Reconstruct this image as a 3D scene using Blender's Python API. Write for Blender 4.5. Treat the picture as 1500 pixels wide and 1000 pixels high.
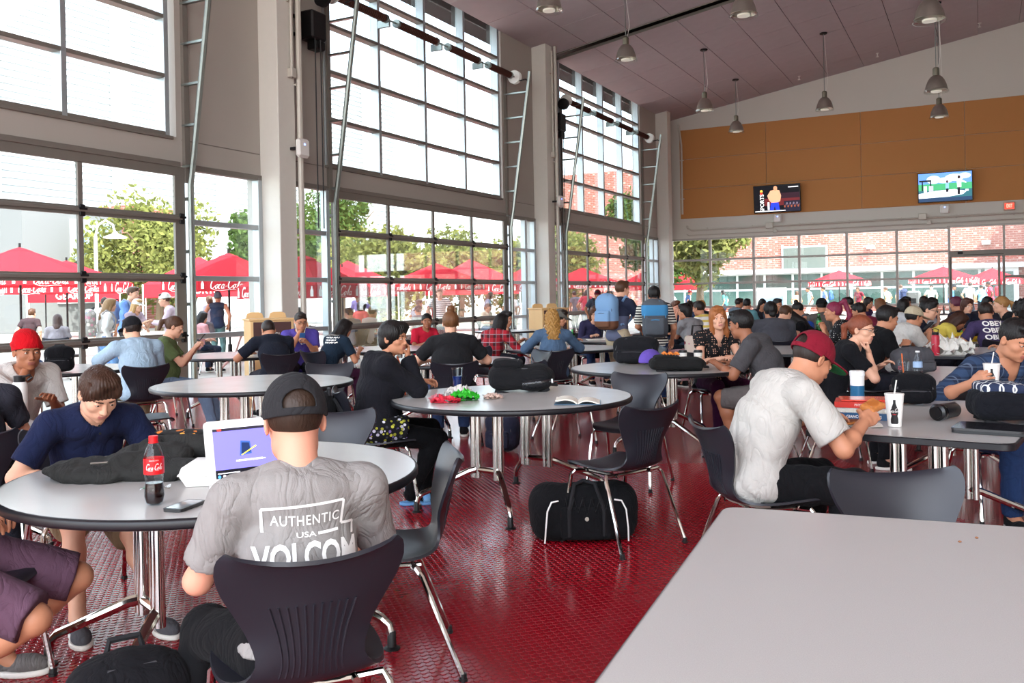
import bpy, bmesh, math, random
import numpy as np
from mathutils import Vector, Matrix
from mathutils.bvhtree import BVHTree

for _o in list(bpy.data.objects):
    bpy.data.objects.remove(_o)
SC = bpy.context.scene
COL = SC.collection
RAD = math.radians
random.seed(4)
NP = np.random.RandomState(7)

# ---------------------------------------------------------------- camera, sky, sun, exposure
cam_d = bpy.data.cameras.new('camera')
cam_d.sensor_width = 36.0
cam_d.lens = 31.885
cam_d.shift_y = -0.0412
cam_d.clip_start = 0.05
cam_d.clip_end = 400
cam = bpy.data.objects.new('camera', cam_d)
COL.objects.link(cam)
_r = Vector((0.88820527, 0.45906712, -0.01867536))
_u = Vector((0.0153497, 0.01097519, 0.99982195))
_f = Vector((-0.45919035, 0.88833379, -0.00270168))
CAM = Matrix((( _r.x, _u.x, -_f.x, 0.0), (_r.y, _u.y, -_f.y, 0.0), (_r.z, _u.z, -_f.z, 1.42), (0, 0, 0, 1)))
cam.matrix_world = CAM
SC.camera = cam

wd = bpy.data.worlds.new('sky'); SC.world = wd
wd.use_nodes = True
_nt = wd.node_tree; _nt.nodes.clear()
_o = _nt.nodes.new('ShaderNodeOutputWorld'); _b = _nt.nodes.new('ShaderNodeBackground')
_s = _nt.nodes.new('ShaderNodeTexSky'); _s.sky_type = 'NISHITA'
_s.sun_disc = False; _s.sun_elevation = RAD(52); _s.sun_rotation = RAD(120)
_s.air_density = 1.2; _s.dust_density = 3.0; _s.ozone_density = 1.0
_h = _nt.nodes.new('ShaderNodeMixRGB'); _h.inputs[0].default_value = 0.45
_h.inputs[2].default_value = (7.5, 7.8, 8.2, 1)
_nt.links.new(_s.outputs[0], _h.inputs[1])
_nt.links.new(_h.outputs[0], _b.inputs[0]); _b.inputs[1].default_value = 0.62
_nt.links.new(_b.outputs[0], _o.inputs[0])

sun_d = bpy.data.lights.new('sun', 'SUN'); sun_d.energy = 9.0; sun_d.angle = RAD(0.6); sun_d.color = (1.0, 0.95, 0.86)
sun = bpy.data.objects.new('sun', sun_d); COL.objects.link(sun)
sun.rotation_euler = Vector((-0.62, 0.42, -0.95)).to_track_quat('-Z', 'Y').to_euler()

SC.view_settings.view_transform = 'Standard'
SC.view_settings.look = 'None'
SC.view_settings.gamma = 1.0
SC.view_settings.use_curve_mapping = False
SC.view_settings.exposure = 0.85

# ---------------------------------------------------------------- materials
MATS = {}
def _new(name):
    m = bpy.data.materials.new(name); m.use_nodes = True
    nt = m.node_tree; nt.nodes.clear()
    o = nt.nodes.new('ShaderNodeOutputMaterial')
    return m, nt, o
def lin(c):
    if isinstance(c, str):
        c = [int(c[i:i+2], 16)/255 for i in (0, 2, 4)]
        c = [x/12.92 if x <= .04045 else ((x+.055)/1.055)**2.4 for x in c]
    return (c[0], c[1], c[2], 1.0)
def mat(name, col, rough=.6, metal=0.0, var=0.0, vscale=8.0, bump=0.0, bscale=200.0, spec=.5, emit=0.0, trans=0.0, coat=0.0, stretch=(1, 1, 1), ior=1.45, sheen=0.0):
    """principled material: colour with soft noise variation + fine noise relief, in object space"""
    if name in MATS: return MATS[name]
    m, nt, o = _new(name)
    p = nt.nodes.new('ShaderNodeBsdfPrincipled'); nt.links.new(p.outputs[0], o.inputs[0])
    c = lin(col)
    p.inputs['Base Color'].default_value = c
    p.inputs['Roughness'].default_value = rough; p.inputs['Metallic'].default_value = metal
    p.inputs['Specular IOR Level'].default_value = spec; p.inputs['IOR'].default_value = ior
    p.inputs['Transmission Weight'].default_value = trans; p.inputs['Coat Weight'].default_value = coat
    p.inputs['Sheen Weight'].default_value = sheen
    if emit:
        p.inputs['Emission Color'].default_value = c; p.inputs['Emission Strength'].default_value = emit
    if var or bump:
        tc = nt.nodes.new('ShaderNodeTexCoord'); mp = nt.nodes.new('ShaderNodeMapping')
        nt.links.new(tc.outputs['Object'], mp.inputs[0]); mp.inputs['Scale'].default_value = stretch
    if var:
        n = nt.nodes.new('ShaderNodeTexNoise'); n.inputs['Scale'].default_value = vscale; n.inputs['Detail'].default_value = 4
        nt.links.new(mp.outputs[0], n.inputs[0])
        mx = nt.nodes.new('ShaderNodeMixRGB'); nt.links.new(n.outputs[0], mx.inputs[0])
        mx.inputs[1].default_value = tuple(max(0, x*(1-var)) for x in c[:3])+(1,)
        mx.inputs[2].default_value = tuple(min(1, x*(1+var)) for x in c[:3])+(1,)
        nt.links.new(mx.outputs[0], p.inputs['Base Color'])
    if bump:
        n2 = nt.nodes.new('ShaderNodeTexNoise'); n2.inputs['Scale'].default_value = bscale; n2.inputs['Detail'].default_value = 3
        nt.links.new(mp.outputs[0], n2.inputs[0])
        b = nt.nodes.new('ShaderNodeBump'); b.inputs['Strength'].default_value = bump; b.inputs['Distance'].default_value = .004
        nt.links.new(n2.outputs[0], b.inputs['Height']); nt.links.new(b.outputs[0], p.inputs['Normal'])
    MATS[name] = m
    return m
def cloth(col, rough=.92):
    n = 'cloth_%s' % (col if isinstance(col, str) else '%.3f_%.3f_%.3f' % tuple(col[:3]))
    if n in MATS: return MATS[n]
    m = mat(n, col, rough, var=.10, vscale=30, spec=.12, sheen=.02)
    nt = m.node_tree; p = [x for x in nt.nodes if x.type == 'BSDF_PRINCIPLED'][0]; tc = [x for x in nt.nodes if x.type == 'TEX_COORD'][0]
    # weave, and the larger creases of worn cloth
    w = nt.nodes.new('ShaderNodeTexNoise'); w.inputs['Scale'].default_value = 420; nt.links.new(tc.outputs['Object'], w.inputs[0])
    mp = nt.nodes.new('ShaderNodeMapping'); mp.inputs['Scale'].default_value = (1.0, 1.0, .55); mp.inputs['Rotation'].default_value = (.5, .3, .4); nt.links.new(tc.outputs['Object'], mp.inputs[0])
    c = nt.nodes.new('ShaderNodeTexNoise'); c.inputs['Scale'].default_value = 9; c.inputs['Detail'].default_value = 3; c.inputs['Distortion'].default_value = 1.6; nt.links.new(mp.outputs[0], c.inputs[0])
    r = _math(nt, 'ABSOLUTE', _math(nt, 'SUBTRACT', c.outputs[0], .5)); r = _math(nt, 'POWER', r, .6)
    b1 = nt.nodes.new('ShaderNodeBump'); b1.inputs['Strength'].default_value = .55; b1.inputs['Distance'].default_value = .022; nt.links.new(r, b1.inputs['Height'])
    b2 = nt.nodes.new('ShaderNodeBump'); b2.inputs['Strength'].default_value = .3; b2.inputs['Distance'].default_value = .003; nt.links.new(w.outputs[0], b2.inputs['Height']); nt.links.new(b1.outputs[0], b2.inputs['Normal'])
    nt.links.new(b2.outputs[0], p.inputs['Normal'])
    return m
def skin(col): return mat('skin_'+col, col, .52, var=.07, vscale=18, bump=.08, bscale=300, spec=.4)
def hairm(col): return mat('hair_'+col, col, .5, var=.35, vscale=60, bump=.6, bscale=160, stretch=(1, 1, .12), spec=.4)

def nodes_mat(name, fn, rough=.85, spec=.3):
    """material whose base colour comes from fn(nt, object-coordinate socket) -> colour socket"""
    if name in MATS: return MATS[name]
    m, nt, o = _new(name)
    p = nt.nodes.new('ShaderNodeBsdfPrincipled'); nt.links.new(p.outputs[0], o.inputs[0])
    p.inputs['Roughness'].default_value = rough; p.inputs['Specular IOR Level'].default_value = spec
    tc = nt.nodes.new('ShaderNodeTexCoord')
    r = fn(nt, tc.outputs['Object'], p)
    if r is not None: nt.links.new(r, p.inputs['Base Color'])
    MATS[name] = m
    return m
def _math(nt, op, a, b=None, clamp=False):
    n = nt.nodes.new('ShaderNodeMath'); n.operation = op; n.use_clamp = clamp
    for i, v in enumerate((a, b)):
        if v is None: continue
        if hasattr(v, 'links'): nt.links.new(v, n.inputs[i])
        else: n.inputs[i].default_value = v
    return n.outputs[0]
def _mix(nt, f, a, b):
    n = nt.nodes.new('ShaderNodeMixRGB')
    for i, v in enumerate((f, a, b)):
        if hasattr(v, 'links'): nt.links.new(v, n.inputs[i])
        elif i == 0: n.inputs[0].default_value = v
        else: n.inputs[i].default_value = lin(v)
    return n.outputs[0]
def _xyz(nt, co):
    s = nt.nodes.new('ShaderNodeSeparateXYZ'); nt.links.new(co, s.inputs[0]); return s.outputs
def _band(nt, v, per, duty, off=0.0):
    a = _math(nt, 'ADD', v, 50.0+off); a = _math(nt, 'DIVIDE', a, per); a = _math(nt, 'FRACT', a)
    return _math(nt, 'LESS_THAN', a, duty)
def plaid(name, base, dark, line, per=.09):
    def fn(nt, co, p):
        x, y, z = _xyz(nt, co)
        w = _math(nt, 'ADD', x, _math(nt, 'MULTIPLY', y, .6))
        a = _band(nt, w, per, .45); b = _band(nt, z, per, .45)
        f = _math(nt, 'MULTIPLY', _math(nt, 'ADD', a, b), .5)
        c = _mix(nt, f, base, dark)
        l = _math(nt, 'MAXIMUM', _band(nt, w, per, .07, .06), _band(nt, z, per, .07, .06))
        return _mix(nt, _math(nt, 'MULTIPLY', l, .6), c, line)
    return nodes_mat(name, fn)
def stripes(name, a, b, per=.05, duty=.4):
    return nodes_mat(name, lambda nt, co, p: _mix(nt, _band(nt, _xyz(nt, co)[2], per, duty), a, b))
def blotch(name, cols, scale=30, base='101014'):
    def fn(nt, co, p):
        v = nt.nodes.new('ShaderNodeTexVoronoi'); v.inputs['Scale'].default_value = scale; nt.links.new(co, v.inputs[0])
        r = nt.nodes.new('ShaderNodeValToRGB'); r.color_ramp.interpolation = 'CONSTANT'
        s = nt.nodes.new('ShaderNodeSeparateColor'); nt.links.new(v.outputs['Color'], s.inputs[0]); nt.links.new(s.outputs[0], r.inputs[0])
        el = r.color_ramp.elements
        while len(el) < len(cols): el.new(.5)
        for i, c in enumerate(cols): el[i].position = i/len(cols); el[i].color = lin(c)
        e = _math(nt, 'LESS_THAN', v.outputs['Distance'], .42)
        return _mix(nt, e, base, r.outputs[0])
    return nodes_mat(name, fn)
def dots(name, base, dot, scale=45, size=.3):
    def fn(nt, co, p):
        v = nt.nodes.new('ShaderNodeTexVoronoi'); v.inputs['Scale'].default_value = scale; v.inputs['Randomness'].default_value = .3
        nt.links.new(co, v.inputs[0])
        return _mix(nt, _math(nt, 'LESS_THAN', v.outputs['Distance'], size), base, dot)
    return nodes_mat(name, fn)
def glass_mat(name, tint=(.93, .97, .97), refl=.07):
    if name in MATS: return MATS[name]
    m, nt, o = _new(name)
    t = nt.nodes.new('ShaderNodeBsdfTransparent'); t.inputs[0].default_value = lin(tint)
    g = nt.nodes.new('ShaderNodeBsdfGlossy'); g.inputs['Roughness'].default_value = .02
    lw = nt.nodes.new('ShaderNodeLayerWeight'); lw.inputs[0].default_value = .25
    f = _math(nt, 'ADD', _math(nt, 'MULTIPLY', lw.outputs['Fresnel'], .35 if refl < .09 else .18), .012 if refl < .09 else .03, True)
    x = nt.nodes.new('ShaderNodeMixShader'); nt.links.new(f, x.inputs[0]); nt.links.new(t.outputs[0], x.inputs[1]); nt.links.new(g.outputs[0], x.inputs[2])
    nt.links.new(x.outputs[0], o.inputs[0]); MATS[name] = m
    return m

# ---------------------------------------------------------------- objects
def tag(o, label=None, cat=None, group=None, kind=None):
    if label: o['label'] = label
    if cat: o['category'] = cat
    if group: o['group'] = group
    if kind: o['kind'] = kind
    return o
def thing(name, label, cat, loc=(0, 0, 0), rz=0.0, group=None):
    o = bpy.data.objects.new(name, None); COL.objects.link(o)
    o.location = loc; o.rotation_euler = (0, 0, RAD(rz)); o.empty_display_size = .1
    return tag(o, label, cat, group)
def link(name, me, m=None, parent=None, loc=None, rz=None):
    o = bpy.data.objects.new(name, me); COL.objects.link(o)
    if m is not None and me is not None and len(me.materials) == 0:
        for x in (m if isinstance(m, (list, tuple)) else [m]): me.materials.append(x)
    if parent is not None: o.parent = parent
    if loc is not None: o.location = loc
    if rz is not None: o.rotation_euler = (0, 0, RAD(rz))
    return o
def np_mesh(name, V, loops, starts, mats=None, smooth=True, sharp=None):
    me = bpy.data.meshes.new(name)
    V = np.asarray(V, np.float32); loops = np.asarray(loops, np.int32); starts = np.asarray(starts, np.int32)
    me.vertices.add(len(V)); me.vertices.foreach_set('co', V.ravel())
    me.loops.add(len(loops)); me.loops.foreach_set('vertex_index', loops)
    me.polygons.add(len(starts)); me.polygons.foreach_set('loop_start', starts)
    if mats is not None: me.polygons.foreach_set('material_index', np.asarray(mats, np.int32))
    me.polygons.foreach_set('use_smooth', np.full(len(starts), smooth, bool))
    me.update(calc_edges=True)
    if sharp: me.set_sharp_from_angle(angle=RAD(sharp))
    return me
def quads_mesh(name, V, Q, mats=None, smooth=True, sharp=None):
    Q = np.asarray(Q, np.int32)
    return np_mesh(name, V, Q.ravel(), np.arange(len(Q))*Q.shape[1], mats, smooth, sharp)

class MB:
    """collects primitive shapes and links them as one mesh object"""
    def __init__(s): s.v = []; s.f = []; s.m = []; s.cur = 0
    def add(s, V, F):
        b = len(s.v); s.v += [tuple(x) for x in V]; s.f += [tuple(b+i for i in q) for q in F]; s.m += [s.cur]*len(F); return s
    def box(s, c, d, R=None, bev=0.0):
        h = [x/2 for x in d]
        if bev <= 0:
            P = [Vector((sx*h[0], sy*h[1], sz*h[2])) for sz in (-1, 1) for sy in (-1, 1) for sx in (-1, 1)]
            F = [(0, 2, 3, 1), (4, 5, 7, 6), (0, 1, 5, 4), (2, 6, 7, 3), (0, 4, 6, 2), (1, 3, 7, 5)]
        else:
            b = min(bev, min(h)*.98)
            P = []; idx = {}
            for sx in (-1, 1):
                for sy in (-1, 1):
                    for sz in (-1, 1):
                        for ax in range(3):
                            q = [sx*h[0], sy*h[1], sz*h[2]]
                            for k in range(3):
                                if k != ax: q[k] -= (sx, sy, sz)[k]*b
                            idx[(sx, sy, sz, ax)] = len(P); P.append(Vector(q))
            F = []
            for ax in range(3):
                o1, o2 = [k for k in range(3) if k != ax]
                for sg in (-1, 1):
                    q = []
                    for a_, b_ in ((-1, -1), (1, -1), (1, 1), (-1, 1)):
                        k = [0, 0, 0]; k[ax] = sg; k[o1] = a_; k[o2] = b_; q.append(idx[tuple(k)+(ax,)])
                    if (sg > 0) == (ax == 1): q = q[::-1]
                    F.append(tuple(q))
            for ax in range(3):
                o1, o2 = [k for k in range(3) if k != ax]
                for a_ in (-1, 1):
                    for b_ in (-1, 1):
                        def K(sv, w):
                            k = [0, 0, 0]; k[ax] = sv; k[o1] = a_; k[o2] = b_; return idx[tuple(k)+(w,)]
                        F.append((K(-1, o1), K(1, o1), K(1, o2), K(-1, o2)))
            for sx in (-1, 1):
                for sy in (-1, 1):
                    for sz in (-1, 1): F.append(tuple(idx[(sx, sy, sz, a_)] for a_ in range(3)))
            G = []
            for q in F:
                n = (P[q[1]]-P[q[0]]).cross(P[q[2]]-P[q[0]]); ce = sum((P[i] for i in q), Vector())
                G.append(q if n.dot(ce) > 0 else q[::-1])
            F = G
        if R is not None: P = [R @ p for p in P]
        c = Vector(c)
        return s.add([p+c for p in P], F)
    def tube(s, pts, r, n=8, cap=True, close=False):
        pts = [Vector(p) for p in pts]; rs = r if isinstance(r, (list, tuple)) else [r]*len(pts)
        V = []; F = []; up = None; N = len(pts)
        for i, p in enumerate(pts):
            if close: t = pts[(i+1) % N]-pts[i-1]
            else: t = pts[min(i+1, N-1)]-pts[max(i-1, 0)]
            t.normalize()
            if up is None:
                up = Vector((0, 0, 1)) if abs(t.z) < .9 else Vector((1, 0, 0))
            x = t.cross(up).normalized(); up = x.cross(t).normalized()
            for k in range(n):
                a = 2*math.pi*k/n; V.append(p+(x*math.cos(a)+up*math.sin(a))*rs[i])
        M_ = N if close else N-1
        for i in range(M_):
            for k in range(n):
                a = i*n+k; b = i*n+(k+1) % n; c = ((i+1) % N)*n+(k+1) % n; d = ((i+1) % N)*n+k
                F.append((a, b, c, d))
        if cap and not close: F += [tuple(range(n))[::-1], tuple((N-1)*n+k for k in range(n))]
        return s.add(V, F)
    def lathe(s, prof, n=24, c=(0, 0, 0), R=None, cap=True):
        c = Vector(c); V = []; F = []
        for r, z in prof:
            for k in range(n):
                a = 2*math.pi*k/n; p = Vector((r*math.cos(a), r*math.sin(a), z))
                V.append((R @ p if R is not None else p)+c)
        for i in range(len(prof)-1):
            for k in range(n): F.append((i*n+k, i*n+(k+1) % n, (i+1)*n+(k+1) % n, (i+1)*n+k))
        if cap: F += [tuple(range(n))[::-1], tuple((len(prof)-1)*n+k for k in range(n))]
        return s.add(V, F)
    def prism(s, poly, z0, z1, fn=None):
        n = len(poly); V = [Vector((x, y, z0)) for x, y in poly]+[Vector((x, y, z1)) for x, y in poly]
        F = [tuple(range(n))[::-1], tuple(range(n, 2*n))]+[(i, (i+1) % n, n+(i+1) % n, n+i) for i in range(n)]
        if fn: V = [Vector(fn(v)) for v in V]
        return s.add(V, F)
    def poly(s, pts): return s.add(pts, [tuple(range(len(pts)))])
    def grid(s, fn, nu, nv):
        V = [fn(i/nu, j/nv) for j in range(nv+1) for i in range(nu+1)]
        F = [(j*(nu+1)+i, j*(nu+1)+i+1, (j+1)*(nu+1)+i+1, (j+1)*(nu+1)+i) for j in range(nv) for i in range(nu)]
        return s.add(V, F)
    def sheet(s, fn, nu, nv, th):
        """a surface fn(u,v) with thickness th along its normals, closed at the rim"""
        P = np.array([[fn(i/nu, j/nv) for i in range(nu+1)] for j in range(nv+1)], float)
        du = np.gradient(P, axis=1); dv = np.gradient(P, axis=0); N = np.cross(du, dv); N /= np.linalg.norm(N, axis=2, keepdims=True)+1e-12
        A = (P+N*th/2).reshape(-1, 3); B = (P-N*th/2).reshape(-1, 3); w = nu+1; o = len(A); F = []
        for j in range(nv):
            for i in range(nu):
                q = (j*w+i, j*w+i+1, (j+1)*w+i+1, (j+1)*w+i); F.append(q); F.append(tuple(o+k for k in q[::-1]))
        rim = [i for i in range(w)]+[j*w+nu for j in range(1, nv+1)]+[nv*w+i for i in range(nu-1, -1, -1)]+[j*w for j in range(nv-1, 0, -1)]
        for a, b in zip(rim, rim[1:]+rim[:1]): F.append((a, o+a, o+b, b))
        return s.add(list(A)+list(B), F)
    def mesh(s, name, sharp=35):
        L = [i for q in s.f for i in q]; st = []; k = 0
        for q in s.f: st.append(k); k += len(q)
        return np_mesh(name, s.v, L, st, s.m, True, sharp)
    def build(s, name, m, parent=None, loc=None, rz=None, sharp=35):
        return link(name, s.mesh(name, sharp), m, parent, loc, rz)

def copy_tree(o, parent=None):
    c = o.copy(); COL.objects.link(c)
    if parent is not None: c.parent = parent
    for ch in list(o.children): copy_tree(ch, c)
    return c

# ---------------------------------------------------------------- distance fields -> smooth meshes
def RC(a, b, r1, r2=None, flat=0):
    a = np.array(a, float); b = np.array(b, float); r2 = r1 if r2 is None else r2
    rm = max(r1, r2); lo = np.minimum(a, b)-rm; hi = np.maximum(a, b)+rm
    d = b-a; L2 = max(float(d @ d), 1e-9); L = math.sqrt(L2)
    def f(X, Y, Z):
        px = X-a[0]; py = Y-a[1]; pz = Z-a[2]; tt = (px*d[0]+py*d[1]+pz*d[2])/L2
        t = np.clip(tt, 0, 1)
        q = np.sqrt((px-t*d[0])**2+(py-t*d[1])**2+(pz-t*d[2])**2)-(r1+(r2-r1)*t)
        if flat & 1: q = np.maximum(q, (tt-1)*L)
        if flat & 2: q = np.maximum(q, -tt*L)
        return q
    return f, lo, hi
def EL(c, r, R=None):
    c = np.array(c, float); r = np.array(r, float); m = r.max()
    def f(X, Y, Z):
        p = (X-c[0], Y-c[1], Z-c[2])
        if R is not None: p = tuple(R[i][0]*p[0]+R[i][1]*p[1]+R[i][2]*p[2] for i in range(3))
        k0 = np.sqrt((p[0]/r[0])**2+(p[1]/r[1])**2+(p[2]/r[2])**2)
        k1 = np.sqrt((p[0]/r[0]**2)**2+(p[1]/r[1]**2)**2+(p[2]/r[2]**2)**2)+1e-9
        return k0*(k0-1)/k1
    e = np.full(3, m) if R is not None else r
    return f, c-e, c+e
def BX(c, h, r, R=None):
    c = np.array(c, float); h = np.array(h, float)
    def f(X, Y, Z):
        p = (X-c[0], Y-c[1], Z-c[2])
        if R is not None: p = tuple(R[i][0]*p[0]+R[i][1]*p[1]+R[i][2]*p[2] for i in range(3))
        q = [np.abs(p[i])-(h[i]-r) for i in range(3)]
        return np.sqrt(sum(np.maximum(x, 0)**2 for x in q))+np.minimum(np.maximum(np.maximum(q[0], q[1]), q[2]), 0)-r
    e = np.full(3, float(np.linalg.norm(h))) if R is not None else h
    return f, c-e, c+e
def PL(n, p):
    n = np.array(n, float); n /= np.linalg.norm(n); c = float(n @ np.array(p, float))
    return (lambda X, Y, Z: X*n[0]+Y*n[1]+Z*n[2]-c), None, None

def sdf(prims, vs, noise=None):
    """prims: list of (op, k, primitive); op '+', '-', '&'.  Returns vertices and quads"""
    lo = np.min([p[2][1] for p in prims if p[0] == '+'], axis=0)-vs*3-.012
    hi = np.max([p[2][2] for p in prims if p[0] == '+'], axis=0)+vs*3+.012
    n = np.ceil((hi-lo)/vs).astype(int)+1
    ax = [(lo[i]+np.arange(n[i])*vs).astype(np.float32) for i in range(3)]
    A = np.full(n, 1.0, np.float32)
    for op, k, (f, l, h) in prims:
        if l is None or op == '&': sl = (slice(None),)*3
        else:
            mg = k+vs*3+.015
            a = np.maximum(np.floor((l-mg-lo)/vs).astype(int), 0); b = np.minimum(np.ceil((h+mg-lo)/vs).astype(int)+1, n)
            if (b <= a).any(): continue
            sl = tuple(slice(a[i], b[i]) for i in range(3))
        X = ax[0][sl[0]][:, None, None]; Y = ax[1][sl[1]][None, :, None]; Z = ax[2][sl[2]][None, None, :]
        d = f(X, Y, Z).astype(np.float32); c = A[sl]
        if op == '+':
            if k > 0:
                t = np.clip(.5+.5*(c-d)/k, 0, 1); A[sl] = c*(1-t)+d*t-k*t*(1-t)
            else: A[sl] = np.minimum(c, d)
        else:
            if op == '-': d = -d
            if k > 0:
                t = np.clip(.5-.5*(c-d)/k, 0, 1); A[sl] = c*(1-t)+d*t+k*t*(1-t)
            else: A[sl] = np.maximum(c, d)
    if noise is not None:
        A = A+noise(ax[0][:, None, None], ax[1][None, :, None], ax[2][None, None, :]).astype(np.float32)
    return snets(A, lo, vs)
_CO = np.array([(i, j, k) for i in (0, 1) for j in (0, 1) for k in (0, 1)])
_ED = [(a, b) for a in range(8) for b in range(a+1, 8) if abs(_CO[a]-_CO[b]).sum() == 1]
def snets(A, lo, vs):
    S = A < 0
    cnt = np.zeros(tuple(x-1 for x in A.shape), np.int8)
    nx, ny, nz = cnt.shape
    for i, j, k in _CO: cnt += S[i:i+nx, j:j+ny, k:k+nz]
    act = (cnt > 0) & (cnt < 8)
    I = np.argwhere(act)
    if len(I) == 0: return np.zeros((0, 3)), np.zeros((0, 4), int)
    vals = np.stack([A[I[:, 0]+c[0], I[:, 1]+c[1], I[:, 2]+c[2]] for c in _CO], 1)
    acc = np.zeros((len(I), 3)); w = np.zeros(len(I))
    for a, b in _ED:
        va, vb = vals[:, a], vals[:, b]; m = (va < 0) != (vb < 0)
        t = np.where(m, va/np.where(m, va-vb, 1), 0)
        acc += m[:, None]*(_CO[a]+t[:, None]*(_CO[b]-_CO[a])); w += m
    V = lo+(I+acc/w[:, None])*vs
    idx = np.full(cnt.shape, -1, np.int32); idx[act] = np.arange(len(I))
    Q = []
    for axn in range(3):
        s0 = [slice(None)]*3; s1 = [slice(None)]*3; s0[axn] = slice(0, -1); s1[axn] = slice(1, None)
        a = S[tuple(s0)]; b = S[tuple(s1)]
        E = np.argwhere(a != b)
        o1, o2 = [(1, 2), (2, 0), (0, 1)][axn]
        E = E[(E[:, o1] > 0) & (E[:, o2] > 0) & (E[:, o1] < cnt.shape[o1]) & (E[:, o2] < cnt.shape[o2])]
        if len(E) == 0: continue
        fl = a[tuple(E.T)]
        e1 = np.zeros(3, int); e1[o1] = 1; e2 = np.zeros(3, int); e2[o2] = 1
        q = np.stack([idx[tuple((E-x).T)] for x in (e1+e2, e2, np.zeros(3, int), e1)], 1)
        q[~fl] = q[~fl][:, ::-1]
        Q.append(q)
    return V, np.concatenate(Q)
def soft(name, prims, vs, m, parent=None, noise=None, loc=None, rz=None):
    V, Q = sdf(prims, vs, noise)
    return link(name, quads_mesh(name, V, Q), m, parent, loc, rz)
def folds(amp=.004, fr=40, seed=0):
    """drapery: thin creases running mostly down and across the cloth"""
    c1, c2, c3 = math.sin(seed*1.3), math.cos(seed*2.1), math.sin(seed*.7+1)
    def ridge(t): return 1-2*np.abs(np.sin(t))**.6
    def f(X, Y, Z):
        w = np.sin(9*X+7*Z+seed)+np.sin(8*Y-6*Z+seed*2)
        a = ridge(fr*.55*(X+.45*c1*Z+.3*Y)+1.6*w); b = ridge(fr*.5*(.8*Y+.7*Z+.3*c2*X)+1.4*np.sin(7*X+5*Y+seed)); c = np.sin(fr*.35*(Z+.5*c3*X)+w)
        m = .5+.5*np.sin(6*X+5*Y+9*Z+seed*3)
        return amp*(.75*a*m+.75*b*(1-m)+.5*c)
    return f
def rotm(pitch=0, yaw=0, roll=0):
    """rotation matrix (3x3 numpy): roll about y, then pitch about x (positive = nod forward for +Y facing), then yaw about z"""
    return np.array(Matrix.Rotation(RAD(yaw), 3, 'Z') @ Matrix.Rotation(RAD(-pitch), 3, 'X') @ Matrix.Rotation(RAD(roll), 3, 'Y'))

# ---------------------------------------------------------------- lettering
_TX = {}
def text_mesh(txt, bold=.0, shear=0.0, spacing=1.0):
    """vertices (n,2) and triangles of a text of cap height about 0.7, centred on the origin"""
    k = (txt, bold, shear, spacing)
    if k in _TX: return _TX[k]
    cu = bpy.data.curves.new('t', 'FONT'); cu.body = txt; cu.offset = bold; cu.shear = shear; cu.space_character = spacing
    cu.align_x = 'CENTER'; cu.align_y = 'CENTER'; cu.resolution_u = 3
    o = bpy.data.objects.new('t', cu); COL.objects.link(o)
    dg = bpy.context.evaluated_depsgraph_get(); dg.update()
    me = bpy.data.meshes.new_from_object(o.evaluated_get(dg))
    bpy.data.objects.remove(o); bpy.data.curves.remove(cu)
    bm = bmesh.new(); bm.from_mesh(me); bmesh.ops.triangulate(bm, faces=bm.faces[:])
    bm.verts.ensure_lookup_table()
    V = np.array([v.co[:2] for v in bm.verts]); T = [tuple(v.index for v in f.verts) for f in bm.faces]
    bm.free(); bpy.data.meshes.remove(me)
    _TX[k] = (V, T)
    return V, T
def letters(name, txt, m, parent, fn, bold=.0, shear=0.0, spacing=1.0):
    """flat lettering: fn maps a 2D point (text units) to a 3D point"""
    V, T = text_mesh(txt, bold, shear, spacing)
    P = [fn(x, y) for x, y in V]
    L = [i for t in T for i in t]
    return link(name, np_mesh(name, P, L, np.arange(len(T))*3, smooth=False), m, parent)
def _arc(cx, cy, rx, ry, a0, a1, n=14): return [(cx+rx*math.cos(RAD(a0+(a1-a0)*i/n)), cy+ry*math.sin(RAD(a0+(a1-a0)*i/n))) for i in range(n+1)]
def cola_strokes():
    S = []
    def C(x): S.append((_arc(x+.2, .48, .17, .46, 40, 300, 18)+[(x+.40, .30)], .07)); S.append((_arc(x+.30, .80, .10, .12, 200, -60, 8), .045))
    def o(x): S.append((_arc(x, .2, .075, .19, 90, 450, 16), .055)); S.append(([(x, .39), (x+.09, .35), (x+.16, .38)], .03))
    def c(x): S.append((_arc(x, .2, .08, .19, 50, 310, 12), .055))
    def a(x): S.append((_arc(x, .2, .08, .19, 60, 420, 14), .055)); S.append(([(x+.085, .40), (x+.085, .12), (x+.13, .01), (x+.19, .08)], .055))
    C(0); o(.50); c(.72); a(.93)
    S.append(([(1.13, .2), (1.24, .23)], .05))
    C(1.28); o(1.78); S.append(([(1.98, .05), (2.02, .5), (2.08, .95), (2.13, .85), (2.06, .4), (2.05, .08), (2.12, .02)], .055)); a(2.26)
    S.append(([(.2, .0), (.55, -.14), (1.0, -.16), (1.6, -.08), (2.0, -.12)], .035))
    return S
_COLA = None
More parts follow.
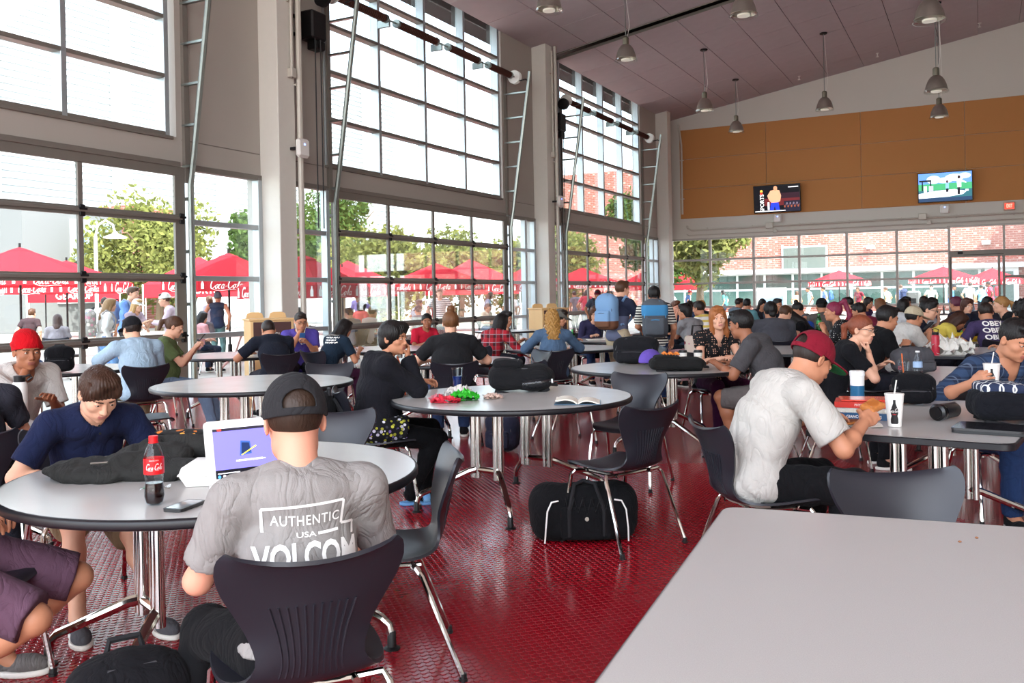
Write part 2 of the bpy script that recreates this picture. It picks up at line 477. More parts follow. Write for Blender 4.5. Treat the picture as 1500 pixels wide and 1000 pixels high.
def cola(name, m, parent, fn):
    """the flowing script trade mark as flat strokes; fn maps (x in -0.5..0.5, y) to 3D; the word is 1 wide, about .36 high"""
    global _COLA
    if _COLA is None:
        V = []; F = []
        for pts, w in cola_strokes():
            b = len(V); n = len(pts)
            for i, p in enumerate(pts):
                q0 = pts[max(i-1, 0)]; q1 = pts[min(i+1, n-1)]; tx, ty = q1[0]-q0[0], q1[1]-q0[1]; l = math.hypot(tx, ty) or 1
                ww = w*(.6+.4*math.sin(math.pi*i/max(n-1, 1)))
                for sg in (-1, 1): V.append((p[0]-sg*ty/l*ww*.6, p[1]+sg*tx/l*ww*.6))
            F += [(b+2*i, b+2*i+1, b+2*i+3, b+2*i+2) for i in range(n-1)]
        _COLA = ([((x+.28*y-1.25)/2.55, (y-.4)/2.55) for x, y in V], F)
    V, F = _COLA
    mb = MB(); mb.add([fn(x, y) for x, y in V], F)
    return mb.build(name, m, parent)

# ---------------------------------------------------------------- the hall
WX, DY, ZC, KS = -10.78, 34.54, 8.187, 0.16516      # left wall, back wall, eave height, ceiling slope
YN, XR = -7.0, 9.0                                   # the hall runs on behind the camera and to the right
def ceil_z(x): return ZC+KS*(x-WX)

def floor_nodes(nt, co, p):
    p.inputs['Roughness'].default_value = .3
    n = nt.nodes.new('ShaderNodeTexNoise'); n.inputs['Scale'].default_value = 1.3; n.inputs['Detail'].default_value = 5; nt.links.new(co, n.inputs[0])
    rr = _math(nt, 'ADD', _math(nt, 'MULTIPLY', n.outputs[0], .14), .10); nt.links.new(rr, p.inputs['Roughness'])
    n2 = nt.nodes.new('ShaderNodeTexNoise'); n2.inputs['Scale'].default_value = 22; nt.links.new(co, n2.inputs[0])
    return _mix(nt, n2.outputs[0], '7a0714', '92101f')
def floor_far(nt, co, p):
    c = floor_nodes(nt, co, p)
    mp = nt.nodes.new('ShaderNodeMapping'); mp.inputs['Rotation'].default_value = (0, 0, RAD(45)); nt.links.new(co, mp.inputs[0])
    v = nt.nodes.new('ShaderNodeTexVoronoi'); v.voronoi_dimensions = '2D'; v.inputs['Scale'].default_value = 1/.034; v.inputs['Randomness'].default_value = 0
    nt.links.new(mp.outputs[0], v.inputs[0])
    h = _math(nt, 'MULTIPLY', _math(nt, 'SUBTRACT', .42, v.outputs['Distance']), 12, True)
    b = nt.nodes.new('ShaderNodeBump'); b.inputs['Strength'].default_value = 1.0; b.inputs['Distance'].default_value = .0022
    nt.links.new(h, b.inputs['Height']); nt.links.new(b.outputs[0], p.inputs['Normal'])
    return c
M_floor = nodes_mat('red_rubber_floor', floor_far, .3, .5)
M_stud = nodes_mat('red_rubber_studs', floor_nodes, .28, .5)
M_wall = mat('wall_paint_grey', 'aaa49c', .8, var=.05, vscale=.8, bump=.1, bscale=120)
M_wall_l = mat('wall_paint_light', 'cfccc4', .8, var=.03, vscale=.8)
M_col = mat('column_paint', 'd6d3cb', .55, var=.03)
M_frame = mat('bronze_aluminium', '7b766f', .5, .25, var=.06)
M_frame_s = mat('silver_aluminium', 'aeb6ba', .38, .6, var=.04)
M_frame_w = mat('grey_frame', 'a9a49e', .5, .25)
M_steel = mat('galvanised_steel', '8d9490', .36, .9, var=.12, vscale=14)
M_chrome = mat('chrome', 'd0cec8', .09, 1.0, var=.05, vscale=4)
M_dark = mat('dark_metal', '1b1a1c', .5, .4)
M_glass = glass_mat('window_glass')
M_tile = mat('ceiling_panel', 'b4acb0', .62, var=.08, vscale=3, stretch=(1, 1, 1))
M_void = mat('ceiling_void', '1d1a1a', .9)
M_brown = mat('tan_wall_panel', 'ba8049', .75, var=.06, vscale=40, stretch=(1, 1, 8), bump=.1, bscale=300)
M_white = mat('white_plastic', 'e6e5e0', .45)
M_spring = mat('door_spring', '4a2b22', .6, .4)

fl = MB().box((( WX+XR)/2, (YN+DY)/2, -.1), (XR-WX, DY-YN, .2)).build('floor', M_floor)
tag(fl, 'glossy dark red rubber floor with raised round studs', None, kind='structure')
# raised studs: geometry as far as they can be told apart, relief in the material beyond
def make_studs():
    p = .034; c45 = math.sqrt(.5); pts = []
    for i in range(-260, 260):
        for j in range(-260, 260):
            x = (i-j)*p*c45; y = (i+j)*p*c45+3.2
            dep = -.459*x+.888*y; lat = .888*x+.459*y
            if 2.35 < dep < 7.6 and abs(lat) < dep*.60+.05 and lat < 2.75: pts.append((x, y))
    P = np.array(pts); n = len(P); a = np.arange(8)*math.pi/4
    ring = lambda r, z: np.stack([r*np.cos(a), r*np.sin(a), np.full(8, z)], 1)
    base = np.concatenate([ring(.0138, 0), ring(.0118, .0024)])
    V = np.zeros((n, 16, 3), np.float32); V[:] = base; V[:, :, :2] += P[:, None, :]
    o = np.arange(n)[:, None]*16
    k = np.arange(8); sq = np.stack([k, (k+1) % 8, 8+(k+1) % 8, 8+k], 1).ravel()
    loops = np.concatenate([o+sq, o+np.arange(8, 16)], 1).ravel()
    st = (np.arange(n)[:, None]*40+np.array([0, 4, 8, 12, 16, 20, 24, 28, 32])).ravel()
    return np_mesh('studs', V.reshape(-1, 3), loops, st, smooth=False)
so = link('floor_studs', make_studs(), M_stud, fl); tag(so, kind='stuff')

# left wall: solid parts (piers, band over the doors)
BAYS = (1.09, 11.68, 22.27)
zf = [0, .905, 1.797, 2.692]; ZG = 3.40; ZH = 3.50; ZU = 3.93
wl = MB(); T = .30; xc = WX-T/2-.0
def wseg(y0, y1, z0, z1): wl.box((xc, (y0+y1)/2, (z0+z1)/2), (T, y1-y0, z1-z0))
wseg(YN, 1.09, 0, ZC+.2)
for Y in BAYS:
    wseg(Y, Y+1.70, ZH, ZC+.2); wseg(Y+8.80, Y+10.59, ZH, ZC+.2); wseg(Y+1.70, Y+8.80, ZH, ZU)
    wseg(Y, Y+.42, 0, ZH)
wseg(BAYS[2]+10.59, DY+.3, 0, ZC+.2)
wall_left = wl.build('wall_left', M_wall); tag(wall_left, 'grey wall of piers between the tall glazed bays', None, kind='structure')
sm = MB()
for Y in BAYS:
    for a, b in ((Y+.43, Y+1.66), (Y+8.9, Y+10.58)): sm.box((WX+.004, (a+b)/2, 3.90), (.008, b-a, .014))
sm.build('seam_strip', M_frame, wall_left)

def pane(y0, y1, z0, z1, par, x): return MB().box((x, (y0+y1)/2, (z0+z1)/2), (.012, y1-y0, z1-z0)).build('pane', M_glass, par)
def bar(nm, y0, y1, z0, z1, par, m, x, d): return MB().box((x, (y0+y1)/2, (z0+z1)/2), (d, y1-y0, z1-z0), bev=.006).build(nm, m, par)
wn = 0
for bi, Y in enumerate(BAYS):
    near = bi == 0
    # column
    cm = MB().box((WX+.21, Y+.21, ZC/2+.1), (.42, .42, ZC+.2), bev=.01)
    tag(cm.build('column_%d' % (bi+1), M_col), 'light painted steel column standing against the glazed wall', None, kind='structure')
    # upper window
    wn += 1
    w = bpy.data.objects.new('window_%d' % wn, None); COL.objects.link(w); tag(w, 'tall gridded upper window reaching to the ceiling', kind='structure')
    ya, yb = Y+1.76, Y+8.62; cw = (yb-ya)/4
    zr = [ZU+.02]+[ZU+.885*k for k in range(1, 5)]+[ZC+.15]
    c0 = 2 if near else 0
    for c in range(c0, 4):
        for r in range(5):
            pane(ya+c*cw+.04, ya+(c+1)*cw-.04, zr[r]+.03, zr[r+1]-.03, w, WX-.13)
    for c in range(c0, 5): bar('mullion', ya+c*cw-.045, ya+c*cw+.045, ZU, ZC+.15, w, M_frame_s, WX-.08, .20)
    for z in zr[:-1]: bar('rail', ya+c0*cw, yb, z-.03, z+.035, w, M_frame, WX-.07, .18)
    bar('sill', ya-.05, yb+.1, ZU-.05, ZU+.0, w, M_frame, WX-.04, .16)
    # sectional glass door
    d = bpy.data.objects.new('door_%d' % (bi+1), None); COL.objects.link(d); tag(d, 'closed sectional overhead door of clear glass panels', kind='structure')
    da, db = Y+1.96, Y+8.81; cw = (db-da)/4; c0 = 2 if near else 0
    zs = [0, .905, 1.797, 2.692, ZH-.02]
    for r in range(4):
        z0, z1 = zs[r]+.045, zs[r+1]-.045 if r < 3 else ZG-.05
        for c in range(c0, 4): pane(da+c*cw+.04, da+(c+1)*cw-.04, z0, z1, d, WX+.02)
        for c in range(c0, 5):
            wd_ = .10 if c in (0, 4) else .04
            bar('stile', da+c*cw-wd_, da+c*cw+wd_, zs[r], zs[r+1], d, M_frame, WX+.02, .05)
        bar('rail', da+c0*cw, db, zs[r]+.004, zs[r]+.06, d, M_frame, WX+.025, .06)
        bar('rail', da+c0*cw, db, (zs[r+1]-.06) if r < 3 else ZG-.06, (zs[r+1]-.004) if r < 3 else ZH-.02, d, M_frame, WX+.025, .06)
        if r: bar('strut', da+c0*cw, db, zs[r]-.02, zs[r]+.03, d, M_frame, WX+.07, .05)
        for c in range(c0, 5):
            if r:
                h = MB().box((WX+.075, da+c*cw, zs[r]), (.03, .09, .16), bev=.01)
                h.tube([(WX+.09, da+c*cw-.06, zs[r]+.02), (WX+.09, da+c*cw+.06, zs[r]+.02)], .018, 6)
                h.build('hinge', M_dark, d)
    bar('weather_strip', da, db, ZH-.03, ZH+.05, d, M_frame, WX+.04, .07)
    # side windows
    for a, b, split in ((Y+.42, Y+1.78, 0), (Y+9.0, Y+10.59, .62)):
        if near and split == 0: continue
        wn += 1
        s_ = bpy.data.objects.new('window_%d' % wn, None); COL.objects.link(s_); tag(s_, 'narrow side window in silver frame beside the overhead door', kind='structure')
        zz = [.0, .90, 1.797, 2.66, ZH]
        cols = [a, a+(b-a)*split, b] if split else [a, b]
        if split and bi == 0: cols = [a, b]
        for r in range(4):
            for c in range(len(cols)-1): pane(cols[c]+.05, cols[c+1]-.05, zz[r]+.03, zz[r+1]-.03, s_, WX-.08)
        for c in cols: bar('mullion', c-.06 if c > a else c, c+.06 if c < b else c, 0, ZH, s_, M_frame_s, WX-.03, .14) if (a < c < b) else bar('mullion', c-.1 if c == b else c, c+.1 if c == a else c, 0, ZH, s_, M_frame_s, WX-.03, .14)
        for z in zz[1:-1]: bar('rail', a+.05, b-.05, z-.04, z+.04, s_, M_frame_s, WX-.03, .12)
        bar('head', a, b, ZH-.05, ZH+.04, s_, M_frame, WX-.02, .12)

# back wall
wb = MB(); Tb = .3; yb_ = DY+Tb/2
def bseg(x0, x1, z0, z1): wb.box(((x0+x1)/2, yb_, (z0+z1)/2), (x1-x0, Tb, z1-z0))
bseg(WX-.3, XR, 3.55, 4.31)
zt = ceil_z(XR)+.3
wb.add([(WX-.3, DY, 4.31), (XR, DY, 4.31), (XR, DY, zt), (WX-.3, DY, ceil_z(WX)+.3), (WX-.3, DY+Tb, 4.31), (XR, DY+Tb, 4.31), (XR, DY+Tb, zt), (WX-.3, DY+Tb, ceil_z(WX)+.3)],
       [(0, 1, 2, 3), (7, 6, 5, 4), (0, 3, 7, 4), (1, 5, 6, 2), (3, 2, 6, 7), (0, 4, 5, 1)])
bseg(4.6, XR, 0, 3.55)
wall_back = wb.build('wall_back', M_wall_l); tag(wall_back, 'light end wall above the glazing with tan panelling', None, kind='structure')
pm = MB().box((0, -.02, 0), (3.308, .04, 1.141), bev=.006).mesh('panel'); pm.materials.append(M_brown)
for i in range(6):
    for r in range(3):
        link('panel', pm, None, wall_back, (-10.36+1.66+i*3.32, DY, 4.325+.575+r*1.152))
# corner column and light cover
tag(MB().box((WX+.23, 33.07, ZC/2+.1), (.46, .42, ZC+.2), bev=.01).build('column_4', M_col), 'light painted steel column by the end wall corner', None, kind='structure')
# glazing of the back wall
wn += 1
w = bpy.data.objects.new('window_%d' % wn, None); COL.objects.link(w); tag(w, 'long gridded window along the end wall under the tan panels', kind='structure')
xs = [WX+.0]+[-9.25+1.662*k for k in range(6)]
zb = [0, .886, 1.797, 2.707, 3.52]
for c in range(6):
    for r in range(4):
        MB().box(((xs[c]+xs[c+1])/2, DY+.10, (zb[r]+zb[r+1])/2), (xs[c+1]-xs[c]-.07, .012, zb[r+1]-zb[r]-.06)).build('pane', M_glass, w)
for x in xs: MB().box((x, DY+.08, 1.76), (.085, .16, 3.52), bev=.006).build('mullion', M_frame_w, w)
for z in zb: MB().box(((xs[0]+xs[-1])/2, DY+.075, z+(.04 if z == 0 else 0)), (xs[-1]-xs[0], .14, .075), bev=.006).build('rail', M_frame_w, w)
# entrance: transom window and sliding glass doors
d = bpy.data.objects.new('door_4', None); COL.objects.link(d); tag(d, 'dark framed automatic glass entrance in the end wall', kind='structure')
x0 = -.94
MB().box((1.83, DY+.08, 2.60), (5.54, .22, .22), bev=.01).build('header', M_frame, d)
MB().box((-.6, DY-.035, 2.63), (.16, .05, .09), bev=.015).build('motion_sensor', M_dark, d)
MB().box((.1, DY-.035, 2.56), (1.2, .01, .015)).build('header_slot', M_dark, d)
for x in (-.90, .56, .70, 2.2, 2.34, 3.9, 4.55): MB().box((x, DY+.08, 1.25), (.075, .16, 2.5), bev=.006).build('stile', M_frame, d)
for x in (-.94, .72, 2.38, 4.05): MB().box((x, DY+.08, 3.1), (.07, .14, .85), bev=.006).build('transom_mullion', M_frame_w, d)
for a, b, z0, z1 in ((-.86, .52, .1, 2.47), (.74, 2.16, .1, 1.74), (.74, 2.16, 1.84, 2.4), (2.38, 3.86, .1, 2.4), (-.9, .68, 2.73, 3.5), (.76, 2.34, 2.73, 3.5), (2.42, 4.0, 2.73, 3.5)):
    MB().box(((a+b)/2, DY+.10, (z0+z1)/2), (b-a, .012, z1-z0)).build('pane', M_glass, d)
MB().box((1.45, DY+.08, 1.79), (1.5, .12, .09), bev=.006).build('rail', M_frame, d)
MB().box((1.8, DY+.06, 3.54), (5.6, .14, .07)).build('head', M_frame_w, d)
# right wall (out of view) and ceiling
wr = MB().box((XR+.15, (YN+DY)/2, ceil_z(XR)/2+.2), (.3, DY-YN, ceil_z(XR)+.6)).build('wall_right', M_wall_l)
tag(wr, 'plain light wall on the far right of the hall', None, kind='structure')
ang = math.atan(KS)
cl = MB()
cl.add([(WX-1.2, YN, ceil_z(WX-1.2)+.42), (XR+.3, YN, ceil_z(XR+.3)+.42), (XR+.3, DY+1.2, ceil_z(XR+.3)+.42), (WX-1.2, DY+1.2, ceil_z(WX-1.2)+.42)], [(0, 3, 2, 1)])
cl.add([(WX-1.2, YN, ceil_z(WX-1.2)+.62), (XR+.3, YN, ceil_z(XR+.3)+.62), (XR+.3, DY+1.2, ceil_z(XR+.3)+.62), (WX-1.2, DY+1.2, ceil_z(WX-1.2)+.62)], [(0, 1, 2, 3)])
cl.add([(WX-1.2, YN, ceil_z(WX-1.2)+.42), (WX-1.2, DY+1.2, ceil_z(WX-1.2)+.42), (WX-1.2, DY+1.2, ceil_z(WX-1.2)+.62), (WX-1.2, YN, ceil_z(WX-1.2)+.62)], [(0, 3, 2, 1)])
ceiling = cl.build('ceiling', M_void); tag(ceiling, 'sloping ceiling of mauve grey rectangular panels', None, kind='structure')
Rt = Matrix.Rotation(-ang, 3, 'Y')
PW, PH = 1.22, 1.80
pm = MB().box((0, 0, .015), (PW-.014, PH-.014, .03), bev=.004).mesh('panel'); pm.materials.append(M_tile)
rows = [23.76+PH*k for k in range(6)]+[23.34-PH*(k+1) for k in range(17)]
rest = MB()
for yr in rows:
    for i in range(17):
        s0 = (i+.5)*PW; x = WX+s0*math.cos(ang); z = ceil_z(x)
        if yr > 9.0 and x < 4.0:
            o = link('panel', pm, None, ceiling, (x, yr+PH/2, z)); o.rotation_euler = (0, -ang, 0)
        else: rest.box((x, yr+PH/2, z+.015), (PW-.014, PH-.014, .03), R=Rt)
tag(rest.build('panel_field', M_tile, ceiling), kind='stuff')
for yy in (23.32, 23.78):
    L = 19.5; MB().box((WX+L/2*math.cos(ang), yy, ceil_z(WX)+L/2*math.sin(ang)+.01), (L, .03, .07), R=Rt).build('slot_edge', M_frame, ceiling)
MB().box((WX+9.8*math.cos(ang), 23.55, ceil_z(WX)+9.8*math.sin(ang)+.28), (19.5, .12, .2), R=Rt).build('roof_beam', M_frame, ceiling)

# ---------------------------------------------------------------- fittings on walls and ceiling
def door_gear(Y, first, words):
    """shaft with coiled springs, cable drums, tracks with brackets, motor"""
    da, db = Y+1.96, Y+8.81; zs = 7.02; xs_ = WX+.30
    if not first:
        g = thing('torsion_spring_shaft', 'dark coiled torsion springs on shaft above '+words, 'door spring', (0, 0, 0))
        MB().tube([(xs_, da-.55, zs), (xs_, db+.35, zs)], .02, 8).build('shaft', M_steel, g)
        segs = [(da-.2, da+1.35), (da+1.75, da+3.25), (da+3.75, da+5.1), (da+5.6, da+6.75)]
        for a, b in segs:
            mb = MB(); n = 26
            prof = []
            for k in range(n*2+1): prof.append((.085 if k % 2 == 0 else .068, -(b-a)/2+(b-a)*k/(2*n)))
            mb.lathe(prof, 12, (xs_, (a+b)/2, zs), Matrix.Rotation(RAD(90), 3, 'X'))
            sp = mb.build('spring', M_spring, g)
            for e in (a, b): MB().lathe([(.06, -.03), (.09, -.03), (.09, .03), (.06, .03)], 12, (xs_, e, zs), Matrix.Rotation(RAD(90), 3, 'X')).build('winding_cone', M_steel, sp)
        for yy in (da-.35, db+.18):
            MB().lathe([(.05, -.06), (.17, -.06), (.17, -.04), (.13, -.03), (.13, .03), (.17, .04), (.17, .06), (.05, .06)], 20, (xs_, yy, zs), Matrix.Rotation(RAD(90), 3, 'X')).build('cable_drum', M_white, g)
        for yy in (da+1.5, da+3.5, da+5.35): MB().box((WX+.16, yy, zs-.05), (.3, .05, .16), bev=.01).build('bracket', M_steel, g)
        m = thing('door_operator', 'black motor operator with hanging chain beside '+words, 'motor', (WX, da-.85, 6.30))
        MB().box((.26, 0, 0), (.34, .40, .50), bev=.03).build('housing', M_dark, m)
        MB().box((.26, .1, -.32), (.22, .26, .16), bev=.02).build('gearbox', M_dark, m)
        MB().lathe([(.02, -.05), (.16, -.05), (.16, .05), (.02, .05)], 18, (.36, .18, .55), Matrix.Rotation(RAD(90), 3, 'X')).build('sprocket', M_dark, m)
        for dz in (.16, -.16): MB().box((.06, -.25, dz), (.05, .9, .05)).build('mount_arm', M_dark, m)
        mb = MB()
        for dy in (-.10, .05):
            mb.tube([(.40, dy, -.1), (.40, dy, -3.6)], .012, 5)
        mb.build('chain', M_dark, m)
    for sgn, yy, nm in ((-1, da-.13, 'near'), (1, db+.13, 'far')):
        if first and sgn < 0: continue
        t = thing('door_track', 'steel track on the %s side of %s' % ('flask table' if nm == 'near' else 'end wall', words), 'door track', (0, 0, 0))
        top = 7.1
        pts = [(WX+.13, yy, .1), (WX+.13, yy, 3.2), (WX+.22, yy, 3.7), (WX+.75, yy, top)]
        MB().tube([(p[0], p[1], p[2]) for p in pts], .045, 8).build('rail', M_steel, t)
        MB().box((WX+.03, yy+.02*sgn, 5.2), (.06, .10, 3.9)).build('wall_angle', M_frame, t)
        for k in range(6):
            z = 3.5+k*.62; fx = .2+(.75-.22)*(z-3.7)/(top-3.7) if z > 3.7 else .15
            MB().box((WX+fx/2, yy, z), (fx, .07, .035)).build('bracket', M_steel, t)
        for z in (.6, 1.4, 2.2, 3.0): MB().box((WX+.08, yy, z), (.12, .06, .05)).build('bracket', M_steel, t)
        MB().tube([(WX+.75, yy, top-.25), (WX+.62, yy, top-.18), (WX+.45, yy, top-.2)], .018, 6).build('cable', M_dark, t)
door_gear(1.09, True, 'the flask table overhead door')
door_gear(11.68, False, 'the middle overhead door')
door_gear(22.27, False, 'the overhead door by the end wall')

M_conduit = mat('conduit_paint', 'c2bdb3', .5, .2)
def conduit(label, pts, r=.03, boxes=(), clips=()):
    t = thing('conduit', label, 'conduit')
    MB().tube(pts, r, 8).build('pipe', M_conduit, t)
    for c, d in boxes: MB().box(c, d, bev=.015).build('junction_box', M_conduit, t)
    for c, d in clips: MB().box(c, d).build('clip', M_conduit, t)
for i, Y in enumerate((11.68, 22.27)):
    w = ('first', 'second')[i]
    cx = WX+.47; cy = Y+.30
    conduit('thin painted conduit with a box on the %s column from the room' % ('broad' if i == 0 else 'middle'), [(cx, cy, 5.35), (cx, cy, 8.1)], .028, [((cx, cy, 5.28), (.11, .13, .16))], [((cx-.03, cy, z), (.06, .12, .03)) for z in (6.5, 7.5)])
    conduit('thick painted conduit down the %s column to the floor' % ('broad' if i == 0 else 'middle'), [(cx+.02, cy+.16, .0), (cx+.02, cy+.16, 8.3)], .05, [], [((cx-.02, cy+.16, z), (.06, .14, .03)) for z in (2.5, 5.1, 7)])
    a = thing('access_point', 'white wireless access point with blue light on the %s column' % ('broad' if i == 0 else 'middle'), 'access point', (cx+.15, cy+.06, 4.0))
    MB().box((0, 0, 0), (.10, .30, .32), bev=.04).build('body', M_white, a)
    MB().box((.052, 0, .06), (.004, .03, .03)).build('light', mat('blue_led', '6f8cff', emit=3), a)
    MB().box((-.12, -.06, 0), (.18, .05, .05)).build('arm', M_dark, a)
conduit("upper painted conduit along the end wall over the window", [(-10.1, DY-.10, 4.05), (-10.08, DY-.10, 3.95), (-9.9, DY-.10, 3.86), (4.5, DY-.10, 3.90)], .035,
        [((-6.95, DY-.11, 3.90), (.26, .12, .22)), ((-1.75, DY-.11, 3.93), (.26, .12, .22))], [((-9.3+1.72*k, DY-.075, 3.88), (.05, .05, .12)) for k in range(8)])
conduit('lower painted conduit along the end wall over the window', [(-10.1, DY-.10, 3.74), (-10.08, DY-.10, 3.70), (-10.0, DY-.10, 3.67), (4.5, DY-.10, 3.70)], .025, [((-6.75, DY-.11, 3.68), (.14, .1, .14)), ((-1.55, DY-.11, 3.71), (.14, .1, .14))])
conduit('slim conduit climbing the end wall corner beside tan panels', [(-10.26, DY-.11, 4.5), (-10.26, DY-.11, 7.2), (-10.36, DY-.11, 8.0)], .04, [], [((-10.26, DY-.08, z), (.14, .05, .04)) for z in (5.1, 6.6)])
for x, w in ((-6.65, 'under the boxing television'), (-1.05, 'under the fishing television')):
    a = thing('access_point', 'white wireless access point with blue light '+w, 'access point', (x, DY-.10, 4.15))
    MB().box((0, 0, 0), (.30, .10, .30), bev=.04).build('body', M_white, a)
    MB().box((0, -.052, .06), (.04, .004, .03)).build('light', mat('blue_led', '6f8cff', emit=3), a)
# exit sign
e = thing('exit_sign', 'lit red exit sign over the entrance doors', 'exit sign', (.89, DY-.10, 4.13))
MB().box((0, 0, 0), (.34, .10, .28), bev=.015).build('housing', mat('sign_housing', 'c9a08c', .5), e)
MB().box((0, -.052, 0), (.27, .006, .19)).build('face', mat('sign_face', 'ff3a26', .4, emit=1.1), e)
letters('lettering', 'EXIT', mat('sign_letters', 'ffb09a', .4, emit=1.2), e, lambda x, y: (x*.085, -.058, y*.17), .01)

# televisions
def flat(mb, pts, y): mb.poly([(p[0], y, p[1]) for p in pts])
M_tvf = mat('tv_bezel', '0d0d10', .25)
def em(name, col, s=1.0): return mat('screen_'+name, col, .3, emit=s, spec=.2)
def tv(label, x, z, tilt):
    t = thing('television', label, 'television', (x, DY-.20, z)); t.rotation_euler = (RAD(tilt), 0, 0)
    MB().box((0, 0, 0), (1.70, .09, 1.02), bev=.012).build('casing', M_tvf, t)
    MB().box((0, .09, 0), (.3, .10, .3)).build('wall_bracket', M_dark, t)
    return t
def pic(t, items):
    mats = []; mb = MB()
    for k, (col, st, pts) in enumerate(items):
        nm = em('%s_%.1f' % (col, st), col, st)
        if nm not in mats: mats.append(nm)
        mb.cur = mats.index(nm); flat(mb, pts, -.0465-.0004*k)
    return mb.build('screen', mats, t)
def rect(x0, z0, x1, z1): return [(x0, z0), (x1, z0), (x1, z1), (x0, z1)]
def circ(x, z, rx, rz, n=14): return [(x+rx*math.cos(2*math.pi*k/n), z+rz*math.sin(2*math.pi*k/n)) for k in range(n)]
t1 = tv('wall television showing a shirtless boxer in blue shorts', -6.64, 4.87, 6)
its = [('0b0a10', 1, rect(-.82, -.48, .82, .48)), ('5a1f22', 1, rect(-.45, -.25, .82, .02)), ('2a1620', 1, rect(-.3, .0, .82, .2)), ('1c1a2a', 1, rect(.25, -.48, .82, -.1))]
for k in range(14): its.append((('8a4a34', '46303a', '6a6070')[k % 3], 1, circ(.28+.04*k, -.30+.05*(k % 3), .03, .045, 8)))
its += [('d79a78', 1, [(-.34, .12), (-.22, .3), (-.05, .34), (.1, .3), (.16, .1), (.12, -.1), (.04, -.14), (-.2, -.14), (-.28, -.05)]), ('c58a68', 1, circ(-.04, .38, .07, .09)), ('2438b8', 1, [(-.22, -.14), (.06, -.14), (.1, -.42), (-.05, -.42), (-.08, -.28), (-.12, -.42), (-.26, -.42)]),
        ('d8d8dc', 1, rect(-.34, -.4, -.27, -.12)), ('e8c24a', 1, circ(-.55, .30, .05, .05)), ('d23a2a', 1, circ(-.55, .22, .05, .05)), ('c8c8cc', 1, rect(.42, .38, .78, .42)), ('e8e8ea', 1, rect(-.8, -.46, .3, -.43))]
s1 = pic(t1, its)
letters('caption', 'SPORTS', em('caption', 'f0f0f0', 1), t1, lambda x, y: (-.53-y*.20, -.056, -.14+x*.19), .01)
t2 = tv('wall television showing two anglers on a white boat', -1.03, 4.9, 6)
its = [('5a86d8', 1.1, rect(-.82, .08, .82, .48)), ('c9d8f2', 1.1, circ(-.35, .26, .22, .14)), ('dfe8f6', 1.1, circ(.3, .30, .3, .12)), ('c2d2ee', 1.1, circ(.0, .22, .25, .1)), ('aebfe6', 1.1, circ(.6, .34, .2, .1)),
       ('3f9a68', 1, rect(-.82, -.1, .82, .12)), ('2c5f6a', 1, rect(-.82, -.48, .82, -.1)), ('243a58', 1, rect(-.82, -.48, .82, -.36)),
       ('e6e6f2', 1.1, [(-.82, -.2), (-.3, -.12), (.3, -.1), (.66, -.18), (.55, -.28), (.1, -.34), (-.82, -.36)]), ('b0b4c8', 1, rect(-.3, -.26, .1, -.2)), ('14161c', 1, rect(-.80, .2, -.42, .26)), ('14161c', 1, rect(-.72, -.1, -.68, .22)), ('14161c', 1, rect(-.46, -.05, -.42, .25)),
       ('d0d4e2', 1, rect(-.66, -.2, -.56, .06)), ('a9acb8', 1, rect(-.5, -.16, -.36, .06)), ('7aaae0', 1, rect(.02, -.06, .12, .12)), ('4a2f2a', 1, circ(.07, .17, .035, .05)), ('1b1c24', 1, rect(.03, -.18, .11, -.06)),
       ('e4e4f0', 1, [(.36, .22), (.44, .26), (.66, .12), (.65, .09), (.5, .14), (.5, -.04), (.38, -.04)]), ('2a1c1a', 1, circ(.43, .3, .045, .055)), ('1b1c24', 1, rect(.38, -.28, .46, -.04)), ('f0f0f6', 1, rect(.62, -.18, .72, -.12))]
pic(t2, its)

# pendant lamps
M_alu = mat('brushed_aluminium', 'b3aea4', .33, .9, var=.12, vscale=10)
M_acr = glass_mat('clear_acrylic', (.95, .96, .94), .12)
M_bulb = mat('lamp_diffuser', 'cfcabc', .4, emit=.25)
def pendant(x, y, z, label):
    zc = ceil_z(x)
    t = thing('pendant_lamp', label, 'lamp', (x, y, z), 0, 'bell pendant lamps under the ceiling')
    R = .25
    prof = [(.055, .34), (.09, .33), (.13, .30), (.18, .23), (.22, .13), (.25, .0), (.245, -.01), (.215, .12), (.17, .22), (.12, .29), (.0, .31)]
    MB().lathe(prof, 28, cap=False).build('shade', M_alu, t)
    MB().lathe([(.235, .02), (.275, -.02), (.275, -.06), (.265, -.06), (.265, -.025), (.225, .02)], 28, cap=False).build('acrylic_rim', M_acr, t)
    MB().lathe([(.0, -.02), (.12, -.02), (.12, -.05), (.0, -.06)], 24).build('diffuser', M_bulb, t)
    MB().lathe([(.07, .33), (.075, .36), (.075, .50), (.05, .53), (.0, .53)], 20).build('ballast_housing', mat('lamp_housing', '6e6a5c', .5, .5), t)
    MB().tube([(0, 0, .5), (0, 0, zc-z-.02)], .012, 6).build('rod', M_steel, t)
    MB().tube([(.04, 0, .5), (.10, .02, .8), (.03, 0, zc-z-.1)], .006, 5).build('cord', M_white, t)
    MB().lathe([(.0, -.04), (.10, -.04), (.12, 0), (.0, 0)], 18, (0, 0, zc-z-.005)).build('ceiling_canopy', M_dark, t)
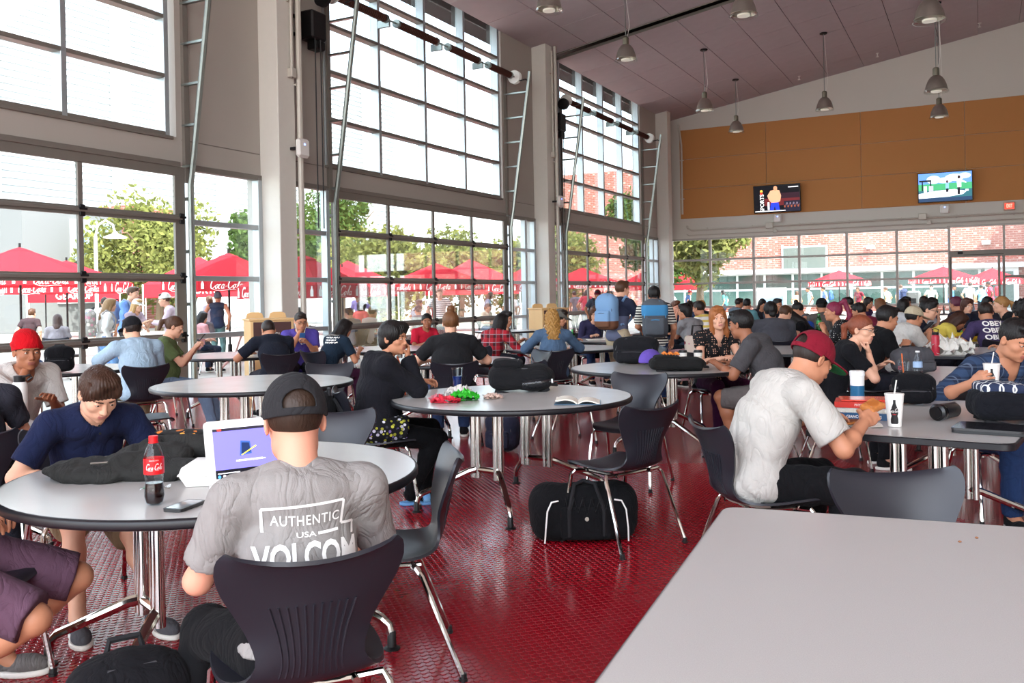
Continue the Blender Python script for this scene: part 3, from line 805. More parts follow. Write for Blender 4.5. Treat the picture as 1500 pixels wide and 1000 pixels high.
PEND = [(-7.6, 21.0, 7.18, 'bell pendant lamp hanging beside the dark ceiling slot'), (-7.3, 27.0, 6.95, 'bell pendant lamp hanging over the tan wall corner nearest the middle overhead door'), (-7.38, 31.3, 6.98, 'bell pendant lamp hanging in front of the tan panels above the boxing television'),
        (-4.14, 29.0, 6.98, 'bell pendant lamp hanging between the two televisions'), (-.86, 23.7, 6.12, 'bell pendant lamp hanging above the fishing television, larger of two in line'), (-1.0, 29.4, 6.48, 'bell pendant lamp hanging above the fishing television, smaller of two in line'),
        (-.72, 17.4, 6.12, 'large bell pendant lamp over the plastic bag table'), (-3.97, 17.6, 6.78, 'large bell pendant lamp over the standing backpack people'), (-7.3, 15.9, 6.95, 'large bell pendant lamp close to the middle overhead door')]
for p in PEND: pendant(*p)

for i, (x, y) in enumerate(((-5.6, 33.3), (-3.0, 33.2), (0.1, 33.1))):
    t = thing('sprinkler', 'small white ceiling sprinkler %s' % ('near the tan wall corner', 'between the television lamps', 'over the fishing television')[i], 'sprinkler', (x, y, ceil_z(x)))
    MB().lathe([(.0, -.13), (.05, -.13), (.05, -.12), (.018, -.11), (.018, -.02), (.06, -.005), (.06, .0), (0, 0)], 12).build('head', M_white, t)

# ---------------------------------------------------------------- outside: plaza, buildings, trees, umbrellas
M_pave = mat('plaza_concrete', 'a8a39a', .85, var=.08, vscale=.6)
gm = MB()
for x0, x1, y0, y1 in ((-110, WX-.3, -60, 120), (WX-.3, XR+60, DY+.3, 120), (XR+.3, XR+60, -60, DY+.3), (WX-.3, XR+.3, -60, YN)): gm.poly([(x0, y0, -.02), (x1, y0, -.02), (x1, y1, -.02), (x0, y1, -.02)])
tag(gm.build('ground', M_pave), 'sunlit pale concrete plaza outside the glazing', None, kind='structure')

def brick_nodes(nt, co, p):
    mp = nt.nodes.new('ShaderNodeMapping'); mp.inputs['Rotation'].default_value = (RAD(90), 0, 0); nt.links.new(co, mp.inputs[0])
    b = nt.nodes.new('ShaderNodeTexBrick'); nt.links.new(mp.outputs[0], b.inputs[0]); b.inputs['Scale'].default_value = 1.0
    b.inputs['Brick Width'].default_value = .42; b.inputs['Row Height'].default_value = .14; b.inputs['Mortar Size'].default_value = .018
    b.inputs['Color1'].default_value = lin('82493f'); b.inputs['Color2'].default_value = lin('8d5348'); b.inputs['Mortar'].default_value = lin('957c74')
    x, y, z = _xyz(nt, co)
    r = _math(nt, 'FLOOR', _math(nt, 'DIVIDE', _math(nt, 'ADD', z, 20.0), .28))
    xx = _math(nt, 'ADD', _math(nt, 'ADD', x, 60.0), _math(nt, 'MULTIPLY', r, .42))
    d = _math(nt, 'LESS_THAN', _math(nt, 'FRACT', _math(nt, 'DIVIDE', xx, 1.26)), .14)
    e = _math(nt, 'LESS_THAN', _math(nt, 'FRACT', _math(nt, 'DIVIDE', _math(nt, 'ADD', z, 20.0), .28)), .5)
    return _mix(nt, _math(nt, 'MULTIPLY', d, e), b.outputs[0], 'a98c82')
M_brick = nodes_mat('red_brick', brick_nodes, .9)
M_pale = mat('pale_render', 'b0b6ba', .8, var=.03)
M_grey = mat('grey_cladding', '646566', .7, var=.05)
M_gwin = mat('far_window_glass', '364c48', .08, .0, spec=.8, var=.4, vscale=.6)
M_wwin = mat('white_window_frame', 'b6bbbd', .5)

def box(name, c, d, m, par, bev=0.0): return MB().box(c, d, bev=bev).build(name, m, par)
b = thing('brick_building', 'red brick building with ribbon windows beyond the end wall', 'building', (0, 66, 0))
box('wall', (-9, 2, 5.5), (46, 4, 11), M_brick, b)
for i in range(13):
    x = -21.5+1.95*i
    if x > 1.2: break
    for z0, z1 in ((.45, 1.55), (1.62, 2.66)):
        w = box('window', (x+.97, -.06, (z0+z1)/2), (1.95, .12, z1-z0+.06), M_wwin, b)
        box('pane', (x+.97, -.13, (z0+z1)/2), (1.78, .04, z1-z0-.08), M_gwin, w)
box('canopy_band', (-8, -.35, 2.86), (29, .7, .3), M_pale, b)
w = box('window', (-10.95, -.05, 3.75), (3.1, .1, 1.75), M_wwin, b); box('pane', (-10.95, -.12, 3.75), (2.85, .04, 1.5), mat('grey_shade_glass', '565c57', .5), w)
w = box('entry_portal', (1.2, -.2, 1.5), (1.9, .4, 3.0), M_wwin, b); box('pane', (1.2, -.42, 1.3), (1.3, .05, 2.3), M_gwin, w)
for x in (-6.6, .35): l = box('wall_lamp', (x, -.2, 4.35), (.5, .4, .28), M_white, b, .03)
wing = thing('brick_wing', 'projecting red brick wing beside the entrance doors', 'building', (10.5, 62, 0))
box('wall', (1.4, -.2, 6.0), (13, 5.6, 12), M_brick, wing)
b = thing('white_building', 'white louvred building behind the red umbrellas', 'building', (-50, 40, 0))
box('wall', (-2, 2, 11), (4, 62, 22), M_pale, b)
for k in range(36): box('louvre', (.06, 2, 6.9+.42*k), (.12, 62, .22), M_wwin, b)
for y in (-26, -17, -8, 1, 10, 19, 28): box('pier', (.3, y, 11), (.7, 1.1, 22), M_wwin, b)
b = thing('grey_building', 'grey clad block with square window behind the umbrellas', 'building', (-44.5, 32.4, 0))
box('wall', (0, 0, 3.3), (3, 6.0, 6.6), M_grey, b); box('brick_wall', (.2, 4.9, 3.5), (3, 3.8, 7), M_brick, b)
w = box('window', (1.55, 1.0, 4.9), (.12, 2.6, 2.2), M_wwin, b); box('pane', (1.63, 1.0, 4.9), (.04, 2.4, 2.0), mat('grey_blue_glass', '8fa0a8', .15), w)
w = box('window', (1.55, .6, 2.2), (.12, 3.4, 1.4), M_wwin, b)
for yy in (-.3, 1.5): box('pane', (1.63, yy, 2.2), (.04, 1.5, 1.2), mat('grey_blue_glass', '8fa0a8', .15), w)
s = thing('canopy_beam', 'slanting white steel canopy beam outside the window over the flask table door', 'beam')
MB().tube([(-27.2, 15.4, 7.9), (-24.3, 17.4, 10.9)], .32, 4).build('strut', M_white, s)
MB().tube([(-27.2, 15.4, 0), (-27.2, 15.4, 8.0)], .28, 8).build('post', M_white, s)

def leaf_mat(name, c1, c2):
    if name in MATS: return MATS[name]
    m, nt, o = _new(name)
    tc = nt.nodes.new('ShaderNodeTexCoord'); n = nt.nodes.new('ShaderNodeTexNoise'); n.inputs['Scale'].default_value = 1.6; n.inputs['Detail'].default_value = 6
    nt.links.new(tc.outputs['Object'], n.inputs[0])
    c = _mix(nt, n.outputs[0], c1, c2)
    d = nt.nodes.new('ShaderNodeBsdfDiffuse'); t = nt.nodes.new('ShaderNodeBsdfTranslucent'); x = nt.nodes.new('ShaderNodeMixShader'); x.inputs[0].default_value = .4
    nt.links.new(c, d.inputs[0]); nt.links.new(c, t.inputs[0]); nt.links.new(d.outputs[0], x.inputs[1]); nt.links.new(t.outputs[0], x.inputs[2]); nt.links.new(x.outputs[0], o.inputs[0])
    MATS[name] = m; return m
LEAF = [leaf_mat('leaves_green', '2f4a28', '63773f'), leaf_mat('leaves_yellow', '4a5a30', '8f8c50'), leaf_mat('leaves_rose', '4a6a30', '9a8a5c')]
M_bark = mat('bark', '6b5a48', .9, var=.2, bump=.4, bscale=30)
def tree(label, x, y, h, r, lm, seed, n=9500, low=.35):
    rs = np.random.RandomState(seed)
    t = thing('tree', label, 'tree', (x, y, 0))
    mb = MB(); mb.tube([(0, 0, -.1), (.1, .05, h*.3), (-.05, .1, h*.7)], [.22, .16, .07], 8)
    for k in range(5):
        a = k*1.3+seed; mb.tube([(0, 0, h*(.3+.06*k)), (math.cos(a)*r*.55, math.sin(a)*r*.55, h*(.5+.08*k))], [.09, .03], 6)
    mb.build('trunk', M_bark, t)
    nb = 26; bc = rs.normal(size=(nb, 3)); bc /= np.linalg.norm(bc, axis=1, keepdims=True); bc *= (rs.rand(nb, 1)**.4)*np.array([r*.75, r*.75, h*(1-low)*.42]); bc[:, 2] += h*(low+(1-low)/2)
    br = r*(.28+.2*rs.rand(nb)); k = rs.randint(nb, size=n)
    d = rs.normal(size=(n, 3)); d /= np.linalg.norm(d, axis=1, keepdims=True)
    P = bc[k]+d*(br[k]*(.55+.5*rs.rand(n)))[:, None]
    a = rs.normal(size=(n, 3)); a /= np.linalg.norm(a, axis=1, keepdims=True); c = np.cross(a, rs.normal(size=(n, 3))); c /= np.linalg.norm(c, axis=1, keepdims=True)
    L = (.10+.11*rs.rand(n))[:, None]; W_ = L*.55
    V = np.stack([P-a*L, P+c*W_, P+a*L, P-c*W_], 1).reshape(-1, 3)
    o = link('foliage', quads_mesh('foliage', V, np.arange(n*4).reshape(n, 4), smooth=False), lm, t); tag(o, kind='stuff')
TREES = [('yellow green tree beside the gooseneck lamp', -38.6, 34.0, 6.8, 4.2, 1, 1), ('dense green tree beside the broad column', -35.5, 45.5, 8.6, 4.0, 0, 2), ('green tree seen through narrow window beside broad column', -33.8, 37.6, 6.8, 2.6, 0, 3),
         ('loose yellow green tree behind the middle overhead door', -27.4, 38.4, 4.7, 3.2, 1, 4), ('pale tree beyond the middle door umbrellas', -26.9, 45.5, 5.0, 3.0, 1, 5), ('slim tree near the middle column outside', -21.4, 41.5, 4.3, 2.2, 1, 6),
         ('leafy tree with rosy leaves beyond the end wall window', -11.9, 42.3, 6.6, 2.7, 2, 7), ('green tree outside at the end wall corner', -15.8, 47.5, 7.8, 2.6, 0, 8), ('tree outside the overhead door by the end wall', -23.2, 51, 5.6, 3.2, 1, 9)]
for lb, x, y, h, r, k, sd in TREES: tree(lb, x, y, h, r, LEAF[k], sd, low=.22)

def red_cloth(name, c, tr):
    if name in MATS: return MATS[name]
    m, nt, o = _new(name)
    d = nt.nodes.new('ShaderNodeBsdfDiffuse'); t = nt.nodes.new('ShaderNodeBsdfTranslucent'); x = nt.nodes.new('ShaderNodeMixShader'); x.inputs[0].default_value = tr
    d.inputs[0].default_value = lin(c); t.inputs[0].default_value = lin(c)
    nt.links.new(d.outputs[0], x.inputs[1]); nt.links.new(t.outputs[0], x.inputs[2]); nt.links.new(x.outputs[0], o.inputs[0]); MATS[name] = m; return m
M_red = red_cloth('umbrella_red', 'bc323c', .35)
M_print = mat('white_print', 'f2efe9', .8)
def umbrella(label, x, y, top, R=1.55, rz=0, drop=.62, group='red drink umbrellas on the plaza', word=True):
    t = thing('patio_umbrella', label, 'umbrella', (x, y, 0), rz, group)
    n = 8; zt = top; ze = top-drop; P = [(R*math.cos(2*math.pi*k/n), R*math.sin(2*math.pi*k/n)) for k in range(n)]
    mb = MB()
    for k in range(n):
        a, b = P[k], P[(k+1) % n]
        i1 = (a[0]*.14, a[1]*.14); i2 = (b[0]*.14, b[1]*.14)
        mb.add([(i1[0], i1[1], zt-.06), (a[0], a[1], ze), (b[0], b[1], ze), (i2[0], i2[1], zt-.06)], [(0, 1, 2, 3)])
        mb.add([(a[0], a[1], ze), (a[0]*1.01, a[1]*1.01, ze-.26), (b[0]*1.01, b[1]*1.01, ze-.26), (b[0], b[1], ze)], [(0, 1, 2, 3)])
    mb.build('canopy', M_red, t, sharp=5)
    MB().lathe([(.0, zt+.03), (.1, zt), (.26, zt-.06), (.28, zt-.09)][::-1], 8, cap=False).build('vent_cap', M_red, t)
    MB().tube([(0, 0, 0), (0, 0, zt+.12)], .028, 8).build('pole', M_dark, t)
    MB().lathe([(.34, 0), (.34, .05), (.06, .09), (.05, .4)], 16).build('base', M_dark, t)
    for k in range(n):
        c = P[k]; MB().tube([(0, 0, zt-.25), (c[0]*.97, c[1]*.97, ze-.01)], .012, 4).build('rib', M_dark, t)
    if word:
        for k in range(n):
            a, b = Vector((*P[k], 0)), Vector((*P[(k+1) % n], 0)); e = (b-a).normalized(); c = (a+b)/2; nn = Vector((e.y, -e.x, 0))
            ww = Matrix.Rotation(RAD(rz), 3, 'Z') @ nn; vw = Vector((x, y, 0))*-1
            if ww.normalized().dot(vw.normalized()) > .2:
                wd_ = (b-a).length*.62
                cola('lettering', M_print, t, lambda u, v, c=c, e=e, nn=nn, wd_=wd_: tuple(c+e*u*wd_+nn*.02+Vector((0, 0, ze-.13+v*wd_*.85))))
                for sx in (-.42, .42):
                    q = c+e*sx*(b-a).length+nn*.02
                    MB().prism([(-.03, -.1), (.03, -.1), (.03, .02), (.012, .06), (.012, .1), (-.012, .1), (-.012, .06), (-.03, .02)], 0, .004, lambda v, q=q, e=e, nn=nn: q+e*v.x+Vector((0, 0, ze-.13+v.y))+nn*v.z).build('bottle_mark', M_print, t)
UMB = [('red umbrella outside the flask table door, canopy over its upper rail', -19.7, 13.4, 2.75, 1.7, 10), ('pale red umbrella outside the flask table door, lettered valance under the rail', -22.4, 16.6, 2.62, 1.7, 0), ('red umbrella outside the narrow window between door and broad column', -16.2, 16.4, 2.58, 1.6, 20),
       ('red umbrella close outside the window next to the middle door track', -12.6, 14.9, 2.35, 1.35, 5), ('red umbrella outside the middle overhead door near its second mullion', -16.0, 25.5, 2.55, 1.7, 12), ('red umbrella outside the middle overhead door near its first panels', -17.6, 22.6, 2.42, 1.7, 0),
       ('red umbrella outside the narrow window beside the middle column', -15.1, 30.4, 2.5, 1.6, 8), ('red umbrella outside the overhead door by the end wall', -15.6, 37.0, 2.62, 1.7, 0), ('red umbrella in front of brick building ribbon windows', -7.2, 54.8, 2.55, 1.7, 10),
       ('red umbrella by the entrance doors outside', -1.8, 54.6, 2.6, 1.75, 0), ('red umbrella at the brick building corner', .6, 58.5, 2.5, 1.6, 15), ('small red peaked umbrella behind the blue shirted passer-by', -33.0, 23.5, 3.1, 1.7, 0)]
for u in UMB: umbrella(*u)
def tent(label, x, y, rz, w, zt, ze, txt):
    t = thing('canopy_tent', label, 'tent', (x, y, 0), rz)
    h = w/2; mb = MB(); C = [(-h, -h), (h, -h), (h, h), (-h, h)]
    for k in range(4):
        a, b = C[k], C[(k+1) % 4]
        mb.add([(a[0], a[1], ze), (b[0], b[1], ze), (0, 0, zt)], [(0, 1, 2)])
        mb.add([(a[0], a[1], ze), (a[0], a[1], ze-.5), (b[0], b[1], ze-.5), (b[0], b[1], ze)], [(0, 1, 2, 3)])
    mb.build('canopy', M_red, t, sharp=5)
    for c in C: MB().tube([(c[0], c[1], 0), (c[0], c[1], ze)], .03, 6).build('leg', M_white, t)
    if txt: letters('lettering', txt, M_print, t, lambda x_, y_: (x_*.36, -h-.02, ze-.25+y_*.4), .02)
tent('red canopy tent lettered GEAR UP beyond the umbrellas', -36.0, 27.0, 54, 3.6, 3.0, 2.05, 'GEAR UP')
tent('red canopy tent lettered SPORTS behind the phone group', -28.5, 27.2, 48, 4.2, 3.3, 2.15, 'SPORTS')
tent('red canopy tent lettered OFFICE OF behind grey beanie person', -24.0, 31.2, 42, 3.8, 3.1, 2.05, 'OFFICE OF')
tent('red canopy tent outside the middle overhead door', -19.8, 34.4, 35, 3.8, 3.1, 2.05, '')
tent('pale red canopy tent beyond the end bay door', -16.8, 51.5, 25, 4.2, 3.2, 2.15, '')
l = thing('gooseneck_lamp', 'white gooseneck street lamp before the yellow green tree', 'street lamp', (-28.6, 22.4, 0))
MB().tube([(0, 0, 0), (0, 0, 3.9)], .06, 8).build('post', M_white, l)
MB().tube([(0, 0, 3.9), (.04, .07, 4.3), (.17, .3, 4.5), (.3, .5, 4.35), (.34, .57, 4.05)], .035, 8).build('arm', M_white, l)
MB().lathe([(.05, .2), (.1, .12), (.42, -.02), (.40, -.05), (.0, .05)], 20, (.34, .57, 3.9), cap=False).build('shade', M_white, l)
def ptable(label, x, y, rz=0):
    t = thing('patio_table', label, 'table', (x, y, 0), rz, 'pale round patio tables outside')
    m = mat('patio_metal', 'd8a9a4', .5, .1)
    MB().lathe([(.0, .72), (.6, .72), (.6, .75), (.0, .75)], 24).build('tabletop', m, t)
    for k in range(3):
        a = 2*math.pi*k/3; MB().tube([(.05*math.cos(a), .05*math.sin(a), .72), (.2*math.cos(a), .2*math.sin(a), .3), (.5*math.cos(a), .5*math.sin(a), 0)], .025, 6).build('leg', m, t)
for lb, x, y in (('pale patio table outside beside the seated grey top person', -15.0, 12.4), ('pale patio table outside beside the seated grey top pair', -14.3, 14.9), ('pale patio table outside the middle overhead door', -12.6, 18.4), ('pale patio table outside near striped shirt person', -13.5, 21.8)): ptable(lb, x, y)
s = thing('sign_board', 'white framed notice board with blue poster outside the end window', 'sign', (-8.0, 39.8, 0))
MB().box((0, 0, .85), (1.25, .08, 1.5), bev=.01).build('panel', M_white, s); MB().box((0, -.045, .8), (1.0, .01, 1.0)).build('poster', mat('poster_blue', 'a7c0dc', .6, var=.2, vscale=2), s)
for x in (-.55, .55): MB().box((x, 0, .3), (.08, .08, .6)).build('leg', M_white, s)
s = thing('drinks_dispenser', 'grey outdoor waste unit with dark slot beyond the end window', 'bin', (-2.5, 41.5, 0))
MB().box((0, 0, .68), (.55, .5, 1.36), bev=.08).build('body', M_grey, s); MB().box((0, -.26, .85), (.22, .03, .4), bev=.01).build('slot', M_dark, s)

# ---------------------------------------------------------------- furniture
def lam_nodes(nt, co, p):
    n = nt.nodes.new('ShaderNodeTexNoise'); n.inputs['Scale'].default_value = 420; nt.links.new(co, n.inputs[0])
    n2 = nt.nodes.new('ShaderNodeTexNoise'); n2.inputs['Scale'].default_value = 3; n2.inputs['Detail'].default_value = 4; nt.links.new(co, n2.inputs[0])
    nt.links.new(_math(nt, 'ADD', _math(nt, 'MULTIPLY', n2.outputs[0], .12), .17), p.inputs['Roughness'])
    return _mix(nt, n.outputs[0], 'b0ada9', 'c6c3bf')
M_lam = nodes_mat('grey_laminate', lam_nodes, .3, .5)
M_edge = mat('black_edge_band', '16161a', .4)
M_shell = mat('charcoal_plastic', '22232a', .36, var=.06, vscale=6, bump=.05, bscale=500)
M_foot = mat('black_rubber', '121214', .5)

def spline(P, t):
    n = len(P)-1; i = min(int(t*n), n-1); f = t*n-i
    p0, p1, p2, p3 = P[max(i-1, 0)], P[i], P[i+1], P[min(i+2, n)]
    return [.5*((2*b)+(-a+c)*f+(2*a-5*b+4*c-d)*f*f+(-a+3*b-3*c+d)*f**3) for a, b, c, d in zip(p0, p1, p2, p3)]
PROF = [(.235, .415, .175), (.215, .44, .20), (.10, .440, .225), (-.03, .432, .225), (-.12, .434, .205), (-.185, .455, .165), (-.222, .515, .135), (-.240, .585, .15), (-.255, .655, .185), (-.275, .725, .222), (-.30, .785, .238), (-.315, .80, .232)]
def shell_pt(u, v, off=0.0):
    y, z, w = spline(PROF, v); t = (u-.5)*2; b = max(0, min(1, (v-.45)/.2)); a = 1-b
    x = w*t
    if v > .86: x *= 1-.10*((v-.86)/.14)*abs(t)**6
    z += a*(.022*t*t)*(1-b)+(.034*t*t-.012)*max(0, (v-.8)/.2)
    y += b*.045*t*t
    return (x, y-off*b, z-off*a)
def make_chair():
    root = thing('dining_chair', 'x', 'chair')
    MB().sheet(lambda u, v: shell_pt(u, v), 14, 30, .011).build('seat_shell', M_shell, root, sharp=60)
    mb = MB()
    for k in range(-5, 6):
        u = .5+k*.055
        mb.tube([shell_pt(.5+(u-.5)*1.0, .50+.025*i, .0075) for i in range(11)], .0035, 5)
    mb.build('ribs', M_shell, root)
    MB().tube([(-.15, .12, .412), (.15, .12, .412)], .011, 8).tube([(-.15, -.10, .408), (.15, -.10, .408)], .011, 8).tube([(-.13, .16, .412), (-.13, -.13, .408)], .011, 8).tube([(.13, .16, .412), (.13, -.13, .408)], .011, 8).build('seat_frame', M_chrome, root)
    for sx in (-1, 1):
        for p in ([(sx*.13, .12, .410), (sx*.205, .15, .415), (sx*.222, .165, .39), (sx*.245, .225, .012)], [(sx*.13, -.10, .408), (sx*.205, -.11, .415), (sx*.222, -.125, .39), (sx*.25, -.27, .012)]):
            l = MB().tube(p, .0115, 8).build('leg', M_chrome, root)
            e = p[-1]; MB().lathe([(.013, .03), (.014, .012), (.017, .010), (.017, 0)], 10, (e[0], e[1], 0)).build('glide', M_foot, l)
    return root
CHAIR0 = make_chair(); CHAIR_USED = [False]
def chair(x, y, rz, label, group=None):
    c = CHAIR0 if not CHAIR_USED[0] else copy_tree(CHAIR0)
    CHAIR_USED[0] = True
    c.location = (x, y, 0); c.rotation_euler = (0, 0, RAD(rz)); c['label'] = label
    if group: c['group'] = group
    elif 'group' in c: del c['group']
    return c
def table_base(root, L, rz=0, foot=.40, sep=.40, splay=42):
    """two frames, each of two twin posts with a low cross bar and two splayed feet on black glides"""
    A = Matrix.Rotation(RAD(rz), 3, 'Z')
    P = lambda x, y, z: tuple(A @ Vector((x, y, z)))
    for sy in (-1, 1):
        for sx in (-1, 1):
            x = sx*.095; y = sy*L/2
            mb = MB().tube([P(x-.02, y, .22), P(x-.02, y, .715)], .021, 12).tube([P(x+.02, y, .22), P(x+.02, y, .715)], .021, 12)
            mb.build('post', M_chrome, root)
            dx, dy = sx*math.cos(RAD(splay)), sy*math.sin(RAD(splay))
            f = MB().tube([P(x, y, .275), P(x+dx*.05, y+dy*.05, .262), P(x+dx*foot*.90, y+dy*foot*.90, .125), P(x+dx*foot*.97, y+dy*foot*.97, .10), P(x+dx*foot, y+dy*foot, .05)], [.023, .022, .019, .017, .016], 10).build('foot', M_chrome, root)
            e = P(x+dx*foot, y+dy*foot, 0)
            MB().lathe([(.034, 0), (.034, .006), (.019, .012), (.017, .07), (.014, .075)], 14, e).build('glide', M_foot, f)
        MB().tube([P(-.095, sy*L/2, .275), P(.095, sy*L/2, .275)], .02, 10).build('crossbar', M_chrome, root)
    MB().box((0, 0, .705), (.1, L, .02), R=A).build('underframe', M_dark, root)
def round_table(x, y, label, R=.815, rz=0):
    t = thing('round_table', label, 'table', (x, y, 0), 0, None)
    MB().lathe([(.0, .705), (R-.008, .705), (R-.008, .7405), (.0, .7405)], 72, cap=False).build('tabletop', M_lam, t, sharp=30)
    MB().lathe([(R-.010, .705), (R-.001, .707), (R+.003, .714), (R+.003, .732), (R-.001, .739), (R-.009, .7412)], 72, cap=False).build('edge_band', M_edge, t, sharp=60)
    table_base(t, .56, rz)
    return t
def rrect(w, l, r, n=6):
    P = []
    for cx, cy, a in ((w/2-r, l/2-r, 0), (-w/2+r, l/2-r, 90), (-w/2+r, -l/2+r, 180), (w/2-r, -l/2+r, 270)):
        P += [(cx+r*math.cos(RAD(a+90*k/n)), cy+r*math.sin(RAD(a+90*k/n))) for k in range(n+1)]
    return P
def rect_table(x, y, w, l, rz, label, r=.06):
    t = thing('rectangular_table', label, 'table', (x, y, 0), rz)
    MB().prism(rrect(w-.012, l-.012, r), .708, .7405).build('tabletop', M_lam, t, sharp=30)
    P = rrect(w, l, r); Q = rrect(w-.016, l-.016, r-.006); n = len(P); mb = MB()
    rings = [(Q, .706), (P, .710), (P, .735), (Q, .7412)]
    for (A, z0), (B, z1) in zip(rings, rings[1:]):
        mb.add([(a[0], a[1], z0) for a in A]+[(b[0], b[1], z1) for b in B], [(i, (i+1) % n, n+(i+1) % n, n+i) for i in range(n)])
    mb.build('edge_band', M_edge, t, sharp=50)
    table_base(t, l-.7, 0, min(.42, w*.45), splay=35)
    return t
# frames turned as the photographed feet show
round_table(-2.72, 2.68, 'round grey table holding white laptop and cola bottle', .79, -23)
round_table(-2.87, 5.52, 'round grey table with open book and chip bags', .82, -10)
round_table(-5.43, 5.76, 'empty round grey table behind the person with the black snapback cap', .82, 10)
round_table(-2.66, 8.16, 'round grey table with black backpacks, coffee cups and purple cap', .84, 15)
round_table(-5.2, 8.42, 'round grey table in front of the broad black tee person', .80, 0)
round_table(-8.55, 8.75, 'round grey table shared by navy tee person and purple tee person', .80, 20)
round_table(-8.75, 6.35, 'round grey table by the overhead door holding bags and bottle', .80, 0)
rect_table(-5.42, 3.22, .76, 1.5, 70, 'grey table with the white flask beside red beanie person')
round_table(-7.2, 10.35, 'round grey table in front of the person in dark lettered tee', .80, 0)
round_table(-4.85, 10.83, 'round grey table shared by red plaid and denim jacket people', .76, 15)
round_table(-4.95, 12.95, 'round grey table by the standing person with blue backpack', .76, 0)
round_table(-8.5, 16.2, 'small round grey table beside the wooden waste cabinet near the middle column', .65, 0)
rect_table(-.20, 2.1, .94, 1.64, 5, 'large bare grey table with only two crumbs', .05)
rect_table(-.22, 5.34, .92, 1.62, -8, 'grey table with red textbook, pizza and paper cups', .06)
rect_table(-.10, 7.85, .92, 1.9, -2, 'grey table with smoothie cup and clear water bottle', .06)
rect_table(-.02, 10.95, .92, 1.6, 0, 'grey table with crumpled white plastic bag', .06)
rect_table(.08, 13.3, .92, 1.6, 0, 'grey table with yellow green chip bag', .06)
rect_table(-1.85, 11.0, .80, 1.7, 12, 'grey table behind the dark grey tee person', .06)
round_table(-3.5, 14.3, 'round grey table between striped polo person and grey crop tee person', .70, 0)
round_table(-4.6, 17.6, 'round grey table beside the corner window group', .76, 0)
round_table(-3.35, 16.05, 'round grey table where the grey tank top person works', .6, 0)
round_table(-3.95, 20.1, 'round grey table of the laptop person near end wall', .76, 0)
round_table(-2.15, 17.9, 'round grey table near end wall behind maroon tee person', .76, 0)
rect_table(.55, 16.7, .8, 1.5, 0, 'grey table by the entrance doors', .06)
# empty chairs
def fa(a): return 27.3-a            # heading relative to the viewing direction of the hall
E_CH = [(-2.09, 2.92, fa(-100), 'empty charcoal chair turned to the laptop table, beside the grey tee person'), (-1.87, 4.92, fa(-38), 'empty charcoal chair with a black duffel bag beneath it'), (-2.36, 6.42, fa(-152), 'empty charcoal chair facing the open book across the round table'),
        (-6.30, 5.35, fa(62), 'empty charcoal chair pulled up to the empty round table, beside green tee person'), (-5.5, 6.80, fa(175), 'empty charcoal chair on the window side of the empty round table'), (-4.62, 6.15, fa(-118), 'empty charcoal chair between empty round table and hung black backpack'),
        (-3.05, 3.78, fa(175), 'empty charcoal chair across the laptop table from the grey tee person'), (-.14, 3.08, fa(178), 'empty charcoal chair at end of the large bare table'), (-3.62, 8.1, fa(75), 'empty charcoal chair edge-on beside the big black backpack table'), (-4.55, 9.0, fa(-115), 'empty charcoal chair beside the broad black tee person, its pale face lit'),
        (-3.55, 10.1, fa(-95), 'empty charcoal chair edge-on before the standing person in shorts'), (-7.62, 16.25, fa(-60), 'empty charcoal chair by the small table near the waste cabinet'), (-9.3, 8.0, fa(120), 'empty charcoal chair at the navy tee person table, near the waste cabinet'),
        (-.05, 9.7, fa(0), 'empty charcoal chair at the end of the plastic bag table'), (-2.9, 12.5, fa(-30), 'empty charcoal chair behind the black lattice top person')]
for x, y, rz, lb in E_CH: chair(x, y, rz, lb)

# wooden waste cabinets
M_ply = mat('birch_veneer', 'd9b27c', .5, var=.08, vscale=5, stretch=(1, 1, .2))
M_maroon = mat('maroon_panel', '4a2a26', .55)
def cabinet(x, y, rz, label, txt):
    t = thing('waste_cabinet', label, 'cabinet', (x, y, 0), rz)
    MB().box((0, 0, .57), (.62, .66, 1.14), bev=.006).build('body', M_ply, t)
    MB().box((0, 0, 1.155), (.66, .70, .03), bev=.005).build('top', M_ply, t)
    MB().box((0, -.335, .86), (.54, .012, .52), bev=.004).build('front_panel', M_maroon, t)
    MB().box((0, -.335, .30), (.54, .012, .52), bev=.004).build('door', M_ply, t)
    for sx in (-.17, .17): MB().prism([(-.13, 0), (.13, 0), (.11, .07), (.06, .09), (-.06, .09), (-.11, .07)], -.02, .02, lambda v, sx=sx: (sx+v.x, .18+v.z, 1.17+v.y)).build('tray_stop', M_ply, t)
    letters('lettering', txt, mat('label_print', 'd8d2c8', .7), t, lambda u, v: (u*.10, -.343, .92+v*.12), .005)
cabinet(-9.45, 10.35, 52, 'pale wooden waste cabinet with maroon front by the broad column', 'TRASH')
cabinet(-8.30, 17.75, 52, 'pale wooden waste cabinet with maroon front by the middle column', 'TRASH')

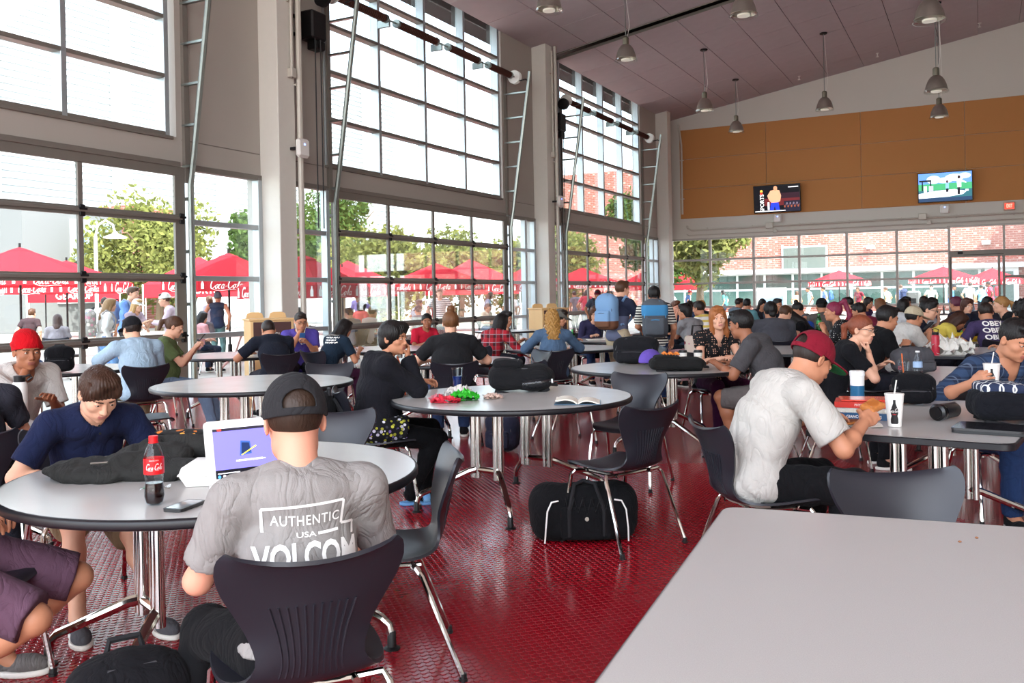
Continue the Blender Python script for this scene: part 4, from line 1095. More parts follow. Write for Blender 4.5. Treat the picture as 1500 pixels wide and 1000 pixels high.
# ---------------------------------------------------------------- people: head, hand, hair and shoe templates
def vadd(a, b): return np.asarray(a, float)+np.asarray(b, float)
def head_prims(fem):
    j = .90 if fem else 1.0
    P = [('+', 0, EL((0, -.014, .052), (.075, .096, .092))), ('+', .03, EL((0, .026, -.008), (.061*j+.002, .066, .086))), ('+', .025, EL((0, .034, -.052), (.051*j, .050, .042)))]
    for s in (-1, 1): P += [('+', .02, EL((s*.041, .058, -.004), (.022, .022, .020))), ('+', .02, EL((s*.046*j, .012, -.05), (.016, .03, .028)))]
    P += [('+', .016, EL((0, .074, -.080), (.020*j, .016, .013))), ('+', .016, EL((0, .080, .050), (.05, .012, .010 if not fem else .007)))]
    for s in (-1, 1): P += [('-', .012, EL((s*.032, .104, .026), (.020, .020, .013)))]
    P += [('+', .010, RC((0, .086, .034), (0, .109, -.010), .0075, .0105 if not fem else .009)), ('+', .006, EL((.011, .098, -.015), (.008, .010, .007))), ('+', .006, EL((-.011, .098, -.015), (.008, .010, .007)))]
    P += [('+', .014, EL((0, .078, -.042), (.030, .018, .026)))]
    P += [('+', .004, EL((0, .095, -.0385), (.023, .006, .0045))), ('+', .004, EL((0, .093, -.0490), (.019, .007, .0058))), ('-', .002, EL((0, .102, -.0435), (.024, .006, .0012)))]
    for s in (-1, 1):
        P += [('+', .004, EL((s*.079, -.008, .014), (.0075, .019, .031), rotm(0, -s*18, 0))), ('-', .003, EL((s*.086, -.002, .016), (.006, .010, .018)))]
        P += [('+', .002, EL((s*.032, .0815, .0290), (.0150, .0135, .0105))), ('-', .002, EL((s*.032, .0975, .0255), (.0105, .010, .0050)))]
    P += [('+', .025, RC((0, -.022, -.02), (0, -.040, -.15), .054 if not fem else .046, .056 if not fem else .048))]
    return P
def build_head(fem, vs):
    V, Q = sdf(head_prims(fem), vs)
    c = V[Q].mean(1); m = np.zeros(len(Q), int)
    lip = (np.abs(c[:, 0]) < .0225-.2*np.abs(c[:, 2]+.0437)) & (c[:, 1] > .088) & (c[:, 2] > -.0550) & (c[:, 2] < -.0335)
    m[lip] = 3
    VV = [V]; QQ = [Q]; MM = [m]; n = len(V)
    def lump(center, r, mi, nu=10, nv=6):
        nonlocal n
        pts = []; f = []
        for jx in range(nv+1):
            for i in range(nu):
                a = 2*math.pi*i/nu; b = math.pi*jx/nv
                pts.append((center[0]+r[0]*math.sin(b)*math.cos(a), center[1]+r[1]*math.cos(b), center[2]+r[2]*math.sin(b)*math.sin(a)))
        for jx in range(nv):
            for i in range(nu): f.append((n+jx*nu+i, n+jx*nu+(i+1) % nu, n+(jx+1)*nu+(i+1) % nu, n+(jx+1)*nu+i))
        VV.append(np.array(pts)); QQ.append(np.array(f)); MM.append(np.full(len(f), mi)); n += len(pts)
    for s in (-1, 1):
        lump((s*.032, .0810, .0262), (.0125, .0122, .0095), 1)
        lump((s*.032, .0925, .0258), (.0050, .0016, .0050), 2)
        for k in range(5): lump((s*(.017+.0075*k), .0965-.0022*k*k*.5-.001*k, .0450+.0016*math.sin(k*.8)-.0006*k), (.0058, .004, .0030 if fem else .0038), 4, 6, 4)
    return np.concatenate(VV), np.concatenate(QQ), np.concatenate(MM)
_HEAD = {}
def head_tpl(fem, lod):
    k = (fem, lod)
    if k not in _HEAD: _HEAD[k] = build_head(fem, (.0042, .0065, .0095)[lod])
    return _HEAD[k]
def hand_prims(curl, spread=1.0, thumb=0):
    """right hand: wrist at origin, fingers to +Y, palm to -Z, thumb on -X.  curl: bend per joint (deg)"""
    P = [('+', 0, EL((0, .048, .0), (.040, .052, .0145))), ('+', .02, RC((0, -.05, 0), (0, .012, 0), .025, .024)), ('+', .012, EL((-.024, .032, -.010), (.018, .030, .014)))]
    for i, (x, L, r) in enumerate(((-.030, .068, .0088), (-.010, .076, .0090), (.011, .071, .0086), (.030, .056, .0078))):
        p = np.array([x, .092-.004*abs(i-1.3), .002]); a = 0.0; yaw = RAD((i-1.3)*-4*spread)
        for j, f in enumerate((.46, .31, .23)):
            a += RAD(curl[min(i, len(curl)-1)]*(1.0, 1.15, .7)[j]); l = L*f*1.05
            q = p+l*np.array([-math.sin(yaw)*math.cos(a), math.cos(yaw)*math.cos(a), -math.sin(a)])
            P.append(('+', .004 if j else .008, RC(p, q, r*(1-.08*j), r*(.92-.1*j)))); p = q
    t0 = np.array([-.030, .022, -.006]); d = [(-.026, .024, -.012), (-.012, .030, -.012), (-.002, .024, -.008)] if thumb == 0 else [(-.020, .022, -.024), (.004, .030, -.020), (.012, .022, -.006)]
    for j, v in enumerate(d):
        q = t0+np.array(v); P.append(('+', .006, RC(t0, q, .0125-.0018*j, .0112-.0018*j))); t0 = q
    return P
HANDS = {'relax': (dict(curl=(18, 22, 26, 30)), 0), 'grip': (dict(curl=(48, 50, 52, 55), spread=.4, thumb=1), 0), 'flat': (dict(curl=(5, 5, 7, 9)), 0), 'pinch': (dict(curl=(50, 58, 62, 66), spread=.3, thumb=1), 0), 'cup': (dict(curl=(32, 34, 36, 40), spread=.6, thumb=1), 0), 'fist': (dict(curl=(78, 80, 82, 84), spread=.1, thumb=1), 0)}
_HAND = {}
def hand_tpl(pose, lod):
    k = (pose, lod)
    if k not in _HAND: _HAND[k] = sdf(hand_prims(**HANDS[pose][0]), (.0038, .0055, .008)[lod])
    return _HAND[k]
HC = (0, -.014, .052)
def hcap(off): return EL(HC, (.075+off, .096+off, .092+off))
def hair_prims(style):
    k = style
    front = ('&', .006, PL((0, .66, -.75), (0, .088, .088)))
    nape = ('&', .008, PL((0, .35, -1), (0, -.08, -.055)))
    faceo = ('-', .008, EL((0, .125, -.02), (.066, .085, .115)))
    if k == 'short': return [('+', 0, hcap(.008)), ('+', .02, EL((0, .05, .125), (.055, .045, .025))), front, nape]
    if k == 'crop': return [('+', 0, hcap(.005)), front, ('&', .008, PL((0, .3, -1), (0, -.08, -.045)))]
    if k == 'quiff': return [('+', 0, hcap(.010)), ('+', .02, EL((0, .045, .135), (.060, .055, .030))), ('+', .015, EL((.03, .075, .108), (.035, .028, .026))), front, nape]
    if k == 'sweep': return [('+', 0, hcap(.012)), ('+', .02, EL((.0, .03, .125), (.070, .06, .035))), ('+', .012, EL((.045, .07, .09), (.030, .030, .045))), ('+', .012, EL((-.05, .06, .085), (.025, .035, .045))), ('&', .006, PL((0, .70, -.70), (0, .096, .066))), nape]
    if k == 'bob': return [('+', 0, hcap(.014)), ('+', .03, EL((0, -.035, -.02), (.088, .075, .10))), ('+', .02, EL((0, .05, .12), (.06, .05, .03))), faceo, ('&', .01, PL((0, 0, -1), (0, 0, -.09)))]
    if k in ('long', 'curly', 'verylong'):
        L = {'long': -.30, 'curly': -.36, 'verylong': -.42}[k]; w = .10 if k == 'curly' else .078
        P = [('+', 0, hcap(.014)), ('+', .03, RC((0, -.055, .0), (0, -.10, L*.55), .085, w)), ('+', .03, RC((0, -.10, L*.5), (0, -.115, L), w, .055))]
        for s in (-1, 1): P += [('+', .02, RC((s*.06, .0, .03), (s*.075, -.03, -.14), .030, .030)), ('+', .02, RC((s*.075, -.03, -.14), (s*.07, -.06, L*.8), .030, .022))]
        return P+[('+', .02, EL((0, .045, .122), (.06, .05, .03))), faceo]
    if k == 'bun': return [('+', 0, hcap(.010)), ('+', .012, EL((0, -.045, .165), (.042, .042, .036))), ('+', .008, EL((.02, -.05, .185), (.02, .02, .018))), front, nape]
    if k == 'ponytail': return [('+', 0, hcap(.009)), ('+', .015, RC((0, -.105, .07), (0, -.155, .03), .022, .030)), ('+', .012, RC((0, -.155, .03), (0, -.15, -.16), .030, .016)), front, nape]
    if k == 'highpony': return [('+', 0, hcap(.010)), ('+', .015, RC((0, -.09, .13), (0, -.14, .16), .026, .030)), ('+', .012, RC((0, -.14, .16), (0, -.20, -.02), .032, .030)), ('+', .012, RC((0, -.20, -.02), (0, -.18, -.18), .030, .016)), front, nape]
    if k == 'lowbun': return [('+', 0, hcap(.012)), ('+', .015, EL((0, -.12, -.03), (.045, .035, .045))), ('+', .01, RC((0, -.12, -.04), (0, -.10, -.16), .03, .018)), front, nape]
    if k == 'braid': return [('+', 0, hcap(.014)), ('+', .02, EL((0, -.05, -.01), (.082, .06, .07))), ('+', .02, EL((-.03, .055, .105), (.06, .045, .04))), ('+', .02, EL((.06, .02, .07), (.03, .06, .06))), ('-', .008, EL((0, .122, -.03), (.064, .085, .11)))]+[('+', .006, EL((.062+.004*i, .01+.022*min(i, 3), -.10-.035*i), (.022-.001*i, .022, .024))) for i in range(9)]
    if k == 'afro': return [('+', 0, EL((0, -.03, .06), (.125, .13, .125))), ('+', .03, EL((0, -.06, -.04), (.11, .09, .10))), ('-', .01, EL((0, .135, -.02), (.07, .085, .115)))]
    if k == 'beanie': return [('+', 0, hcap(.016)), ('+', .03, EL((0, -.045, .115), (.070, .080, .055))), ('+', .004, EL((0, -.014, .060), (.098, .118, .030), rotm(-14))), ('&', .004, PL((0, .25, -1), (0, .08, .052)))]
    if k == 'beard': return [('+', 0, EL((0, .030, -.052), (.058, .060, .050))), ('+', .01, EL((0, .074, -.082), (.026, .022, .018))), ('-', .004, EL((0, .085, -.005), (.045, .05, .055))), ('-', .004, EL((0, .10, -.044), (.026, .03, .012))), ('&', .004, PL((0, -1, 0), (0, .012, 0)))]
    if k == 'cap': return [('+', 0, hcap(.016)), ('&', .003, PL((0, .05, -1), (0, .08, .052))), ('+', .006, ((lambda X, Y, Z, f=EL((0, .105, .058), (.080, .095, .05))[0]: np.maximum(f(X, Y, Z), np.abs(Z-(.060-1.6*X*X-.16*(Y-.08)))-.0035)), np.array([-.085, .01, .0]), np.array([.085, .205, .11]))), ('-', .0, EL(HC, (.082, .103, .099))), ]
    if k == 'snapback': return [('+', 0, hcap(.016)), ('&', .003, PL((0, .05, -1), (0, .08, .044))), ('-', .003, EL((0, -.115, .060), (.046, .05, .040))), ('+', .0, ((lambda X, Y, Z, f=hcap(.018)[0]: np.maximum(np.maximum(f(X, Y, Z), np.abs(Z-.038)-.011), Y+.02)), np.array([-.1, -.14, .02]), np.array([.1, 0, .06]))), ('+', .006, ((lambda X, Y, Z, f=EL((0, .105, .058), (.082, .098, .05))[0]: np.maximum(f(X, Y, Z), np.abs(Z-(.056-1.0*X*X))-.0035)), np.array([-.085, .01, .0]), np.array([.085, .205, .11]))), ('-', .0, EL(HC, (.084, .105, .100)))]
    raise KeyError(k)
_HAIR = {}
def hair_tpl(style, lod):
    k = (style, lod)
    if k not in _HAIR:
        nz = None
        if style in ('curly', 'afro'): nz = lambda X, Y, Z: .010*np.sin(95*Z+5*np.sin(60*X))*np.sin(80*X+30*Z)+.006*np.sin(140*Y+60*Z)
        elif style in ('cap', 'snapback', 'beanie'): nz = (lambda X, Y, Z: .0012*np.sin(60*np.arctan2(X, Y+.02))) if style == 'beanie' else None
        elif style not in ('crop', 'beard'): nz = lambda X, Y, Z: .0022*np.sin(46*np.arctan2(X, Y+.03)+4*np.sin(25*Z))+.0015*np.sin(90*X+30*Y)
        _HAIR[k] = sdf(hair_prims(style), (.0045, .007, .010)[lod] if style not in ('cap', 'snapback') else (.0036, .0055, .007)[lod], nz)
    return _HAIR[k]
_SHOE = {}
def shoe_tpl(kind, lod):
    """shoe on the floor, ankle above origin, toe to +Y.  returns (upper, sole)"""
    k = (kind, lod)
    if k not in _SHOE:
        vs = (.006, .009, .013)[lod]
        if kind == 'slide':
            up = sdf([('+', 0, EL((0, .115, .035), (.052, .05, .045))), ('-', 0, EL((0, .115, .028), (.044, .08, .042))), ('&', 0, PL((0, 0, -1), (0, 0, .02)))], vs)
        else:
            up = sdf([('+', 0, EL((0, .11, .040), (.044, .085, .040))), ('+', .03, EL((0, -.01, .052), (.036, .055, .050))), ('+', .03, RC((0, -.015, .06), (0, -.012, .098), .036, .038, flat=1)), ('&', .003, PL((0, 0, -1), (0, 0, .018)))], vs)
        so = sdf([('+', 0, ((lambda X, Y, Z, a=EL((0, .10, .012), (.050, .10, .06))[0], b=EL((0, -.01, .012), (.041, .068, .06))[0]: np.maximum(np.minimum(a(X, Y, Z), b(X, Y, Z)), np.abs(Z-.0125)-.012)), np.array([-.05, -.08, 0.]), np.array([.05, .2, .025])))], min(vs, .007))
        _SHOE[k] = (up, so)
    return _SHOE[k]

def unit(v):
    v = np.asarray(v, float); n = np.linalg.norm(v); return v/n if n > 1e-9 else v
def ik(a, t, l1, l2, pole):
    a = np.asarray(a, float); t = np.asarray(t, float); d = t-a; L = np.linalg.norm(d)
    mx = (l1+l2)*.995
    if L > mx: t = a+d/L*mx; d = t-a; L = mx
    L = max(L, abs(l1-l2)*1.05+.02); u = unit(d)
    x = (l1*l1-l2*l2+L*L)/(2*L); h = math.sqrt(max(l1*l1-x*x, 0))
    p = np.asarray(pole, float); p = unit(p-u*(p @ u))
    return a+u*x+p*h, t
M_eye = mat('eye_white', 'e8e2dc', .3)
M_iris = mat('eye_iris', '24160f', .2)
def lipm(c): return mat('lip_'+c, c, .4)
LIPS = {'light': 'c07a70', 'tan': 'a8675a', 'brown': '8a5146', 'dark': '5f3a34'}
SKIN = {'light': 'dba68a', 'tan': 'bd8263', 'brown': '9a6347', 'dark': '5f3d2e', 'pink': 'd99a80'}
PSEED = [0]
def person(label, x, y, rz, sit=True, s=1.0, fem=False, g=1.0, lod=2, lean=10, curve=12, side=0, twist=0, head=(8, 0, 0), L='lap', R='lap', Lp=None, Rp=None, lh='relax', rh='relax', Lpalm=None, Rpalm=None, feet=None,
           sk='tan', hair=('short', '1d1512'), hat=None, beard=None, top='333333', sleeve=.5, off=.012, hem=.10, bot='22242c', legs='long', loose=.010, shoe=('1a1a1c', 'e6e3dc'), slide=False, hood=False, belly=0.0, seat=.45, neckline=.0, foldamp=None, chair_label=None, group=None, top_name='shirt', z0=0.0, back=-.06, sockc=None, socks=0):
    PSEED[0] += 1; sd = PSEED[0]
    vs = (.0095, .014, .021)[lod]
    root = thing('person', label, 'person', (x, y, z0), rz, group)
    w = (.93 if fem else 1.0)*s
    hz = seat+.092*s if sit else .93*s
    ya, yr = RAD(lean), RAD(side)
    def sdir(a): return unit((math.sin(yr), math.sin(RAD(a)), math.cos(RAD(a))))
    P0 = np.array([0, 0, hz]); P1 = P0+sdir(lean*.8)*.125*s; P2 = P1+sdir(lean+curve*.4)*.145*s; P3 = P2+sdir(lean+curve)*.155*s; N = P3+sdir(lean+curve+6)*.065*s
    HP = N+unit(sdir(lean+curve+10)+np.array([0, .25, 0]))*.098*s
    tw = RAD(twist); rgt = np.array([math.cos(tw), math.sin(tw), -math.sin(yr)]); rgt = unit(rgt)
    U3 = sdir(lean+curve); F3 = unit(np.cross(U3, rgt)); F3 = -F3 if F3[1] < 0 and abs(twist) < 90 else F3
    def fr(u, r): f = unit(np.cross(u, r)); r2 = unit(np.cross(f, u)); return np.array([r2, f, u])
    X0 = np.array([1.0, 0, 0]); mid = unit(X0+rgt)
    R0, R1, R2, R3 = fr(sdir(lean*.6), X0), fr(sdir(lean), unit(X0*.7+rgt*.3)), fr(sdir(lean+curve*.5), mid), fr(U3, rgt)
    sw = (.163 if fem else .186)*s*(1+.25*(g-1))
    S = {sg: P3+rgt*sg*sw+U3*.012*s for sg in (-1, 1)}
    HJ = {sg: np.array([sg*.088*s, 0.0, hz-.03*s]) for sg in (-1, 1)}
    if feet is None: feet = ((-.13, .38), (.13, .40)) if sit else ((-.10, .0), (.10, .03))
    AN = {}; KN = {}
    for sg, f in zip((-1, 1), feet):
        k, a = ik(HJ[sg], (f[0], f[1], .085 if len(f) < 3 else f[2]), .435*s, .425*s, (sg*.15, 1, .7) if sit else (0, 1, 0)); KN[sg] = k; AN[sg] = a
    EB = {}; WR = {}
    for sg, T, pl in ((-1, L, Lp), (1, R, Rp)):
        if T == 'lap': T = (sg*.12, .32*s, hz+.13)
        elif T == 'table': T = (sg*.14, .44, .775)
        elif T == 'side': T = (sg*(sw+.06), .05, hz-.02)
        if pl is None: pl = (sg*.55, -.5, -.8)
        EB[sg], WR[sg] = ik(S[sg], T, .285*s, .25*s, pl)
    # ----- torso primitives, inflated by o
    def torso(o, low=True):
        gw = g; q = []
        q.append(('+', 0, EL(P0+R0[1]*.0, np.array([.158*w*gw*(1.06 if fem else 1)+o, .112*s*gw+o, .105*s+o]), R0)))
        q.append(('+', .05, EL(P1+R1[1]*(.012+belly*.5), np.array([.140*w*gw*(.93 if fem else 1)+o, (.100*s+belly)*gw+o, .125*s+o]), R1)))
        q.append(('+', .05, EL(P2+R2[1]*.006, np.array([.156*w*gw+o, .113*s*gw+o, .135*s+o]), R2)))
        q.append(('+', .04, EL(P3-R3[1]*.004, np.array([.150*w*gw+o, .095*s*gw+o, .085*s+o]), R3)))
        for sg in (-1, 1):
            q.append(('+', .035, RC(P3+rgt*sg*.05+U3*.02*s, S[sg], .060*s+o, .048*s*(.5+.5*g)+o)))
            q.append(('+', .03, RC(N-U3*.0, S[sg]+U3*.006, .038*s+o*.5, .034*s+o*.5)))
            if fem: q.append(('+', .03, EL(P2+R2[1]*.085*s*gw+rgt*sg*.062*s+U3*.03*s, np.array([.058, .052, .058])*s*gw+o)))
        return q
    ar = (.5+.5*g)*(.9 if fem else 1.0)*s
    # ----- body
    B = torso(-.004)+[('+', .03, RC(P3, HP, .056*w, .050*w))]
    for sg in (-1, 1):
        B += [('+', .03, RC(S[sg], EB[sg], .049*ar, .040*ar)), ('+', .015, RC(EB[sg], WR[sg], .041*ar, .0255*ar)), ('+', .012, EL(EB[sg]*.62+WR[sg]*.38, (.043*ar,)*3))]
        B += [('+', .04, RC(HJ[sg], KN[sg], .084*s*(.4+.6*g), .056*s*(.6+.4*g))), ('+', .02, RC(KN[sg], AN[sg], .052*s*(.6+.4*g), .036*s)), ('+', .02, EL(KN[sg]*.68+AN[sg]*.32-np.array([0, .018, 0]), (.054*s*(.6+.4*g),)*3))]
        B += [('+', .02, RC(AN[sg], AN[sg]+np.array([0, .09, -.045]), .034*s, .026*s))]
    V, Q = sdf(B, vs); M_ = np.zeros(len(Q), int)
    VV, QQ, MM = [V], [Q], [M_]; n = len(V)
    # head
    hR = rotm(head[0], head[1]+twist, head[2] if len(head) > 2 else 0)
    hs = s**.5*(.95 if fem else 1.0)
    HO = HP+np.array([0, 0, .045*s])+hR @ np.array([0, .015, 0])
    tv_, tq, tm = head_tpl(fem, lod)
    VV.append(HO+(tv_*hs) @ hR.T); QQ.append(tq+n); MM.append(tm); n += len(tv_)
    # hands
    for sg, pose, palm in ((-1, lh, Lpalm), (1, rh, Rpalm)):
        hv, hq = hand_tpl(pose, lod)
        fy = unit(WR[sg]-EB[sg])
        if isinstance(palm, dict): fy = unit(palm.get('dir', fy)); palm = palm.get('n')
        pn = np.asarray(palm if palm is not None else (-.35*sg, .15, -1), float); up = -unit(pn-fy*(pn @ fy)); rx = np.cross(fy, up)
        hl = hv*np.array([sg, 1, 1])*(s*(.93 if fem else 1.0))
        VV.append(WR[sg]+hl[:, :1]*rx+hl[:, 1:2]*fy+hl[:, 2:]*up)
        q2 = hq if sg > 0 else hq[:, ::-1]
        QQ.append(q2+n); MM.append(np.zeros(len(hq), int)); n += len(hv)
    me = quads_mesh('body', np.concatenate(VV), np.concatenate(QQ), np.concatenate(MM))
    hcol = hair[1] if hair else '1d1512'
    for m in (skin(SKIN.get(sk, sk)), M_eye, M_iris, lipm(LIPS.get(sk, 'a8675a')), hairm(hcol)): me.materials.append(m)
    body = link('body', me, None, root)
    out = {'root': root, 'WR': WR, 'EB': EB, 'HO': HO, 'hR': hR, 'S': S, 'N': N, 'P2': P2, 'P3': P3, 'fy': {sg: unit(WR[sg]-EB[sg]) for sg in (-1, 1)}, 'KN': KN, 'AN': AN}
    def tpl(name, T, m, Rm=hR, O=HO, sc=hs):
        v, q = T; return link(name, quads_mesh(name, O+(v*sc) @ Rm.T, q), m, root)
    if hair: out['hair'] = tpl('hair', hair_tpl(hair[0], lod), hairm(hair[1]))
    if beard: tpl('beard', hair_tpl('beard', lod), hairm(beard))
    if hat:
        hr2 = hR @ rotm(0, 180, 0) if len(hat) > 2 and hat[2] else hR
        hr2 = hr2 @ rotm(hat[3] if len(hat) > 3 else 0)
        off_h = hR @ np.array([0, -.028 if (len(hat) > 2 and hat[2]) else 0, 0])
        if hat[0] == 'beanie': tpl('beanie', hair_tpl('beanie', lod), cloth(hat[1]))
        else: out['cap'] = tpl('cap', hair_tpl(hat[0], lod), cloth(hat[1]), hr2, HO+off_h)
    # ----- top
    tm_ = top if not isinstance(top, str) else cloth(top)
    Tp = torso(off)+[('+', .03, EL(P0-R0[2]*.02, np.array([.168*w*g+off+.006, .122*s*g+off+.006, .12*s]), R0))]
    for sg in (-1, 1):
        if sleeve > 0:
            e = S[sg]+(EB[sg]-S[sg])*min(sleeve*1.25, 1.0)
            slo = off*.8+(.004 if sleeve < .8 else .001)
            Tp.append(('+', .03, RC(S[sg], e, .050*ar+slo, .047*ar+slo+(.004 if sleeve < .8 else 0), flat=1 if sleeve < .8 else 0)))
            if sleeve >= .8: Tp.append(('+', .015, RC(EB[sg], EB[sg]+(WR[sg]-EB[sg])*(.97 if sleeve >= 1 else .3), .045*ar+slo, .034*ar+slo, flat=1)))
    if hood:
        Tp += [('+', .02, RC(N+rgt*.085-F3*.02+U3*.0, N-F3*.085-U3*.02, .042, .050)), ('+', .02, RC(N-rgt*.085-F3*.02, N-F3*.085-U3*.02, .042, .050)), ('+', .03, EL(N-F3*.10-U3*.07, (.10, .045, .10), R3))]
    Tp.append(('-', .008, RC(N-U3*.028+F3*(.012+neckline*.5)-U3*neckline, HP+np.array([0, .03, .06]), .060*w, .075*w)))
    if neckline: Tp.append(('-', .008, RC(N+F3*.06-U3*.0, N+F3*.10-U3*(neckline+.03), .045*w, .015*w)))
    if sleeve <= 0:
        for sg in (-1, 1): Tp.append(('-', .006, RC(S[sg]+rgt*sg*.02+U3*.03, S[sg]+rgt*sg*.06-U3*.12, .055*ar, .06*ar)))
    Tp.append(('&', .004, PL(-R0[2], P0-R0[2]*hem*s)))
    fa_ = foldamp if foldamp is not None else (.0050, .0042, .003)[lod]
    out['top'] = soft(top_name, Tp, vs*.95, tm_, root, folds(fa_, 46, sd))
    # ----- trousers / shorts
    bm_ = bot if not isinstance(bot, str) else cloth(bot)
    o = loose
    Bp = [('+', 0, EL(P0, np.array([.158*w*g*(1.06 if fem else 1)+.004+o*.3, .112*s*g+.004+o*.3, .105*s+.004]), R0))]
    for sg in (-1, 1):
        th = .084*s*(.4+.6*g)+.006+o*.6; kn = .056*s*(.6+.4*g)+.006+o
        if legs == 'shorts':
            e = HJ[sg]+(KN[sg]-HJ[sg])*.97
            Bp.append(('+', .04, RC(HJ[sg], e, th+.004, kn+.018, flat=1)))
        else:
            Bp.append(('+', .04, RC(HJ[sg], KN[sg], th, kn)))
            e = KN[sg]+(AN[sg]-KN[sg])*(.98 if legs == 'long' else .86)
            Bp.append(('+', .02, RC(KN[sg], e, kn-.002, .038*s+.006+o*1.2, flat=1))); Bp.append(('+', .02, EL(KN[sg]*.68+AN[sg]*.32-np.array([0, .018, 0]), (.056*s*(.6+.4*g)+o*.6,)*3)))
    Bp.append(('&', .004, PL(R0[2], P0+R0[2]*.10*s)))
    out['bottom'] = soft('shorts' if legs == 'shorts' else 'trousers', Bp, vs, bm_, root, folds(.0022 if o < .006 else fa_, 52, sd+3))
    # ----- shoes
    for sg, f in zip((-1, 1), feet):
        d = AN[sg]-KN[sg]; yaw = -sg*8
        up, so = shoe_tpl('slide' if slide else 'shoe', lod)
        Rz = rotm(0, yaw); O = np.array([AN[sg][0], AN[sg][1], AN[sg][2]-.085])
        v, q = up; u = link('shoe', quads_mesh('shoe', O+(v*s) @ Rz.T, q), cloth(shoe[0]) if not slide else mat('slide_'+shoe[0], shoe[0], .5), root)
        v, q = so; link('sole', quads_mesh('sole', O+(v*s) @ Rz.T, q), mat('sole_'+shoe[1], shoe[1], .6), u)
        if socks:
            k = soft('sock', [('+', 0, RC(AN[sg]+np.array([0, 0, -.02]), AN[sg]+(KN[sg]-AN[sg])*socks, .041*s, .046*s, flat=1))]+([('+', .02, RC(AN[sg], AN[sg]+np.array([0, .12, -.045]), .040*s, .034*s))] if slide else []), vs*.9, cloth(sockc or '18181a'), root)
    if sit and chair_label:
        a = RAD(rz); k = .055-(g-1)*.12; chair(x-math.sin(a)*k, y+math.cos(a)*k, rz, chair_label)
    return out
def wpt(P_, p):
    """local point of a person -> world"""
    r = P_['root']; a = r.rotation_euler.z; p = np.asarray(p, float)
    return Vector((r.location.x+p[0]*math.cos(a)-p[1]*math.sin(a), r.location.y+p[0]*math.sin(a)+p[1]*math.cos(a), r.location.z+p[2]))
def print_on(P_, key, name, V, F, m, side=-1, lift=.0025):
    """flat print: 2D points (local x, z) thrown on to the garment from behind (-1) or the front (+1)"""
    ob = P_[key]; me = ob.data
    bv = BVHTree.FromPolygons([v.co[:] for v in me.vertices], [p.vertices[:] for p in me.polygons])
    out = []
    for a, b in V:
        h = bv.ray_cast(Vector((a, side*1.5, b)), Vector((0, -side, 0)))
        q = h[0] if h[0] is not None else Vector((a, 0, b))
        out.append((q.x, q.y+side*lift, q.z))
    mb = MB(); mb.add(out, F)
    return mb.build(name, m, ob)
def fine_text(txt, w, cx, cz, bold=.0, hgt=None, arch=0.0, spacing=1.0, maxe=.02, shear=0.0, mirror=True):
    """text as fine 2D triangles, width w, centred at cx, cz; mirrored so that it reads from behind"""
    V, T = text_mesh(txt, bold, shear, spacing)
    V = V.copy(); ww = V[:, 0].max()-V[:, 0].min(); hh = V[:, 1].max()-V[:, 1].min()
    V[:, 0] -= (V[:, 0].max()+V[:, 0].min())/2; V[:, 1] -= (V[:, 1].max()+V[:, 1].min())/2
    sx = w/ww; sy = sx if hgt is None else hgt/hh
    bm = bmesh.new(); vs = [bm.verts.new((a*sx, b*sy, 0)) for a, b in V]
    for t in T:
        try: bm.faces.new([vs[i] for i in t])
        except ValueError: pass
    for _ in range(2):
        L = [e for e in bm.edges if e.calc_length() > maxe]
        if not L: break
        bmesh.ops.subdivide_edges(bm, edges=L, cuts=1); bmesh.ops.triangulate(bm, faces=bm.faces[:])
    bm.verts.index_update()
    # for a +Y facing figure seen from behind, local +x is on the viewer's right
    P = [(cx+(v.co.x if mirror else -v.co.x), cz+v.co.y-arch*(v.co.x/w*2)**2) for v in bm.verts]; F = [tuple(v.index for v in f.verts) for f in bm.faces]
    bm.free(); return P, F

# ---------------------------------------------------------------- the people indoors
def CL(t): return 'charcoal chair on which the %s sits' % t
BLK, DBR, BRN, AUB, BLD = '14100f', '241812', '4a2e1c', '7a4426', 'a8814c'
